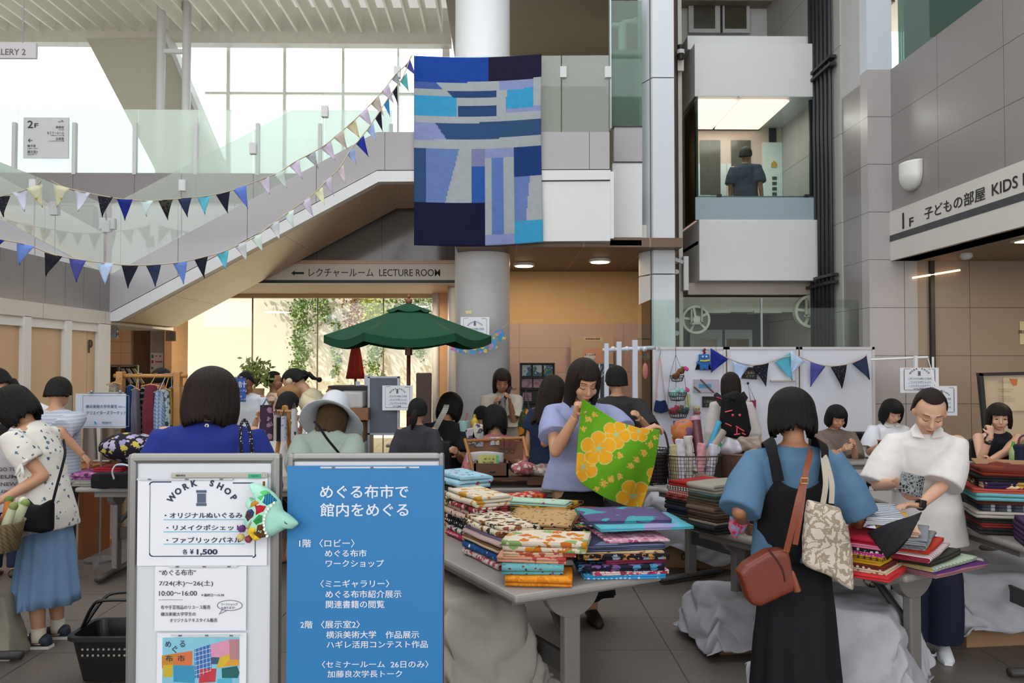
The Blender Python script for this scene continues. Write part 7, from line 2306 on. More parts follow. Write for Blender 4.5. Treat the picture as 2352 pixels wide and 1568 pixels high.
ob('sheet', MB().b2((P(1071, 0, 10.66).x, 10.6, P(0, 720, 10.66).z), (P(1084, 0, 10.66).x, 10.63, P(0, 713, 10.66).z)), mat('#cfc58e', .8), yn)
rp = root('sign_pole', P(2095, 820, 8.65))
tag(rp, 'thin white pole and rail carrying the higher hanging workshop notice', 'pole')
ob('rail', MB().tube([P(2000, 826, 8.9), P(2132, 820, 8.65)], .012, 8), WHITE, rp)
ob('post', MB().b2((P(2090, 0, 8.65).x, 8.64, P(0, 850, 8.65).z), (P(2096, 0, 8.65).x, 8.67, P(0, 816, 8.65).z)), WHITE, rp)
ob('drop_wire', MB().tube([P(2131, 821, 8.66), P(2150, 888, 8.31)], .004, 5), WHITE, rp)
ob('stand', MB().tube([(P(2132, 0, 8.7).x, 8.7, 0), (P(2132, 0, 8.7).x, 8.7, P(0, 819, 8.7).z)], .012, 8), WHITE, rp)
# ================================================================ PARASOLS
def parasol(label, px, Y, ytip, yrim, half, m, closed=False, floor_=True):
 c = P(px, ytip, Y)
 zr = P(px, yrim, Y).z
 r = root('parasol', (c.x, Y, 0))
 tag(r, label, 'parasol')
 wood = mat('#5c2a1a', .4, var=.2, sc=6)
 ob('pole', MB().tube([(c.x, Y, 0), (c.x, Y, c.z - .03)], .019, 12), wood, r, smooth=True)
 ob('finial', MB().ball((c.x, Y, c.z), .032, 12, 8).ball((c.x, Y, c.z + .045), .018, 10, 8).tube([(c.x, Y, c.z + .04), (c.x, Y, c.z + .085)], [.012, .003], 8), mat('#7c3f24', .4), r, smooth=True)
 ob('base', MB().tube([(c.x, Y, 0), (c.x, Y, .06), (c.x, Y, .08)], [.22, .21, .05], 20), mat('#2c2c2c', .7), r)
 if closed:
  n = 40
  rg = []
  for f, rr in ((0, .02), (.06, .05), (.12, .06), (.125, .045), (.5, .085), (.85, .115), (1, .13)):
   z = c.z - .03 - f * (c.z - zr)
   rg.append([V((c.x + rr * (1 + .16 * cos(8 * 2 * pi * k / n)) * cos(2 * pi * k / n), Y + rr * (1 + .16 * cos(8 * 2 * pi * k / n)) * sin(2 * pi * k / n), z)) for k in range(n)])
  ob('canopy', MB().loft(rg), m, r, smooth=True)
  return r
 n = 6
 H = c.z - .04
 zc = zr
 def pt(k, f, dz=0):
  a = 2 * pi * (k + .12) / n
  return V((c.x + half * f * cos(a), Y + half * f * sin(a), H - (H - zc) * f ** 1.0 * (1 + .03 * sin(pi * f)) + dz))
 mm = MB()
 for k in range(n):
  def fn(u, v, k=k):
   f = .17 + .83 * v
   a, b = pt(k, f), pt(k + 1, f)
   q = a.lerp(b, u)
   return q - V((0, 0, .055 * sin(pi * u) * v * v))
  mm.grid(fn, 8, 10, thick=-.006)
 ob('canopy', mm, m, r)
 mm = MB()
 for k in range(n):
  mm.grid(lambda u, v, k=k: pt(k, .02 + .25 * v, .03).lerp(pt(k + 1, .02 + .25 * v, .03), u) - V((0, 0, .02 * sin(pi * u) * v - .0 * v)), 6, 5, thick=-.005)
 ob('vent_cap', mm, m, r)
 for k in range(n):
  a = pt(k, .02, -.02)
  b = pt(k, .99, -.012)
  rb = ob('rib', MB().tube([a, b], .010, 6), wood, r)
  mid = pt(k, .5, -.015)
  ob('strut', MB().tube([V((c.x, Y, H - .42)), mid], .009, 6), wood, rb)
  ob('valance', MB().grid(lambda u, v, k=k: pt(k, 1).lerp(pt(k + 1, 1), u) - V((0, 0, .055 * sin(pi * u) + .075 * v)), 8, 2, thick=.004), m, r)
 ob('collar', MB().tube([(c.x, Y, H - .48), (c.x, Y, H - .40)], .035, 12), wood, r)
 return r
parasol('open dark green parasol on a wooden pole in front of the round pillar', 939, 8.0, 692, 770, .80, cloth('plain', '#12422c'))
parasol('closed dark red parasol by the bright window', 817, 12.8, 770, 865, .1, cloth('plain', '#7c1f14'), closed=True)
# ================================================================ BEYOND THE GLASS: creepers, plant
def leaves(name, label, pts, n, spread, m, seed, size=.07):
 rr = random.Random(seed)
 mb = MB()
 for _ in range(n):
  x, y, d_ = rr.choice(pts)
  q = P(x + rr.gauss(0, spread[0]), y + rr.gauss(0, spread[1]), d_ - rr.random() * .18)
  s = size * rr.uniform(.6, 1.3)
  a, b = rr.uniform(0, 6.28), rr.uniform(-.6, .6)
  ux = V((cos(a), b * .5, sin(a))).normalized()
  uy = V((-sin(a), rr.uniform(-.5, .5), cos(a))).normalized()
  mb.add([q - ux * s * .5, q + uy * s * .32, q + ux * s * .5, q - uy * s * .32], [(0, 1, 2, 3)])
 for i in range(0, len(pts) - 1, 2):
  a, b = P(pts[i][0], pts[i][1], pts[i][2]), P(pts[i + 1][0], pts[i + 1][1], pts[i + 1][2])
  mb.tube([a, b], .008, 5, mi=1)
 o = ob(name, mb, [m, mat('#5c4a34', .8)], None)
 tag(o, label, 'creeper', 'creepers on the courtyard wall')
 return o
VG = mat('#5f7a34', .7, var=.4, sc=6)
VY = mat('#a8b84c', .7, var=.4, sc=6)
VR = mat('#8a5a3c', .7, var=.4, sc=6)
def col_(x, y0, y1, st_=9, wob=6, d_=19.45):
 n = max(2, int((y1 - y0) / st_))
 return [(x + wob * sin(i * .9 + x), y0 + (y1 - y0) * i / n, d_) for i in range(n + 1)]
leaves('creeper', 'thick green creeper hanging down the courtyard wall between the window joints', col_(690, 660, 860), 900, (11, 7), VG, 1)
leaves('creeper', 'short green creeper beside the window joint', col_(742, 660, 735), 380, (12, 7), VG, 2)
leaves('creeper', 'rusty brown creeper behind the parasol tip', col_(815, 675, 740), 260, (12, 9), VR, 3)
leaves('creeper', 'bright yellow green creeper above the parasol', col_(858, 668, 735), 620, (24, 9), VY, 4)
leaves('creeper', 'broad green creeper at the window corner', col_(945, 664, 740), 700, (34, 11), VG, 5)
leaves('creeper', 'thin creeper strand reaching low beside the red parasol', col_(772, 740, 860), 230, (6, 7), VG, 6)
leaves('creeper', 'loose creeper strand below the parasol edge', col_(862, 790, 870), 260, (10, 8), VG, 7)
leaves('creeper', 'small creeper strand right of the parasol pole', col_(960, 780, 815), 120, (7, 8), VG, 8)
leaves('creeper', 'ragged creeper fringe along the top of the courtyard wall', [(x, 664 + 5 * sin(x), 19.45) for x in range(600, 1000, 12)], 900, (10, 6), VG, 9)
pt_ = root('potted_plant', P(585, 900, 9.95))
tag(pt_, 'leafy potted plant on the counter against the bright window', 'plant')
rr = random.Random(5)
stm, lf = MB(), MB()
b0 = P(588, 888, 9.95)
for k in range(9):
 e_ = P(588 + rr.uniform(-26, 26), rr.uniform(828, 866), 9.95 + rr.uniform(-.2, .2))
 pth = smoothpath([b0, b0.lerp(e_, .5) + V((rr.uniform(-.04, .04), 0, .03)), e_], 4)
 stm.tube(pth, .006, 6)
 for q in pth[3:]:
  for _ in range(3):
   p_ = q + V((rr.uniform(-.09, .09), rr.uniform(-.09, .09), rr.uniform(-.08, .06)))
   a = rr.uniform(0, 6.28)
   ux, uy = V((cos(a), rr.uniform(-.5, .5), sin(a))).normalized() * .045, V((-sin(a), rr.uniform(-.5, .5), cos(a))).normalized() * .016
   lf.add([p_ - ux, p_ + uy, p_ + ux, p_ - uy], [(0, 1, 2, 3)])
ob('stem', stm, mat('#4a3a24', .8), pt_)
ob('foliage', lf, mat('#6b7a34', .6, var=.35, sc=6), pt_)
ob('pot', MB().tube([V((b0.x, b0.y, .962)), b0 - V((0, 0, .02))], [.075, .1], 18), mat('#8a6a4c', .7), pt_, smooth=True)
# ================================================================ BACK OF THE HALL, LEFT TO CENTRE
WOOD = mat('#a8763c', .5, var=.12, sc=4, stretch=(1, 1, 8))
WOODD = mat('#5c3a22', .55, var=.15, sc=4, stretch=(1, 8, 1))
WOODM = mat('#7d5230', .5, var=.15, sc=4, stretch=(8, 1, 1))
ck = root('checkout_counter', P(600, 1000, 9.9) * 1)
tag(ck, 'brown wooden checkout counter behind the clothes rail', 'counter')
X0, X1 = P(420, 0, 9.9).x, P(700, 0, 9.9).x
ob('body', MB().b2((X0, 9.75, 0), (X1, 10.05, .92)), WOODM, ck)
ob('worktop', MB().b2((X0 - .02, 9.7, .92), (X1 + .02, 10.2, .96)), WOODD, ck)
pn2 = ob('panel', MB().b2((X0 + .7, 9.74, .2), (X0 + .72, 9.76, .9)), WOODD, ck)
def hang_sign(name, label, x0, y0, x1, y1, d, m, lines, ink, pole=True, border=None):
 r = root(name, (P((x0 + x1) / 2, 0, d).x, d, 0 if pole else P(0, y1, d).z))
 tag(r, label, 'sign')
 ob('board', MB().b2((P(x0, 0, d).x, d, P(0, y1, d).z), (P(x1, 0, d).x, d + .008, P(0, y0, d).z)), m, r)
 if border:
  b_ = MB()
  s = .003
  for a, c in (((x0 + 4, y0 + 4), (x1 - 4, y0 + 4)), ((x1 - 4, y0 + 4), (x1 - 4, y1 - 4)), ((x1 - 4, y1 - 4), (x0 + 4, y1 - 4)), ((x0 + 4, y1 - 4), (x0 + 4, y0 + 4))):
   b_.tube([P(a[0], a[1], d - .001), P(c[0], c[1], d - .001)], s * .6, 4)
  ob('border', b_, border, r)
 w = MB()
 for s, a, b, c, e in lines:
  pw_(w, s, a, b, c, e, d - .002, .012)
 ob('lettering', w, ink, r)
 if pole:
  X = P((x0 + x1) / 2, 0, d).x
  ob('pole', MB().tube([(X, d + .02, 0), (X, d + .02, P(0, y0 - 3, d).z)], .008, 8), STEEL, r)
  ob('pole_base', MB().tube([(X, d + .02, 0), (X, d + .02, .02)], .12, 16), STEEL, r)
  ob('clip', MB().tube([P(x0 + 15, y0 - 2, d + .01), P(x1 - 15, y0 - 2, d + .01)], .006, 6).ball(P(x0 + 24, y0 - 4, d), .014, 8, 6).ball(P(x1 - 24, y0 - 4, d), .014, 8, 6), STEEL, r)
 return r
hang_sign('market_sign', 'white sheet sign with blue writing about the creators market', 186, 904, 300, 983, 6.75, mat('#bfc6d6', .6, var=.02),
   [('横浜美術大学卒業生', 197, 937, 270, 929), ('有志による', 272, 936, 292, 932), ('クリエイターズマーケット', 198, 952, 290, 943), ('横浜美術大学', 235, 973, 256, 968)], mat('#2f5078', .7), True, mat('#8d97a8', .7))
lg_ = ob('logo_mark', MB().prism([(P(228, 0, 6.74).x, P(0, 968, 6.74).z), (P(231, 0, 6.74).x, P(0, 968, 6.74).z), (P(234, 0, 6.74).x, P(0, 974, 6.74).z), (P(231, 0, 6.74).x, P(0, 974, 6.74).z)], 6.742, 6.748), mat('#2f8fc4', .6), bpy.data.objects['market_sign'])
hang_sign('checkout_sign', 'blue checkout sign with white writing on a white edged board', 524, 868, 572, 923, 8.9, mat('#1c4a96', .5, var=.02),
   [('お会計', 508, 890, 566, 875), ('[キャッシュレス]', 504, 900, 566, 894), ('Pay', 535, 905, 546, 899), ('d払い Pay', 523, 913, 557, 906), ('クレジットカード', 514, 920, 565, 914)], mat('#c9d0de', .6))
ra = root('clothes_rail', (P(340, 0, 7.6).x, 7.6, 0))
tag(ra, 'wooden clothes rail with tall square end posts', 'clothes rail')
zr = P(0, 866, 7.6).z
ob('bar', MB().tube([P(262, 863, 7.6), P(430, 863, 7.6)], .018, 12), WOOD, ra, smooth=True)
for x in (288, 418):
 X = P(x, 0, 7.6).x
 ob('post', MB().b2((X - .03, 7.56, 0), (X + .03, 7.64, P(0, 853, 7.6).z)), WOOD, ra, bevel=.006)
 ob('foot', MB().b2((X - .03, 7.3, 0), (X + .03, 7.9, .05)), WOOD, ra)
GR = 'garments on the wooden rail'
for i, (x, w_, y0, y1, m, lab, dep) in enumerate((
  (262, 34, 880, 1052, cloth('camo', '#8d8678', '#7c6a5a', '#9a9488', s=20), 'beige floral dress at the end of the wooden rail', 7.45),
  (300, 20, 886, 1010, cloth('plain', '#1d3f74'), 'blue dress hanging on the wooden rail', 7.62), (312, 20, 893, 1020, cloth('plain', '#6b6878'), 'grey trousers hanging on the wooden rail', 7.55),
  (328, 14, 892, 1000, cloth('hstripes', '#17181e', '#17181e', '#6c7a84', s=18), 'black garment with pale bands on the wooden rail', 7.66), (346, 42, 884, 1014, cloth('plain', '#6b2c38'), 'maroon tunic with wide sleeve on the wooden rail', 7.50),
  (366, 24, 898, 996, cloth('plaid', '#5c7ca8', '#b4bcc9', s=30), 'blue and white checked shirt on the wooden rail', 7.46), (380, 22, 894, 990, cloth('flowers', '#a9b4b8', '#2f3c44', '#5c6c78', s=22), 'white shirt with dark leaf print on the wooden rail', 7.52),
  (394, 12, 890, 975, cloth('plain', '#a0843c'), 'mustard garment on the wooden rail', 7.6), (408, 26, 884, 975, cloth('plain', '#1c3a5c'), 'navy garment nearest the right post of the wooden rail', 7.64))):
 g = root('hanging_garment', P(x, y1, dep))
 tag(g, lab, 'garment', GR)
 def gfn(u, v, x=x, w_=w_, y0=y0, y1=y1, dep=dep):
  a = u * 2 * pi
  ww = w_ * (.55 + .45 * min(1, v * 2.2)) / 2
  q = P(x + ww * cos(a) * (1 + .08 * sin(3 * a + x)), y0 + (y1 - y0) * v, dep)
  q.y += .05 * sin(a) * (1 + .3 * sin(5 * a))
  return q
 ob('fabric', MB().grid(gfn, 24, 10), m, g, smooth=True)
 hk = MB()
 q = P(x, y0 - 2, dep)
 zt2 = P(0, 858, 7.6).z
 hk.tube([q, V((q.x, 7.6, zr + .01)), V((q.x + .015, 7.6, zr + .035)), V((q.x - .01, 7.585, zr + .03))], .004, 6)
 hk.tube([q + V((-w_ / 2 * .004, 0, -.02)), q, q + V((w_ / 2 * .004, 0, -.02))], .007, 6)
 ob('hanger', hk, STEEL if i % 2 else WOOD, g)
bsf = root('leaflet_rack', (P(285, 0, 12.8).x, 12.8, 0))
tag(bsf, 'grey metal rack with slanted leaflets by the tiled wall', 'rack')
for x in (262, 283, 326):
 X = P(x, 0, 12.8).x
 ob('upright', MB().b2((X - .012, 12.78, 0), (X + .012, 12.82, P(0, 839, 12.8).z)), STEEL, bsf)
ob('top_bar', MB().b2((P(262, 0, 12.8).x, 12.78, P(0, 841, 12.8).z), (P(326, 0, 12.8).x, 12.82, P(0, 838, 12.8).z)), STEEL, bsf)
ob('back_panel', MB().b2((P(246, 0, 12.95).x, 12.95, .4), (P(326, 0, 12.95).x, 12.98, P(0, 842, 12.95).z)), DARK, bsf)
for k, c in enumerate(('#a89a98', '#a0b0b8', '#a8a46c')):
 lf_ = root('leaflet', P(288 + 13 * k, 870, 12.7))
 tag(lf_, '%s leaflet slanting in the grey metal rack' % ('pale pink', 'pale blue', 'pale yellow')[k], 'leaflet', 'leaflets in the metal rack')
 q = MB().prism(poly([(276 + 13 * k, 846), (283 + 13 * k, 846), (305 + 13 * k, 880), (298 + 13 * k, 880)], 12.72), 12.72, 12.74)
 ob('sheet', q, mat(c, .7), lf_)
od = root('wooden_desk', (P(200, 0, 7.0).x, 7.0, 0))
tag(od, 'orange-brown wooden desk behind the striped shirt', 'desk')
X0, X1 = P(136, 0, 7.0).x, P(232, 0, 7.0).x
ob('top', MB().b2((X0, 6.8, .70), (X1, 7.3, .74)), mat('#8d5426', .5, var=.1), od)
ob('side_panel', MB().b2((X1 - .04, 6.82, 0), (X1, 7.28, .70)), mat('#7c451c', .5, var=.1), od)
ob('side_panel', MB().b2((X0, 6.82, 0), (X0 + .04, 7.28, .70)), mat('#7c451c', .5, var=.1), od)
fb = root('basket', P(600, 898, 9.95))
tag(fb, 'slatted bamboo basket with dark goods on the checkout counter', 'basket')
q = V((P(602, 0, 9.95).x, 9.95, .96))
m = MB()
for k in range(26):
 a = 2 * pi * k / 26
 m.tube([q + V((.12 * cos(a), .10 * sin(a), .01)), q + V((.17 * cos(a), .14 * sin(a), .17))], .008, 5)
for r_, z in ((.12, .01), (.145, .09), (.17, .17), (.172, .18)):
 m.tube([q + V((r_ * cos(2 * pi * k / 30), r_ * .83 * sin(2 * pi * k / 30), z)) for k in range(31)], .011, 6)
ob('weave', m, mat('#8a6a42', .6, var=.1), fb)
ob('lining', MB().ball(q + V((0, 0, .13)), (.14, .11, .07), 16, 8), mat('#3a2c22', .8), fb, smooth=True)
bt_ = root('cloth_bag', P(662, 910, 7.4))
tag(bt_, 'brown knotted cloth bag beside the bending white shirt', 'bag')
q = P(664, 905, 7.5)
ob('body', wrinkle(blob(MB().ball(q, (.11, .08, .09), 16, 10).ball(q + V((0, 0, .07)), (.035, .03, .04), 10, 8), .008, 2), .01, 16), cloth('plain', '#8a6642'), bt_, smooth=True)
ob('knot', MB().ball(q + V((0, 0, .115)), (.03, .025, .03), 10, 8), cloth('plain', '#b8a892'), bt_, smooth=True)
tcr = P(0, 1030, 8.3)
for nm, lab, cat, x0, y0, x1, y1, d_, dep, m, grp in (
  ('white_pack', 'clear wrapped pack of white goods on top of the brown crate', 'pack', 779, 900, 838, 938, 7.55, .3, cloth('plain', '#b4b2b4'), None),
  ('wooden_crate', 'brown wooden crate under the white packs by the grey panel', 'crate', 782, 938, 850, 966, 7.5, .34, WOODM, None),
  ('carton', 'printed brown carton under the wooden crate', 'box', 786, 970, 838, 1018, 7.5, .34, CARD, 'cartons by the grey panel'),
  ('carton', 'white carton with blue and red print at the bottom by the grey panel', 'box', 800, 1018, 842, 1120, 7.5, .34, mat('#aeb2ba', .7), 'cartons by the grey panel')):
 r = root(nm, (P((x0 + x1) / 2, 0, d_).x, d_, P(0, y1, d_).z))
 tag(r, lab, cat, grp)
 zlo = P(0, y1, d_).z if 'bottom' not in lab else 0
 ob('body', MB().b2((P(x0, 0, d_).x, d_, zlo), (P(x1, 0, d_).x, d_ + dep, P(0, y0, d_).z)), m, r, bevel=.02 if nm == 'white_pack' else .004)
 if nm == 'carton' and 'printed' in lab:
  ob('hand_hole', MB().box(P(811, 981, d_) + V((0, -.001, 0)), (.03, .004, .02)), DARK, r)
  w = MB()
  pw_(w, '野菜 みかん', 792, 984, 806, 977, d_ - .001)
  pw_(w, '産地直送', 816, 984, 832, 977, d_ - .001)
  ob('lettering', w, mat('#8d3a2c', .8), r)
 if 'white carton' in lab:
  ob('print_band', MB().b2((P(812, 0, d_).x, d_ - .002, P(0, 1034, d_).z), (P(832, 0, d_).x, d_, P(0, 1027, d_).z)), mat('#3f7fa8', .7), r)
  ob('lettering', pw_(MB(), 'MIX', 812, 1044, 832, 1037, d_ - .002, .03), mat('#a8304c', .7), r)
gp_ = root('notice_panel', (P(888, 0, 7.65).x, 7.65, 0))
tag(gp_, 'grey felt notice panel in a pale metal frame left of the parasol pole', 'notice board')
d = 7.65
ob('board', MB().b2((P(852, 0, d).x, d, P(0, 1000, d).z), (P(918, 0, d).x, d + .02, P(0, 866, d).z)), mat('#5f6672', .8, var=.05), gp_)
for x in (849, 916):
 ob('frame_post', MB().b2((P(x, 0, d).x, d - .01, 0), (P(x + 5, 0, d).x, d + .03, P(0, 865, d).z)), mat('#9aa0ac', .4, .4), gp_)
for y in (864, 995):
 ob('frame_rail', MB().b2((P(849, 0, d).x, d - .01, P(0, y + 4, d).z), (P(921, 0, d).x, d + .03, P(0, y, d).z)), mat('#9aa0ac', .4, .4), gp_)
bb2 = root('folding_screen', (P(975, 0, 11.9).x, 11.9, 0))
tag(bb2, 'brown fabric screen with rounded corner against the window jamb', 'screen')
d = 11.9
ob('panel', MB().b2((P(958, 0, d).x, d, .1), (P(994, 0, d).x, d + .04, P(0, 856, d).z)), mat('#5a4a44', .8), bb2, bevel=.03)
ob('foot', MB().b2((P(958, 0, d).x, d - .2, 0), (P(994, 0, d).x, d + .2, .1)), DARK, bb2)
dk = root('dark_sideboard', (P(810, 0, 11.4).x, 11.4, 0))
tag(dk, 'long black sideboard below the bright window', 'sideboard')
d = 11.4
ob('body', MB().b2((P(758, 0, d).x, d, 0), (P(850, 0, d).x, d + .5, P(0, 886, d).z)), mat('#1c1715', .5), dk, bevel=.01)
for x0, x1, y0, lab in ((818, 828, 876, 'small white card standing on the black sideboard'), (838, 856, 862, 'tall white card standing on the black sideboard')):
 q = root('card', P(x0, 886, 11.35))
 tag(q, lab, 'card')
 ob('sheet', MB().b2((P(x0, 0, 11.4).x, 11.5, P(0, 887, 11.4).z), (P(x1, 0, 11.4).x, 11.51, P(0, y0, 11.4).z)), mat('#c9c6d2', .7), q)
ez = root('wooden_easel', (P(655, 0, 6.1).x, 6.1, 0))
tag(ez, 'slim wooden easel stand hung with cloth bags', 'easel')
for a, b in (((653, 932), (640, 1016)), ((656, 932), (670, 1000)), ((654, 932), (655, 1010))):
 p0 = P(a[0], a[1], 6.1)
 p1 = P(b[0], b[1], 6.1)
 t_ = p0.z / max(.01, p0.z - p1.z)
 e_ = p0 + (p1 - p0) * t_
 if b[0] == 655:
  e_.y += .5
 ob('leg', MB().tube([p0, e_], .016, 6), WOOD, ez)
ob('peg_bar', MB().tube([P(628, 945, 6.05), P(684, 944, 6.05)], .008, 6), WOOD, ez)
for x, y0, y1, w_, m, lab in ((612, 930, 1012, 36, cloth('flowers', '#3a2838', '#8d6c84', '#2c2030', s=24), 'dark purple floral bag hanging by the easel'), (634, 952, 1010, 12, cloth('plain', '#a49c92'), 'ivory strip scarf hanging by the easel'), (641, 958, 1012, 14, cloth('plain', '#141218'), 'black cloth hanging by the easel'), (652, 955, 1012, 16, cloth('sprig', '#a9a9b4', '#6c6c80', s=30), 'pale printed cloth hanging inside the easel'), (676, 938, 1012, 16, cloth('sprig', '#b0acb0', '#2c2a30', s=16), 'white cloth with black motif hanging by the easel')):
 g = root('hanging_bag', P(x, y1, 5.98))
 tag(g, lab, 'bag', 'cloth goods on the easel')
 def gfn(u, v, x=x, w_=w_, y0=y0, y1=y1):
  a = u * 2 * pi
  q = P(x + w_ / 2 * cos(a) * (.8 + .2 * v), y0 + (y1 - y0) * v, 5.98)
  q.y += .03 * sin(a)
  return q
 ob('fabric', MB().grid(gfn, 20, 8), m, g, smooth=True)
 ob('strap', MB().tube([P(x - w_ * .25, y0 + 2, 5.98), P(x, y0 - 14, 6.02), P(x + w_ * .25, y0 + 2, 5.98)], .006, 6), mat('#2c4a58' if 'purple' in lab else '#3c302c', .7), g)
# ================================================================ UNDER THE BALCONY
br = root('brochure_rack', (P(1233, 0, 12.2).x, 12.2, 0))
tag(br, 'black brochure rack against the pinkish wall under the balcony', 'rack')
d = 12.2
ob('carcass', MB().b2((P(1194, 0, d).x, d + .12, 0), (P(1273, 0, d).x, d + .16, P(0, 833, d).z)), mat('#121010', .5), br)
for x in (1194, 1271):
 ob('side_panel', MB().b2((P(x, 0, d).x, d, 0), (P(x + 2.5, 0, d).x, d + .16, P(0, 833, d).z)), mat('#1c1918', .5), br)
for y in (833, 866, 893, 925):
 ob('shelf', MB().b2((P(1194, 0, d).x, d, P(0, y + 2, d).z), (P(1273, 0, d).x, d + .16, P(0, y, d).z)), mat('#1c1918', .5), br)
BRO = [cloth('camo', '#b8bcc0', '#4a6a8a', '#7c8c54', s=9), cloth('camo', '#b09098', '#a88c94', '#8d6c7c', s=12)]
for k, (x, y0, y1, w_, mi, lab) in enumerate(((1199, 838, 864, 20, 0, 'green landscape brochure at the top row near the pillar'), (1224, 838, 864, 20, 0, 'green landscape brochure in the middle of the top row'), (1249, 838, 864, 20, 0, 'green landscape brochure at the top row far from the pillar'),
            (1198, 870, 891, 24, 1, 'pink brochure in the second row near the pillar'), (1225, 870, 891, 22, 1, 'pink brochure in the second row beside the dark hair'), (1200, 902, 922, 21, 1, 'pale round-printed brochure in the third row'))):
 q = root('brochure', P(x, y1, d))
 tag(q, lab, 'brochure', 'brochures in the black rack')
 ob('sheet', MB().b2((P(x, 0, d).x, d + .06, P(0, y1, d).z), (P(x + w_, 0, d).x, d + .08, P(0, y0, d).z)), BRO[mi], q)
ntc = root('wall_sheet', P(1183, 870, 13.4))
tag(ntc, 'narrow pale sheet on the pinkish wall left of the black rack', 'notice')
ob('sheet', MB().b2((P(1174, 0, 13.45).x, 13.45, P(0, 892, 13.45).z), (P(1186, 0, 13.45).x, 13.46, P(0, 832, 13.45).z)), mat('#a8958e', .8), ntc)
pb_ = root('pinboard', (P(1345, 0, 13.3).x, 13.3, 0))
tag(pb_, 'beige standing panel with a pink flyer behind the lattice stand', 'notice board')
d = 13.2
ob('panel', MB().b2((P(1310, 0, d).x, d, 0), (P(1406, 0, d).x, d + .04, P(0, 772, d).z)), mat('#a8917c', .7, var=.03), pb_)
ob('header', MB().b2((P(1338, 0, d).x, d - .004, P(0, 783, d).z), (P(1382, 0, d).x, d, P(0, 773, d).z)), mat('#b0a084', .7), pb_)
ob('lettering', pw_(MB(), '関連書籍の閲覧', 1345, 780, 1378, 776, d - .005), INK, pb_)
pf = root('flyer', P(1360, 834, 13.15))
tag(pf, 'pink flyer with white cloud and navy writing on the beige panel', 'flyer')
ob('sheet', MB().b2((P(1338, 0, d).x, d - .008, P(0, 834, d).z), (P(1383, 0, d).x, d - .004, P(0, 799, d).z)), mat('#b3836f', .8), pf)
q = P(1355, 819, d)
ob('cloud', MB().tube([(q.x, d - .0095, q.z), (q.x, d - .008, q.z)], .09, 20, flat=(.62, 1.0)), mat('#c4c0c4', .8), pf)
w = MB()
pw_(w, 'めぐる布市', 1343, 818, 1368, 812, d - .0105)
pw_(w, 'ワークショップ', 1345, 826, 1367, 820, d - .0105)
ob('lettering', w, mat('#2c3058', .8), pf)
lt = root('lattice_stand', (P(1430, 0, 8.6).x, 8.6, 0))
tag(lt, 'white display stand of upright posts beside the white panels', 'display stand')
d = 8.6
for x, yt, w_ in ((1386, 788, 10), (1414, 784, 11), (1450, 780, 12)):
 ob('post', MB().b2((P(x, 0, d).x, d, 0), (P(x + w_, 0, d).x, d + .05, P(0, yt, d).z)), mat('#b9c0ce', .45, var=.03), lt, bevel=.004)
ob('rail', MB().tube([P(1384, 804, d + .02), P(1504, 798, d + .02)], .02, 10), mat('#b9c0ce', .45), lt, smooth=True)
for x in (1408, 1440, 1466, 1480):
 ob('joint', MB().ball(P(x, 801, d + .02), .028, 10, 8), mat('#c2c8d4', .45), lt, smooth=True)
ob('foot', MB().b2((P(1380, 0, d).x, d - .2, 0), (P(1470, 0, d).x, d + .25, .03)), mat('#b9c0ce', .45), lt)
db_ = root('dark_board', (P(1385, 0, 9.3).x, 9.3, 0))
tag(db_, 'black board with white diagonal lines behind the charcoal top', 'board')
d = 9.3
ob('board', MB().b2((P(1350, 0, d).x, d, .0), (P(1412, 0, d).x, d + .02, P(0, 836, d).z)), mat('#171a22', .5), db_)
ls_ = MB()
for k in range(9):
 ls_.tube([P(1352 + 7 * k, 866, d - .002), P(1362 + 7 * k, 840, d - .002)], .004, 4)
ls_.tube([P(1362, 888, d - .002), P(1388, 858, d - .002)], .006, 4)
ob('line_pattern', ls_, mat('#8d949f', .6), db_)
for x in (1349, 1373, 1391):
 ob('frame_bar', MB().b2((P(x, 0, d).x, d - .006, .0), (P(x + 3, 0, d).x, d, P(0, 835, d).z)), mat('#aab0bb', .5), db_)
PNM = mat('#c6c9d6', .35, var=.02)
PFR = mat('#b9b4b8', .4, .2, var=.03)
for k, (x0, x1) in enumerate(((1496, 1661), (1664, 1826), (1829, 1999))):
 r = root('display_panel', (P((x0 + x1) / 2, 0, 9.62).x, 9.62, 0))
 tag(r, 'white display panel %s' % ('hung with cloth goods and wire baskets', 'behind the black backpack with chalk tags', 'behind the seated taupe blouse')[k], 'panel', 'white display panels')
 d = 9.6
 Xa, Xb = P(x0, 0, d).x, P(x1, 0, d).x
 zt_p = P(0, 796, d).z
 ob('board', MB().b2((Xa + .02, d, .12), (Xb - .02, d + .03, zt_p - .02)), PNM, r)
 for X in (Xa, Xb - .03):
  ob('frame_post', MB().b2((X, d - .012, .02), (X + .03, d + .045, zt_p)), PFR, r)
 ob('frame_rail', MB().b2((Xa, d - .012, zt_p - .03), (Xb, d + .045, zt_p)), PFR, r)
 ob('frame_rail', MB().b2((Xa, d - .012, .10), (Xb, d + .045, .13)), PFR, r)
 for X in (Xa + .1, Xb - .12):
  ob('foot', MB().b2((X, d - .25, 0), (X + .03, d + .28, .03)), PFR, r)
d = 9.55
GP = 'goods pinned on the white panel'
nb = root('cloth_pouch', P(1518, 950, d))
tag(nb, 'small navy cloth pouch hanging on long pink cords', 'pouch', GP)
ob('body', blob(MB().loft([[P(x, y, d + dy) for x, y in ((1506, 918), (1516, 921), (1528, 918), (1537, 942), (1520, 949), (1501, 944))] for dy in (-.03, .03)]), .008, 2), cloth('plain', '#15234e'), nb, smooth=True)
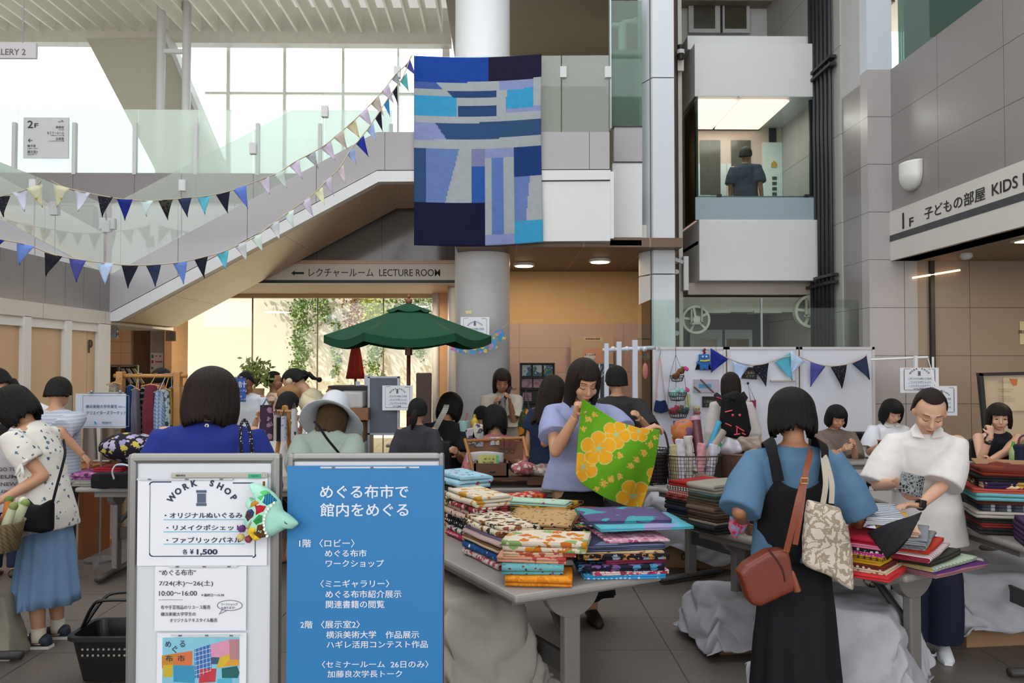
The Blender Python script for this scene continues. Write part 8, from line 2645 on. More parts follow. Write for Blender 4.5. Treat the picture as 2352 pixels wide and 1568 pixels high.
for a, b in (((1508, 918), (1513, 822)), ((1528, 918), (1516, 822))):
 ob('cord', MB().tube([P(a[0], a[1], d), P(b[0], b[1], d)], .007, 6), mat('#c09a98', .8), nb)
ob('hook', MB().tube(smoothpath([P(1514, 822, d), P(1517, 806, d), P(1513, 797, d + .03)], 4), .006, 6), STEEL, nb)
bp2 = root('plush_toy', P(1617, 849, d))
tag(bp2, 'small blue felt plush with a yellow scarf and black cape', 'plush toy', GP)
q = P(1617, 820, d)
s_ = d / 1900
hb2 = MB().box(q, (24 * s_, .05, 14 * s_)).box(q - V((0, 0, 17 * s_)), (20 * s_, .05, 20 * s_)).box(q + V((-13 * s_, 0, -14 * s_)), (8 * s_, .04, 7 * s_)).box(q + V((13 * s_, 0, -14 * s_)), (8 * s_, .04, 7 * s_)).box(q + V((-6 * s_, 0, -26 * s_)), (7 * s_, .045, 8 * s_)).box(q + V((6 * s_, 0, -26 * s_)), (7 * s_, .045, 8 * s_))
ob('body', blob(hb2, .008, 4), cloth('plain', '#2c64a4'), bp2, smooth=True)
ob('cape', MB().prism([(q.x - 12 * s_, q.z - 8 * s_), (q.x + 12 * s_, q.z - 8 * s_), (q.x + 18 * s_, q.z - 29 * s_), (q.x - 19 * s_, q.z - 29 * s_)], d + .03, d + .04), cloth('plain', '#17131a'), bp2)
ob('scarf', MB().tube([q + V((-11 * s_, -.032, -8 * s_)), q + V((0, -.036, -9 * s_)), q + V((11 * s_, -.032, -7 * s_))], .009, 6), mat('#c2b83c', .8), bp2)
ob('topknot', MB().tube([q + V((0, 0, 6 * s_)), q + V((2 * s_, 0, 11 * s_)), q + V((-1 * s_, 0, 14 * s_)), q + V((3 * s_, 0, 19 * s_))], .014, 8), cloth('plain', '#6b2016'), bp2, smooth=True)
for dx in (-4, 4):
 ob('eye', MB().ball(q + V((dx * s_, -.03, 1 * s_)), .011, 8, 6), mat('#d6d6da', .5), bp2)
wbk = root('tiered_wire_basket', P(1555, 965, d))
tag(wbk, 'three-tier hanging wire basket on the white panel', 'basket', GP)
WIRE = mat('#4a4440', .5, .5)
top_ = P(1552, 815, d - .05)
ob('hanger', MB().tube([top_, P(1552, 797, d)], .004, 6), WIRE, wbk)
tiers = [(1555, 862, 16, 16), (1556, 901, 21, 22), (1558, 941, 24, 22)]
prev = [top_] * 3
for x, y, hw_, hh in tiers:
 c = P(x, y, d - .12)
 ra_ = hw_ * s_
 m = MB()
 n = 24
 for f, z in ((1, 0), (.9, -.4 * hh * s_), (.72, -.8 * hh * s_)):
  m.tube([c + V((ra_ * f * cos(2 * pi * k / n), .8 * ra_ * f * sin(2 * pi * k / n), z)) for k in range(n + 1)], .0035, 5)
 for k in range(20):
  a = 2 * pi * k / 20
  m.tube([c + V((ra_ * cos(a), .8 * ra_ * sin(a), 0)), c + V((ra_ * .72 * cos(a), .8 * ra_ * .72 * sin(a), -.8 * hh * s_)), c + V((0, 0, -.9 * hh * s_))], .0028, 4)
 ob('wire_bowl', m, WIRE, wbk)
 nx = [c + V((ra_ * cos(a), .8 * ra_ * sin(a), 0)) for a in (pi, 0, pi / 2)]
 for a, b in zip(prev, nx):
  ob('chain', MB().tube([a, b], .0025, 5), WIRE, wbk)
 prev = nx
for x, y, r_, c, lab in ((1552, 864, 9, '#6b3c24', 'brown soft bear lying in the top wire basket'), (1564, 852, 9, '#6b4a2c', 'brown soft bear with a pink bow sitting up in the wire basket'), (1549, 904, 12, '#86b4b0', 'mint soft toy in the middle wire basket'), (1566, 900, 9, '#8fb8b4', 'mint soft toy with a pink bow in the middle wire basket'), (1548, 944, 11, '#8d2f3c', 'red print soft toy in the lowest wire basket'), (1560, 942, 10, '#5a554c', 'grey print soft toy in the lowest wire basket'), (1573, 945, 9, '#2c5a60', 'teal print soft toy in the lowest wire basket')):
 g = root('soft_toy', P(x, y, d - .12))
 tag(g, lab, 'soft toy', 'soft toys in the wire baskets')
 c0 = P(x, y, d - .12)
 ob('body', blob(MB().ball(c0, (r_ * s_, r_ * s_ * .8, r_ * s_ * .8), 12, 8).ball(c0 + V((r_ * s_ * .5, -.02, r_ * s_ * .6)), r_ * s_ * .55, 10, 8).ball(c0 + V((r_ * s_ * .2, -.02, r_ * s_ * 1.1)), r_ * s_ * .2, 8, 6).ball(c0 + V((r_ * s_ * .85, -.02, r_ * s_ * 1.05)), r_ * s_ * .2, 8, 6), .006, 2), cloth('plain', c), g, smooth=True)
 if 'bow' in lab:
  ob('bow', MB().ball(c0 + V((r_ * s_ * 1.0, -.03, r_ * s_ * .7)), (.02, .015, .028), 8, 6).ball(c0 + V((r_ * s_ * 1.4, -.03, r_ * s_ * .5)), (.02, .015, .024), 8, 6), cloth('plain', '#c24a84'), g, smooth=True)
for nm, lab, cat, x0, y0, x1, y1, m, a in (('framed_print', 'pale framed print with a blue strip behind brown sticks', 'picture', 1594, 871, 1652, 901, mat('#a49cae', .6), 0), ('chalk_tag', 'black chalk tag clipped over the pale blue pennant', 'tag', 1705, 843, 1739, 870, mat('#211d1a', .8), 4), ('chalk_tag', 'black chalk tag beside the white sleeve with backpack', 'tag', 1613, 910, 1644, 935, mat('#1d1a18', .8), 0), ('flower_strip', 'strip of pale yellow fabric flowers hanging by the baskets', 'decoration', 1575, 904, 1585, 940, cloth('flowers', '#b9b58c', '#c9c4a4', '#b09aa0', s=22), 0)):
 g = root(nm, P((x0 + x1) / 2, y1, d + .02))
 tag(g, lab, cat, GP)
 c0 = P((x0 + x1) / 2, (y0 + y1) / 2, d + .02)
 ob('sheet', MB().box(c0, ((x1 - x0) * s_, .014, (y1 - y0) * s_), Matrix.Rotation(R(a), 3, 'Y')), m, g)
 if nm == 'framed_print':
  ob('blue_strip', MB().box(c0 + V((-.02, -.009, -.0)), (29 * s_, .004, 9 * s_)), mat('#3f86b4', .7), g)
  ob('stick', MB().tube([P(1609, 871, d - .005), P(1640, 902, d - .005)], .008, 6).tube([P(1594, 888, d - .005), P(1609, 901, d - .005)], .008, 6), WOODD, g)
 if nm == 'chalk_tag':
  w = MB()
  cc = c0 + V((-12 * s_, -.009, -2 * s_))
  write(w, 'ご自由に', cc, XU, ZU, w=24 * s_, bold=.01)
  write(w, 'どうぞ', cc - V((-.02, 0, 8 * s_)), XU, ZU, w=18 * s_, bold=.01)
  ob('lettering', w, mat('#8d8880', .8), g)
pcl = root('soft_doll', P(1600, 945, d - .05))
tag(pcl, 'pale cloth doll with dot eyes beside the lowest wire basket', 'doll', GP)
c0 = P(1600, 938, d - .03)
ob('body', blob(MB().ball(c0, (9 * s_, .04, 9 * s_), 14, 10).ball(c0 - V((0, 0, 14 * s_)), (8 * s_, .035, 9 * s_), 12, 8), .007, 2), cloth('plain', '#aaa284'), pcl, smooth=True)
for dx in (-3, 3):
 ob('eye', MB().ball(c0 + V((dx * s_, -.045, 0)), .007, 8, 6), mat('#4a2020', .5), pcl)
ob('collar', MB().tube([c0 + V((-7 * s_, -.02, -9 * s_)), c0 + V((0, -.05, -10 * s_)), c0 + V((7 * s_, -.02, -9 * s_))], .012, 8), cloth('plain', '#8d4a5c'), pcl)
pkp = root('soft_pouch', P(1482, 870, 8.55))
tag(pkp, 'salmon pink pouch hanging on the white stand rail', 'pouch')
c0 = P(1482, 852, 8.5)
ob('body', MB().ball(c0, (.030, .03, .085), 12, 10), cloth('plain', '#a86a60'), pkp, smooth=True)
ob('cord', MB().tube([c0 + V((0, 0, .08)), P(1482, 800, 8.6)], .003, 5), WIRE, pkp)
fpk = root('floral_pouch', P(1738, 950, d))
tag(fpk, 'red and blue floral pouch hanging on a thin cord right of the backpack', 'pouch', GP)
ob('body', MB().prism(poly([(1722, 920), (1736, 918), (1735, 950), (1728, 951)], d), d - .02, d + .02), cloth('flowers', '#7c2848', '#2f5a84', '#b06a7c', s=28), fpk, bevel=.006)
ob('cord', MB().tube([P(1724, 920, d), P(1718, 882, d), P(1734, 918, d)], .004, 5), WIRE, fpk)
ob('hook', MB().ball(P(1718, 880, d), .016, 8, 6), DARK, fpk)
rr_ = root('chalk_rail', P(1792, 874, d))
tag(rr_, 'thin pale shelf rail on the middle white panel', 'shelf')
ob('bar', MB().b2((P(1764, 0, d).x, d, P(0, 876, d).z), (P(1822, 0, d).x, d + .05, P(0, 873, d).z)), mat('#b0a89e', .5), rr_)
nbd = root('framed_notice_board', (P(2310, 0, 8.4).x, 8.4, 0))
tag(nbd, 'black framed notice board with an orange flyer behind the chin-resting person', 'notice board')
d = 8.6
ob('board', MB().prism(poly([(2256, 862), (2400, 860), (2400, 1010), (2270, 1010)], d), d, d + .02), mat('#b9a68d', .7, var=.03), nbd)
ob('frame_side', MB().prism(poly([(2246, 856), (2256, 858), (2270, 1015), (2262, 1016)], d), d - .02, d + .03), mat('#15110f', .4), nbd)
ob('frame_top', MB().prism(poly([(2246, 856), (2420, 852), (2420, 859), (2246, 863)], d), d - .02, d + .03), mat('#15110f', .4), nbd)
ob('easel_leg', MB().tube([P(2266, 1012, d), V((P(2270, 0, d).x, d, 0))], .02, 8), mat('#15110f', .4), nbd)
ob('easel_leg', MB().tube([P(2390, 1012, d), V((P(2400, 0, d).x, d, 0))], .02, 8), mat('#15110f', .4), nbd)
fl2 = root('flyer', P(2320, 942, d - .01))
tag(fl2, 'flyer with an orange corner picture on the framed notice board', 'flyer')
ob('sheet', MB().b2((P(2290, 0, d).x, d - .008, P(0, 945, d).z), (P(2343, 0, d).x, d - .002, P(0, 866, d).z)), mat('#c2b096', .8), fl2)
ob('orange_picture', MB().prism(poly([(2316, 869), (2336, 870), (2334, 884), (2326, 886)], d), d - .010, d - .008), mat('#b5683c', .8), fl2)
w = MB()
for y in (876, 880, 895, 900, 912, 917, 922):
 pw_(w, 'めぐる布市ワークショップ', 2293, y, 2322 + (y % 3) * 5, y - 3, d - .0095)
ob('lettering', w, mat('#8d7c74', .8), fl2)
def chair(label, x, y, d_, rz, seat_z=.44):
 r = root('chair', (P(x, 0, d_).x, d_, 0), R(rz))
 tag(r, label, 'chair', 'black chairs at the workshop')
 bk_m = mat('#121318', .5)
 ob('seat', MB().b2((-.22, -.22, seat_z - .05), (.22, .22, seat_z)), bk_m, r, world=False, bevel=.03)
 ob('backrest', MB().b2((-.21, -.25, seat_z + .12), (.21, -.21, seat_z + .45)), bk_m, r, world=False, bevel=.02)
 for sx_ in (-1, 1):
  for sy_ in (-1, 1):
   ob('leg', MB().tube([(sx_ * .19, sy_ * .19, 0), (sx_ * .18, sy_ * .18, seat_z - .04)], .012, 8), DARK, r, world=False)
  ob('back_support', MB().tube([(sx_ * .16, -.2, seat_z - .03), (sx_ * .16, -.235, seat_z + .2)], .012, 8), DARK, r, world=False)
chair('black chair with visible backrest between the two sewing people', 2003, 990, 8.3, 178)
chair('black chair under the taupe blouse', 1912, 990, 8.02, 174)
chair('black chair under the white open collar shirt', 2042, 990, 8.25, 186)
chair('black chair under the chin-resting person', 2285, 990, 7.46, 166)
chair('black chair under the seated black T-shirt', 1024, 990, 7.86, -28)
chair('black chair under the pink blouse', 1137, 990, 7.42, 6, .40)
chair('black chair under the child bent over the craft table', 1104, 990, 8.05, -10, .42)
stl = root('stool', (P(1995, 0, 6.2).x, 6.2, 0))
tag(stl, 'white round stool with a print cloth behind the floral tote', 'stool')
q = V((P(2000, 0, 6.2).x, 6.2, 0))
zs = P(0, 1098, 6.2).z
ob('seat', MB().tube([q + V((0, 0, zs - .02)), q + V((0, 0, zs))], .17, 24), mat('#a9aeb6', .4), stl, bevel=.004)
for k in range(4):
 a = 2 * pi * k / 4 + .6
 ob('leg', MB().tube([q + V((.15 * cos(a), .15 * sin(a), zs - .02)), q + V((.19 * cos(a), .19 * sin(a), 0))], .011, 8), mat('#a9aeb6', .4), stl)
pcl2 = root('print_cloth_bag', (P(2008, 0, 6.05).x, 6.05, 0))
tag(pcl2, 'cream bag with black leaf print standing under the white stool', 'bag')
ob('body', wrinkle(blob(MB().box((P(2010, 0, 6.0).x, 5.95, .26), (.26, .12, .5)), .014, 3), .02, 9), cloth('camo', '#a89e8c', '#a89e8c', '#17151a', s=9), pcl2, smooth=True)
def bottle(label, x, y, d_, rz_, hh, m, capm, name='bottle', grp=None):
 q = P(x, y, d_)
 r = root(name, q)
 tag(r, label, 'bottle', grp)
 ob('body', MB().tube([q, q + V((0, 0, hh * .6)), q + V((0, 0, hh * .72)), q + V((0, 0, hh * .8))], [rz_, rz_, rz_ * .6, rz_ * .4], 16), m, r, smooth=True)
 ob('cap', MB().tube([q + V((0, 0, hh * .8)), q + V((0, 0, hh))], [rz_ * .45, rz_ * .3], 12), capm, r)
 return r
def tab(x, y):
 return on(x, y)
q = tab(1953, 1046)
gb = root('glue_bottle', q)
tag(gb, 'upside-down yellow glue bottle on the workshop table', 'bottle')
ob('cap', MB().tube([q, q + V((0, 0, .05))], [.03, .022], 14), mat('#c2a81c', .5), gb)
ob('body', MB().ball(q + V((0, 0, .115)), (.045, .028, .075), 14, 10), mat('#c9ac1c', .45), gb, smooth=True)
ob('label', MB().ball(q + V((0, -.012, .125)), (.028, .02, .045), 12, 8), mat('#a9b0b8', .6), gb, smooth=True)
for x, y, m, lab in ((1922, 1035, '#2a7a44', 'green plastic plate with sewing bits on the workshop table'), (2012, 1052, '#a8b4ae', 'white and green folded felt sheet on the workshop table')):
 q = tab(x, y)
 g = root('plate', q)
 tag(g, lab, 'plate')
 ob('dish', MB().tube([q, q + V((0, 0, .004)), q + V((0, 0, .014)), q + V((0, 0, .012))], [.08, .085, .10, .09], 24), mat(m, .5), g)
q = P(2030, 1024, 7.75)
rf = root('felt_piece', q)
tag(rf, 'red and dark felt piece held by the sewing white shirt', 'felt')
ob('body', MB().box(q + V((0, 0, .015)), (.11, .03, .05), Matrix.Rotation(.15, 3, 'Y')), cloth('plain', '#15201f'), rf, bevel=.008)
ob('edge', MB().box(q + V((0, 0, .045)), (.11, .035, .012), Matrix.Rotation(.15, 3, 'Y')), cloth('plain', '#a84a3c'), rf)
for x, y, lab in ((1985, 1040, 'small silver thread reel standing on the workshop table'), (1972, 1046, 'small dark green reel on the workshop table')):
 q = tab(x, y)
 g = root('thread_reel', q)
 tag(g, lab, 'reel')
 ob('spool', MB().tube([q, q + V((0, 0, .05))], .014, 12), mat('#8d9298' if 'silver' in lab else '#2c4a38', .4), g)
 ob('rim', MB().tube([q + V((0, 0, .05)), q + V((0, 0, .055))], .018, 12), mat('#b0b0b0', .4), g)
gt = bottle('clear bottle of green tea with a green cap beside the bare arm', 2328, 1068, 6.95, .034, .20, mat('#8da46c', .25), mat('#4a9a2c', .5), 'drink_bottle')
bkb = root('shoulder_bag', on(2350, 1075))
tag(bkb, 'dark navy bag with a dark red handle at the right table end', 'bag')
q = P(2352, 1040, 6.9)
ob('body', MB().b2((q.x - .07, q.y - .06, .70), (q.x + .15, q.y + .08, q.z + .07)), NAVYCLO, bkb, bevel=.02)
ob('handle', MB().tube(smoothpath([q + V((-.05, 0, .06)), q + V((-.03, 0, .13)), q + V((.04, 0, .15)), q + V((.1, 0, .08))], 5), .008, 6), mat('#4a1420', .5), bkb, smooth=True)
pkb = root('pink_bag', on(2214, 1073))
tag(pkb, 'bright pink soft bag behind the white shirt sleeve', 'bag')
q = on(2216, 1076) + V((0, .12, 0))
ob('body', wrinkle(blob(MB().ball(q + V((0, 0, .05)), (.085, .07, .05), 14, 10).ball(q + V((-.03, 0, .09)), (.05, .05, .045), 12, 8), .008, 2), .006, 18), cloth('plain', '#b05a8c'), pkb, smooth=True)
for i, (y, c, lab) in enumerate(((1088, '#8d949a', 'lower clear plastic tray behind the scarf table'), (1084, '#b0a89c', 'upper cream tray behind the scarf table'))):
 g = root('tray', on(2228, y))
 tag(g, lab, 'tray')
 q = on(2232, 1088) + V((-.02, .1, .0 + .03 * i))
 ob('dish', MB().tube([q, q + V((0, 0, .025))], [.09, .105], 24), mat(c, .3), g)
wkb = root('wire_basket', on(1590, 1122))
tag(wkb, 'rusty wire mesh basket full of white cloth rolls', 'basket')
c = on(1592, 1112) + V((0, .0, 0))
WR2 = mat('#3c3028', .5, .6)
m = MB()
ra, rb_, hh = .175, .125, .215
n = 40
def bkp(a, z):
 k = 1 + .12 * z / hh
 s = lambda t: (1 if t > 0 else -1) * abs(t) ** .6
 return c + V((ra * k * s(cos(a)), rb_ * k * s(sin(a)), z))
for z in [hh * k / 8 for k in range(9)]:
 m.tube([bkp(2 * pi * k / n, z + .004) for k in range(n + 1)], .0035 if z in (0, hh) else .0018, 5)
for k in range(n):
 m.tube([bkp(2 * pi * k / n, .004), bkp(2 * pi * k / n, hh)], .0018, 4)
ob('mesh', m, WR2, wkb)
ob('rim', MB().tube([bkp(2 * pi * k / n, hh + .004) for k in range(n + 1)], .005, 6), WR2, wkb)
GRL = 'rolls of cloth in the wire basket'
for x, y, dx, dy, r_, L_, m_, lab in ((1553, 1105, -5, -62, .034, .26, cloth('plain', '#a89c74'), 'cream cloth roll leaning at the basket corner'), (1566, 1105, -4, -75, .032, .28, cloth('plain', '#c0bcc8'), 'white cloth roll beside the cream roll'), (1582, 1105, -2, -82, .034, .28, cloth('plain', '#b9b3ae'), 'ivory cloth roll in the middle of the basket'), (1604, 1108, 8, -68, .03, .22, cloth('plain', '#c08a90'), 'pink cloth roll in the basket'), (1625, 1108, 14, -66, .036, .24, cloth('plain', '#bdb9c9'), 'lilac white crumpled cloth at the basket front')):
 g = root('cloth_roll', P(x, y, 5.95))
 tag(g, lab, 'cloth roll', GRL)
 d_ = c.y + RND.uniform(-.06, .04)
 a, b = P(x, y, d_), P(x + dx, y + dy - 22, d_ + .02)
 ob('roll', wrinkle(blob(MB().tube([a, a.lerp(b, .5), b], [r_ * .9, r_ * 1.1, r_], 14), .006, 1), .008, 26), m_, g, smooth=True)
for x0, y0, x1, y1, r_, m_, lab, tip in ((1618, 1056, 1652, 968, .020, mat('#2f8cb0', .5), 'long bright blue paper tube leaning out of the wire basket', None), (1607, 1040, 1597, 960, .038, mat('#5a3038', .25, var=.3), 'dark red glossy wrapped tube standing behind the basket', '#b08a9c'), (1628, 1040, 1660, 990, .032, mat('#8d8478', .4), 'cellophane wrapped beige tube behind the blue tube', None), (1632, 1062, 1644, 1022, .045, mat('#b4b2be', .6), 'white roll with a green band at its end', '#1f8f4c')):
 g = root('tube', P(x0, y0, 5.95))
 tag(g, lab, 'tube', 'tubes by the wire basket')
 a, b = P(x0, y0, c.y + .02), P(x1, y1, c.y + .1)
 a2 = a + (a - b) * .9 if 'blue' in lab else a + (a - b) * .35
 ob('body', MB().tube([a2, b], r_, 18), m_, g, smooth=False)
 if tip:
  ob('end_band', MB().tube([b + (a - b).normalized() * .02, b + (b - a).normalized() * .012], r_ * 1.06, 18), mat(tip, .4), g)
bin_ = root('round_bin', on(1700, 1098))
tag(bin_, 'brown round bin with a dark ring mark behind the wire basket', 'bin')
q = on(1715, 1112) + V((0, .12, 0))
ob('body', MB().tube([q + V((0, 0, .0)), q + V((0, 0, .22))], [.17, .19], 28), mat('#4a3024', .6, var=.1), bin_, smooth=False)
ob('rim', MB().tube([q + V((.19 * cos(2 * pi * k / 30), .19 * sin(2 * pi * k / 30), .22)) for k in range(31)], .006, 6), mat('#5c3c28', .5), bin_)
ob('ring_mark', MB().tube([q + V((-.075 + .03 * cos(t), -.168, .13 + .03 * sin(t))) for t in [2 * pi * k / 20 for k in range(21)]], .004, 6), DARK, bin_)
for dx, dz, s, m_, lab in ((-.08, .25, .10, mat('#a8a4b0', .35), 'clear bag of white trimmings in the brown bin'), (.06, .27, .11, mat('#7c6c60', .3), 'clear bag of brown trimmings in the brown bin')):
 g = root('plastic_bag', q + V((dx, 0, dz - .05)))
 tag(g, lab, 'bag', 'plastic bags in the bin')
 ob('film', wrinkle(blob(MB().ball(q + V((dx, 0, dz)), (s, s * .8, s * .7), 14, 10), .01, 1), .03, 16), m_, g, smooth=True)
orb = root('snack_bag', P(1570, 1012, 6.3))
tag(orb, 'orange patterned plastic bag behind the wire basket', 'bag')
ob('film', MB().grid(lambda u, v: P(1546 + 48 * u, 966 + 48 * v + 3 * sin(4 * u), 6.25 - .05 * sin(pi * u) * sin(pi * v) + .01 * noise.noise(V((u * 7, v * 7, 0)))), 14, 12, thick=.03), cloth('camo', '#a8643c', '#a8643c', '#6c4a6c', s=10, rough=.3), orb, smooth=True)
blb = root('wicker_basket', P(1510, 1100, 6.1))
tag(blb, 'black wire basket with a tall handle beside the green cloth', 'basket')
q = on(1515, 1112) + V((-.02, .06, 0))
m = MB()
for k in range(24):
 a = 2 * pi * k / 24
 m.tube([q + V((.085 * cos(a), .085 * sin(a), 0)), q + V((.10 * cos(a), .10 * sin(a), .26))], .003, 4)
for z in [.26 * k / 10 for k in range(11)]:
 r_ = .085 + .015 * z / .26
 m.tube([q + V((r_ * cos(2 * pi * k / 24), r_ * sin(2 * pi * k / 24), z)) for k in range(25)], .004, 5)
ob('mesh', m, mat('#141214', .5), blb)
ob('handle', MB().tube(smoothpath([q + V((-.10, 0, .26)), q + V((-.07, 0, .38)), q + V((0, 0, .43)), q + V((.07, 0, .38)), q + V((.10, 0, .26))], 6), .008, 8), mat('#2a1c18', .5), blb, smooth=True)
ob('contents', MB().tube([q + V((0, 0, .01)), q + V((0, 0, .22))], [.075, .085], 18), cloth('flowers', '#1c1618', '#4a2420', '#2c2830', s=30), blb)
rol = root('cloth_bolt', on(1660, 1150, .86))
tag(rol, 'grey and red flecked cloth bolt lying over the folded stacks', 'cloth roll')
ob('roll', MB().tube([on(1606, 1098, .90), on(1650, 1112, .90), on(1700, 1122, .90)], .035, 16), cloth('camo', '#6b5f58', '#7c5048', '#5c5c58', s=30), rol, smooth=True)
dr = root('wooden_drawer_box', on(1100, 1105))
tag(dr, 'brown wooden open drawer with note cards on the back table', 'drawer')
a4 = V((P(1115, 0, 6.05).x, 6.05, .70))
zd = P(0, 1100, 6.05).z
X0, X1 = P(1090, 0, 6.0).x, P(1168, 0, 6.0).x
zt4, zb4 = P(0, 1066, 6.0).z, P(0, 1098, 6.0).z
for lo_, hi_ in (((X0, 6.0, zb4), (X1, 6.015, zt4)), ((X0, 6.0, zb4), (X0 + .015, 6.3, zt4)), ((X1 - .015, 6.0, zb4), (X1, 6.3, zt4)), ((X0, 6.0, zb4), (X1, 6.3, zb4 + .012))):
 ob('side_panel', MB().b2(lo_, hi_), mat('#5a3620', .5, var=.15), dr)
ob('pull', MB().tube([P(1124, 1083, 5.99), P(1138, 1083, 5.99)], .007, 8), DARK, dr)
bsr = root('wooden_riser', (P(1110, 0, 6.2).x, 6.2, .70))
tag(bsr, 'dark wooden riser shelf under the drawer and gift packs', 'shelf')
ob('top', MB().b2((P(1068, 0, 6.0).x, 5.98, zb4 - .02), (P(1310, 0, 6.0).x, 6.45, zb4)), mat('#4a2c1a', .5, var=.12), bsr)
for x in (1070, 1300):
 ob('side_panel', MB().b2((P(x, 0, 6.0).x, 6.0, .70), (P(x, 0, 6.0).x + .03, 6.44, zb4 - .02)), mat('#4a2c1a', .5, var=.12), bsr)
ob('front_rail', MB().b2((P(1210, 0, 6.0).x, 5.985, .72), (P(1312, 0, 6.0).x, 6.0, zb4)), mat('#5c3620', .5, var=.12), bsr)
frm = root('earring_display', P(1140, 1090, 6.25))
tag(frm, 'slanted light wooden display frame with hanging earring cards', 'frame')
fd = 6.3
for a, b in (((1070, 1012), (1200, 1006)), ((1068, 1008), (1092, 1100)), ((1202, 1004), (1212, 1050))):
 ob('frame_bar', MB().tube([P(a[0], a[1], fd), P(b[0], b[1], fd - (.2 if b[1] > 1040 else 0))], .014, 8), mat('#8d5a28', .5), frm)
ob('back_board', MB().grid(lambda u, v: P(1074 + 128 * u, 1012 + 42 * v, 6.33), 4, 4, thick=.01), mat('#7c5030', .5, var=.1), frm)
for k in range(3):
 g = root('leather_charm', P(1160 + 12 * k, 1034, 6.2))
 tag(g, ('leather charm nearest the note cards on the wooden frame', 'middle leather charm on the wooden frame', 'leather charm nearest the red packs on the wooden frame')[k], 'charm', 'leather charms on the wooden frame')
 ob('leather', MB().box(P(1152 + 12 * k, 1020, 6.24), (.033, .006, .06)), mat('#5c2416', .5), g)
 ob('ring', MB().tube([P(1152 + 12 * k, 1036, 6.23) + V((.016 * cos(t), 0, .016 * sin(t))) for t in [2 * pi * j / 14 for j in range(15)]], .003, 5), DARK, g)
nc = root('note_card', P(1128, 1066, 6.15))
tag(nc, 'yellow and green note card standing in the wooden drawer', 'card')
ob('sheet', MB().b2((P(1100, 0, 6.12).x, 6.12, zb4 + .012), (P(1140, 0, 6.12).x, 6.125, P(0, 1046, 6.12).z)), mat('#b4b86a', .7), nc)
ob('edge_strip', MB().b2((P(1140, 0, 6.12).x, 6.12, zb4 + .012), (P(1146, 0, 6.12).x, 6.125, P(0, 1047, 6.12).z)), mat('#5fa878', .7), nc)
w = MB()
pw_(w, 'めぐる', 1112, 1056, 1136, 1051, 6.117)
pw_(w, '布小物', 1108, 1064, 1134, 1059, 6.117)
ob('lettering', w, INK, nc)
wc = root('paper_sheet', P(1128, 1066, 6.2))
tag(wc, 'white curled paper behind the yellow note card', 'paper')
ob('sheet', MB().grid(lambda u, v: P(1072 + 84 * u, 1040 + 24 * v - 4 * sin(pi * u), 6.22 + .03 * sin(2 * pi * u)), 12, 6, thick=.004), mat('#b9b9bf', .7), wc, smooth=True)
for k, (x, y, r_, m_, lab) in enumerate(((1205, 1068, .085, cloth('flowers', '#8d4a50', '#b8a8a0', '#7c6c64', s=30, rough=.25), 'red and white print goods in a clear bag beside the drawer'), (1240, 1072, .07, cloth('flowers', '#7c7468', '#a89c8c', '#6b4a44', s=30, rough=.25), 'beige print goods in a clear bag on the riser'), (1270, 1076, .06, cloth('flowers', '#5c1c24', '#8d3a3c', '#b0a03c', s=40, rough=.3), 'dark red print pouch bundle on the riser end'), (1292, 1080, .05, cloth('flowers', '#4a1c24', '#7c2c34', s=40, rough=.3), 'wine red print pouch by the lavender blouse'))):
 g = root('wrapped_goods', P(x, y + 14, 6.1))
 tag(g, lab, 'pack', 'wrapped goods on the riser')
 q = P(x, y, 6.08)
 q.z = zb4 + r_ * .62
 ob('body', wrinkle(blob(MB().ball(q, (r_ * 1.2, r_, r_ * .62), 16, 10), .008, 1), .02, 20), m_, g, smooth=True)
for k, (x, y, c, lab) in enumerate(((1082, 985, '#a09aa0', 'white crumpled packet at the craft table edge'), (1100, 992, '#8d8a92', 'grey floral packet on the craft table edge'), (1096, 975, '#b8b0a4', 'cream card packet standing on the craft table'), (1132, 1002, '#a8a0b0', 'lilac thread reel on the frame top edge'), (1144, 1002, '#b0a88c', 'cream thread reel on the frame top edge'), (1156, 1004, '#3c3a44', 'dark thread reel on the frame top edge'))):
 g = root('packet' if k < 3 else 'thread_reel', P(x, y + 8, 6.5))
 tag(g, lab, 'packet' if k < 3 else 'reel', 'small goods behind the wooden frame')
 q = P(x, y + 10, 6.31)
 if k < 3:
  ob('body', MB().box(q + V((0, 0, -.02)), (.07, .03, .12), Matrix.Rotation(.2 * (k - 1), 3, 'Y')), cloth('camo', c, c, '#4a4450', s=20), g, bevel=.008)
 else:
  ob('spool', MB().tube([q + V((0, 0, -.03)), q + V((0, 0, .02))], .022, 12), mat(c, .6), g)
  ob('rim', MB().tube([q + V((0, 0, .02)), q + V((0, 0, .026))], .026, 12), mat(c, .5), g)
bottle('yellow glue bottle on the children craft table', 1090, 990, 7.35, .035, .15, mat('#b8982c', .5), mat('#a8821c', .5), 'glue_bottle')
cup = root('cup', P(1062, 985, 7.4))
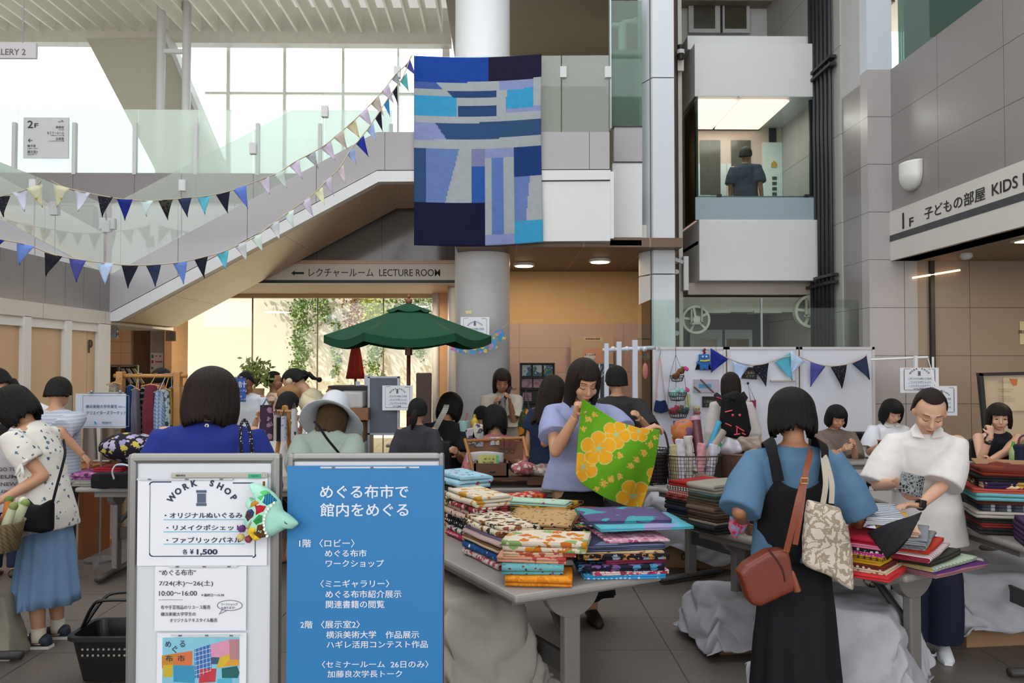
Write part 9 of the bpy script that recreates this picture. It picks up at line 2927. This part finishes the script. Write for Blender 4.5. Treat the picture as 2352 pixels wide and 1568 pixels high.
tag(cup, 'pale mint cup with pens on the children craft table', 'cup')
q = on(1064, 1000) * 1
q = P(1066, 990, 7.3)
ob('body', MB().tube([q, q + V((0, 0, .09))], [.035, .045], 18), mat('#8db4b0', .5), cup)
ob('pen', MB().tube([q + V((0, 0, .05)), q + V((.03, 0, .17))], .006, 6), mat('#a84a5c', .5), cup)
fcb = root('flower_print_bag', P(1208, 985, 7.1))
tag(fcb, 'orange and green floral bag hanging between cream dress and navy blouse', 'bag')
q = P(1208, 985, 7.3)
ob('body', wrinkle(blob(MB().ball(q, (.07, .05, .19), 14, 10), .009, 2), .008, 14), cloth('flowers', '#2a2f1a', '#a86a1c', '#8d2c18', '#34481f', s=13), fcb, smooth=True)
ob('strap', MB().tube([q + V((-.03, 0, .17)), q + V((0, .05, .36)), q + V((.03, 0, .17))], .008, 6), DARK, fcb)
for k, (x, y0, y1, w_, c, lab) in enumerate(((160, 898, 930, 18, '#7c7464', 'small framed card behind the striped shirt'), (148, 940, 968, 20, '#a88c64', 'cream card stand behind the striped shirt'))):
 g = root('card_stand', P(x, y1, 7.2))
 tag(g, lab, 'card')
 ob('sheet', MB().b2((P(x, 0, 7.2).x, 7.2, P(0, y1, 7.2).z if k == 9 else .74), (P(x + w_, 0, 7.2).x, 7.215, P(0, y0, 7.2).z)), mat(c, .7, var=.3), g)
for k, (x, c, lab) in enumerate(((206, '#8d8680', 'white garment hanging low beside the wooden desk'), (250, '#8a7a6a', 'beige garment with red leaf marks under the market sign'))):
 g = root('hanging_garment', P(x, 1060, 7.3))
 tag(g, lab, 'garment', GR)
 ob('fabric', MB().grid(lambda u, v, x=x: P(x + 16 * cos(2 * pi * u) * (.8 + .3 * v), 960 + 95 * v, 7.25 + .04 * sin(2 * pi * u * 3)) + V((0, .05 * sin(2 * pi * u), 0)), 24, 8), cloth('sprig', c, '#8d4a3c' if k else c, s=14), g, smooth=True)
 ob('hanger', MB().tube([P(x, 962, 7.25), P(x, 948, 7.3)], .005, 6), STEEL, g)
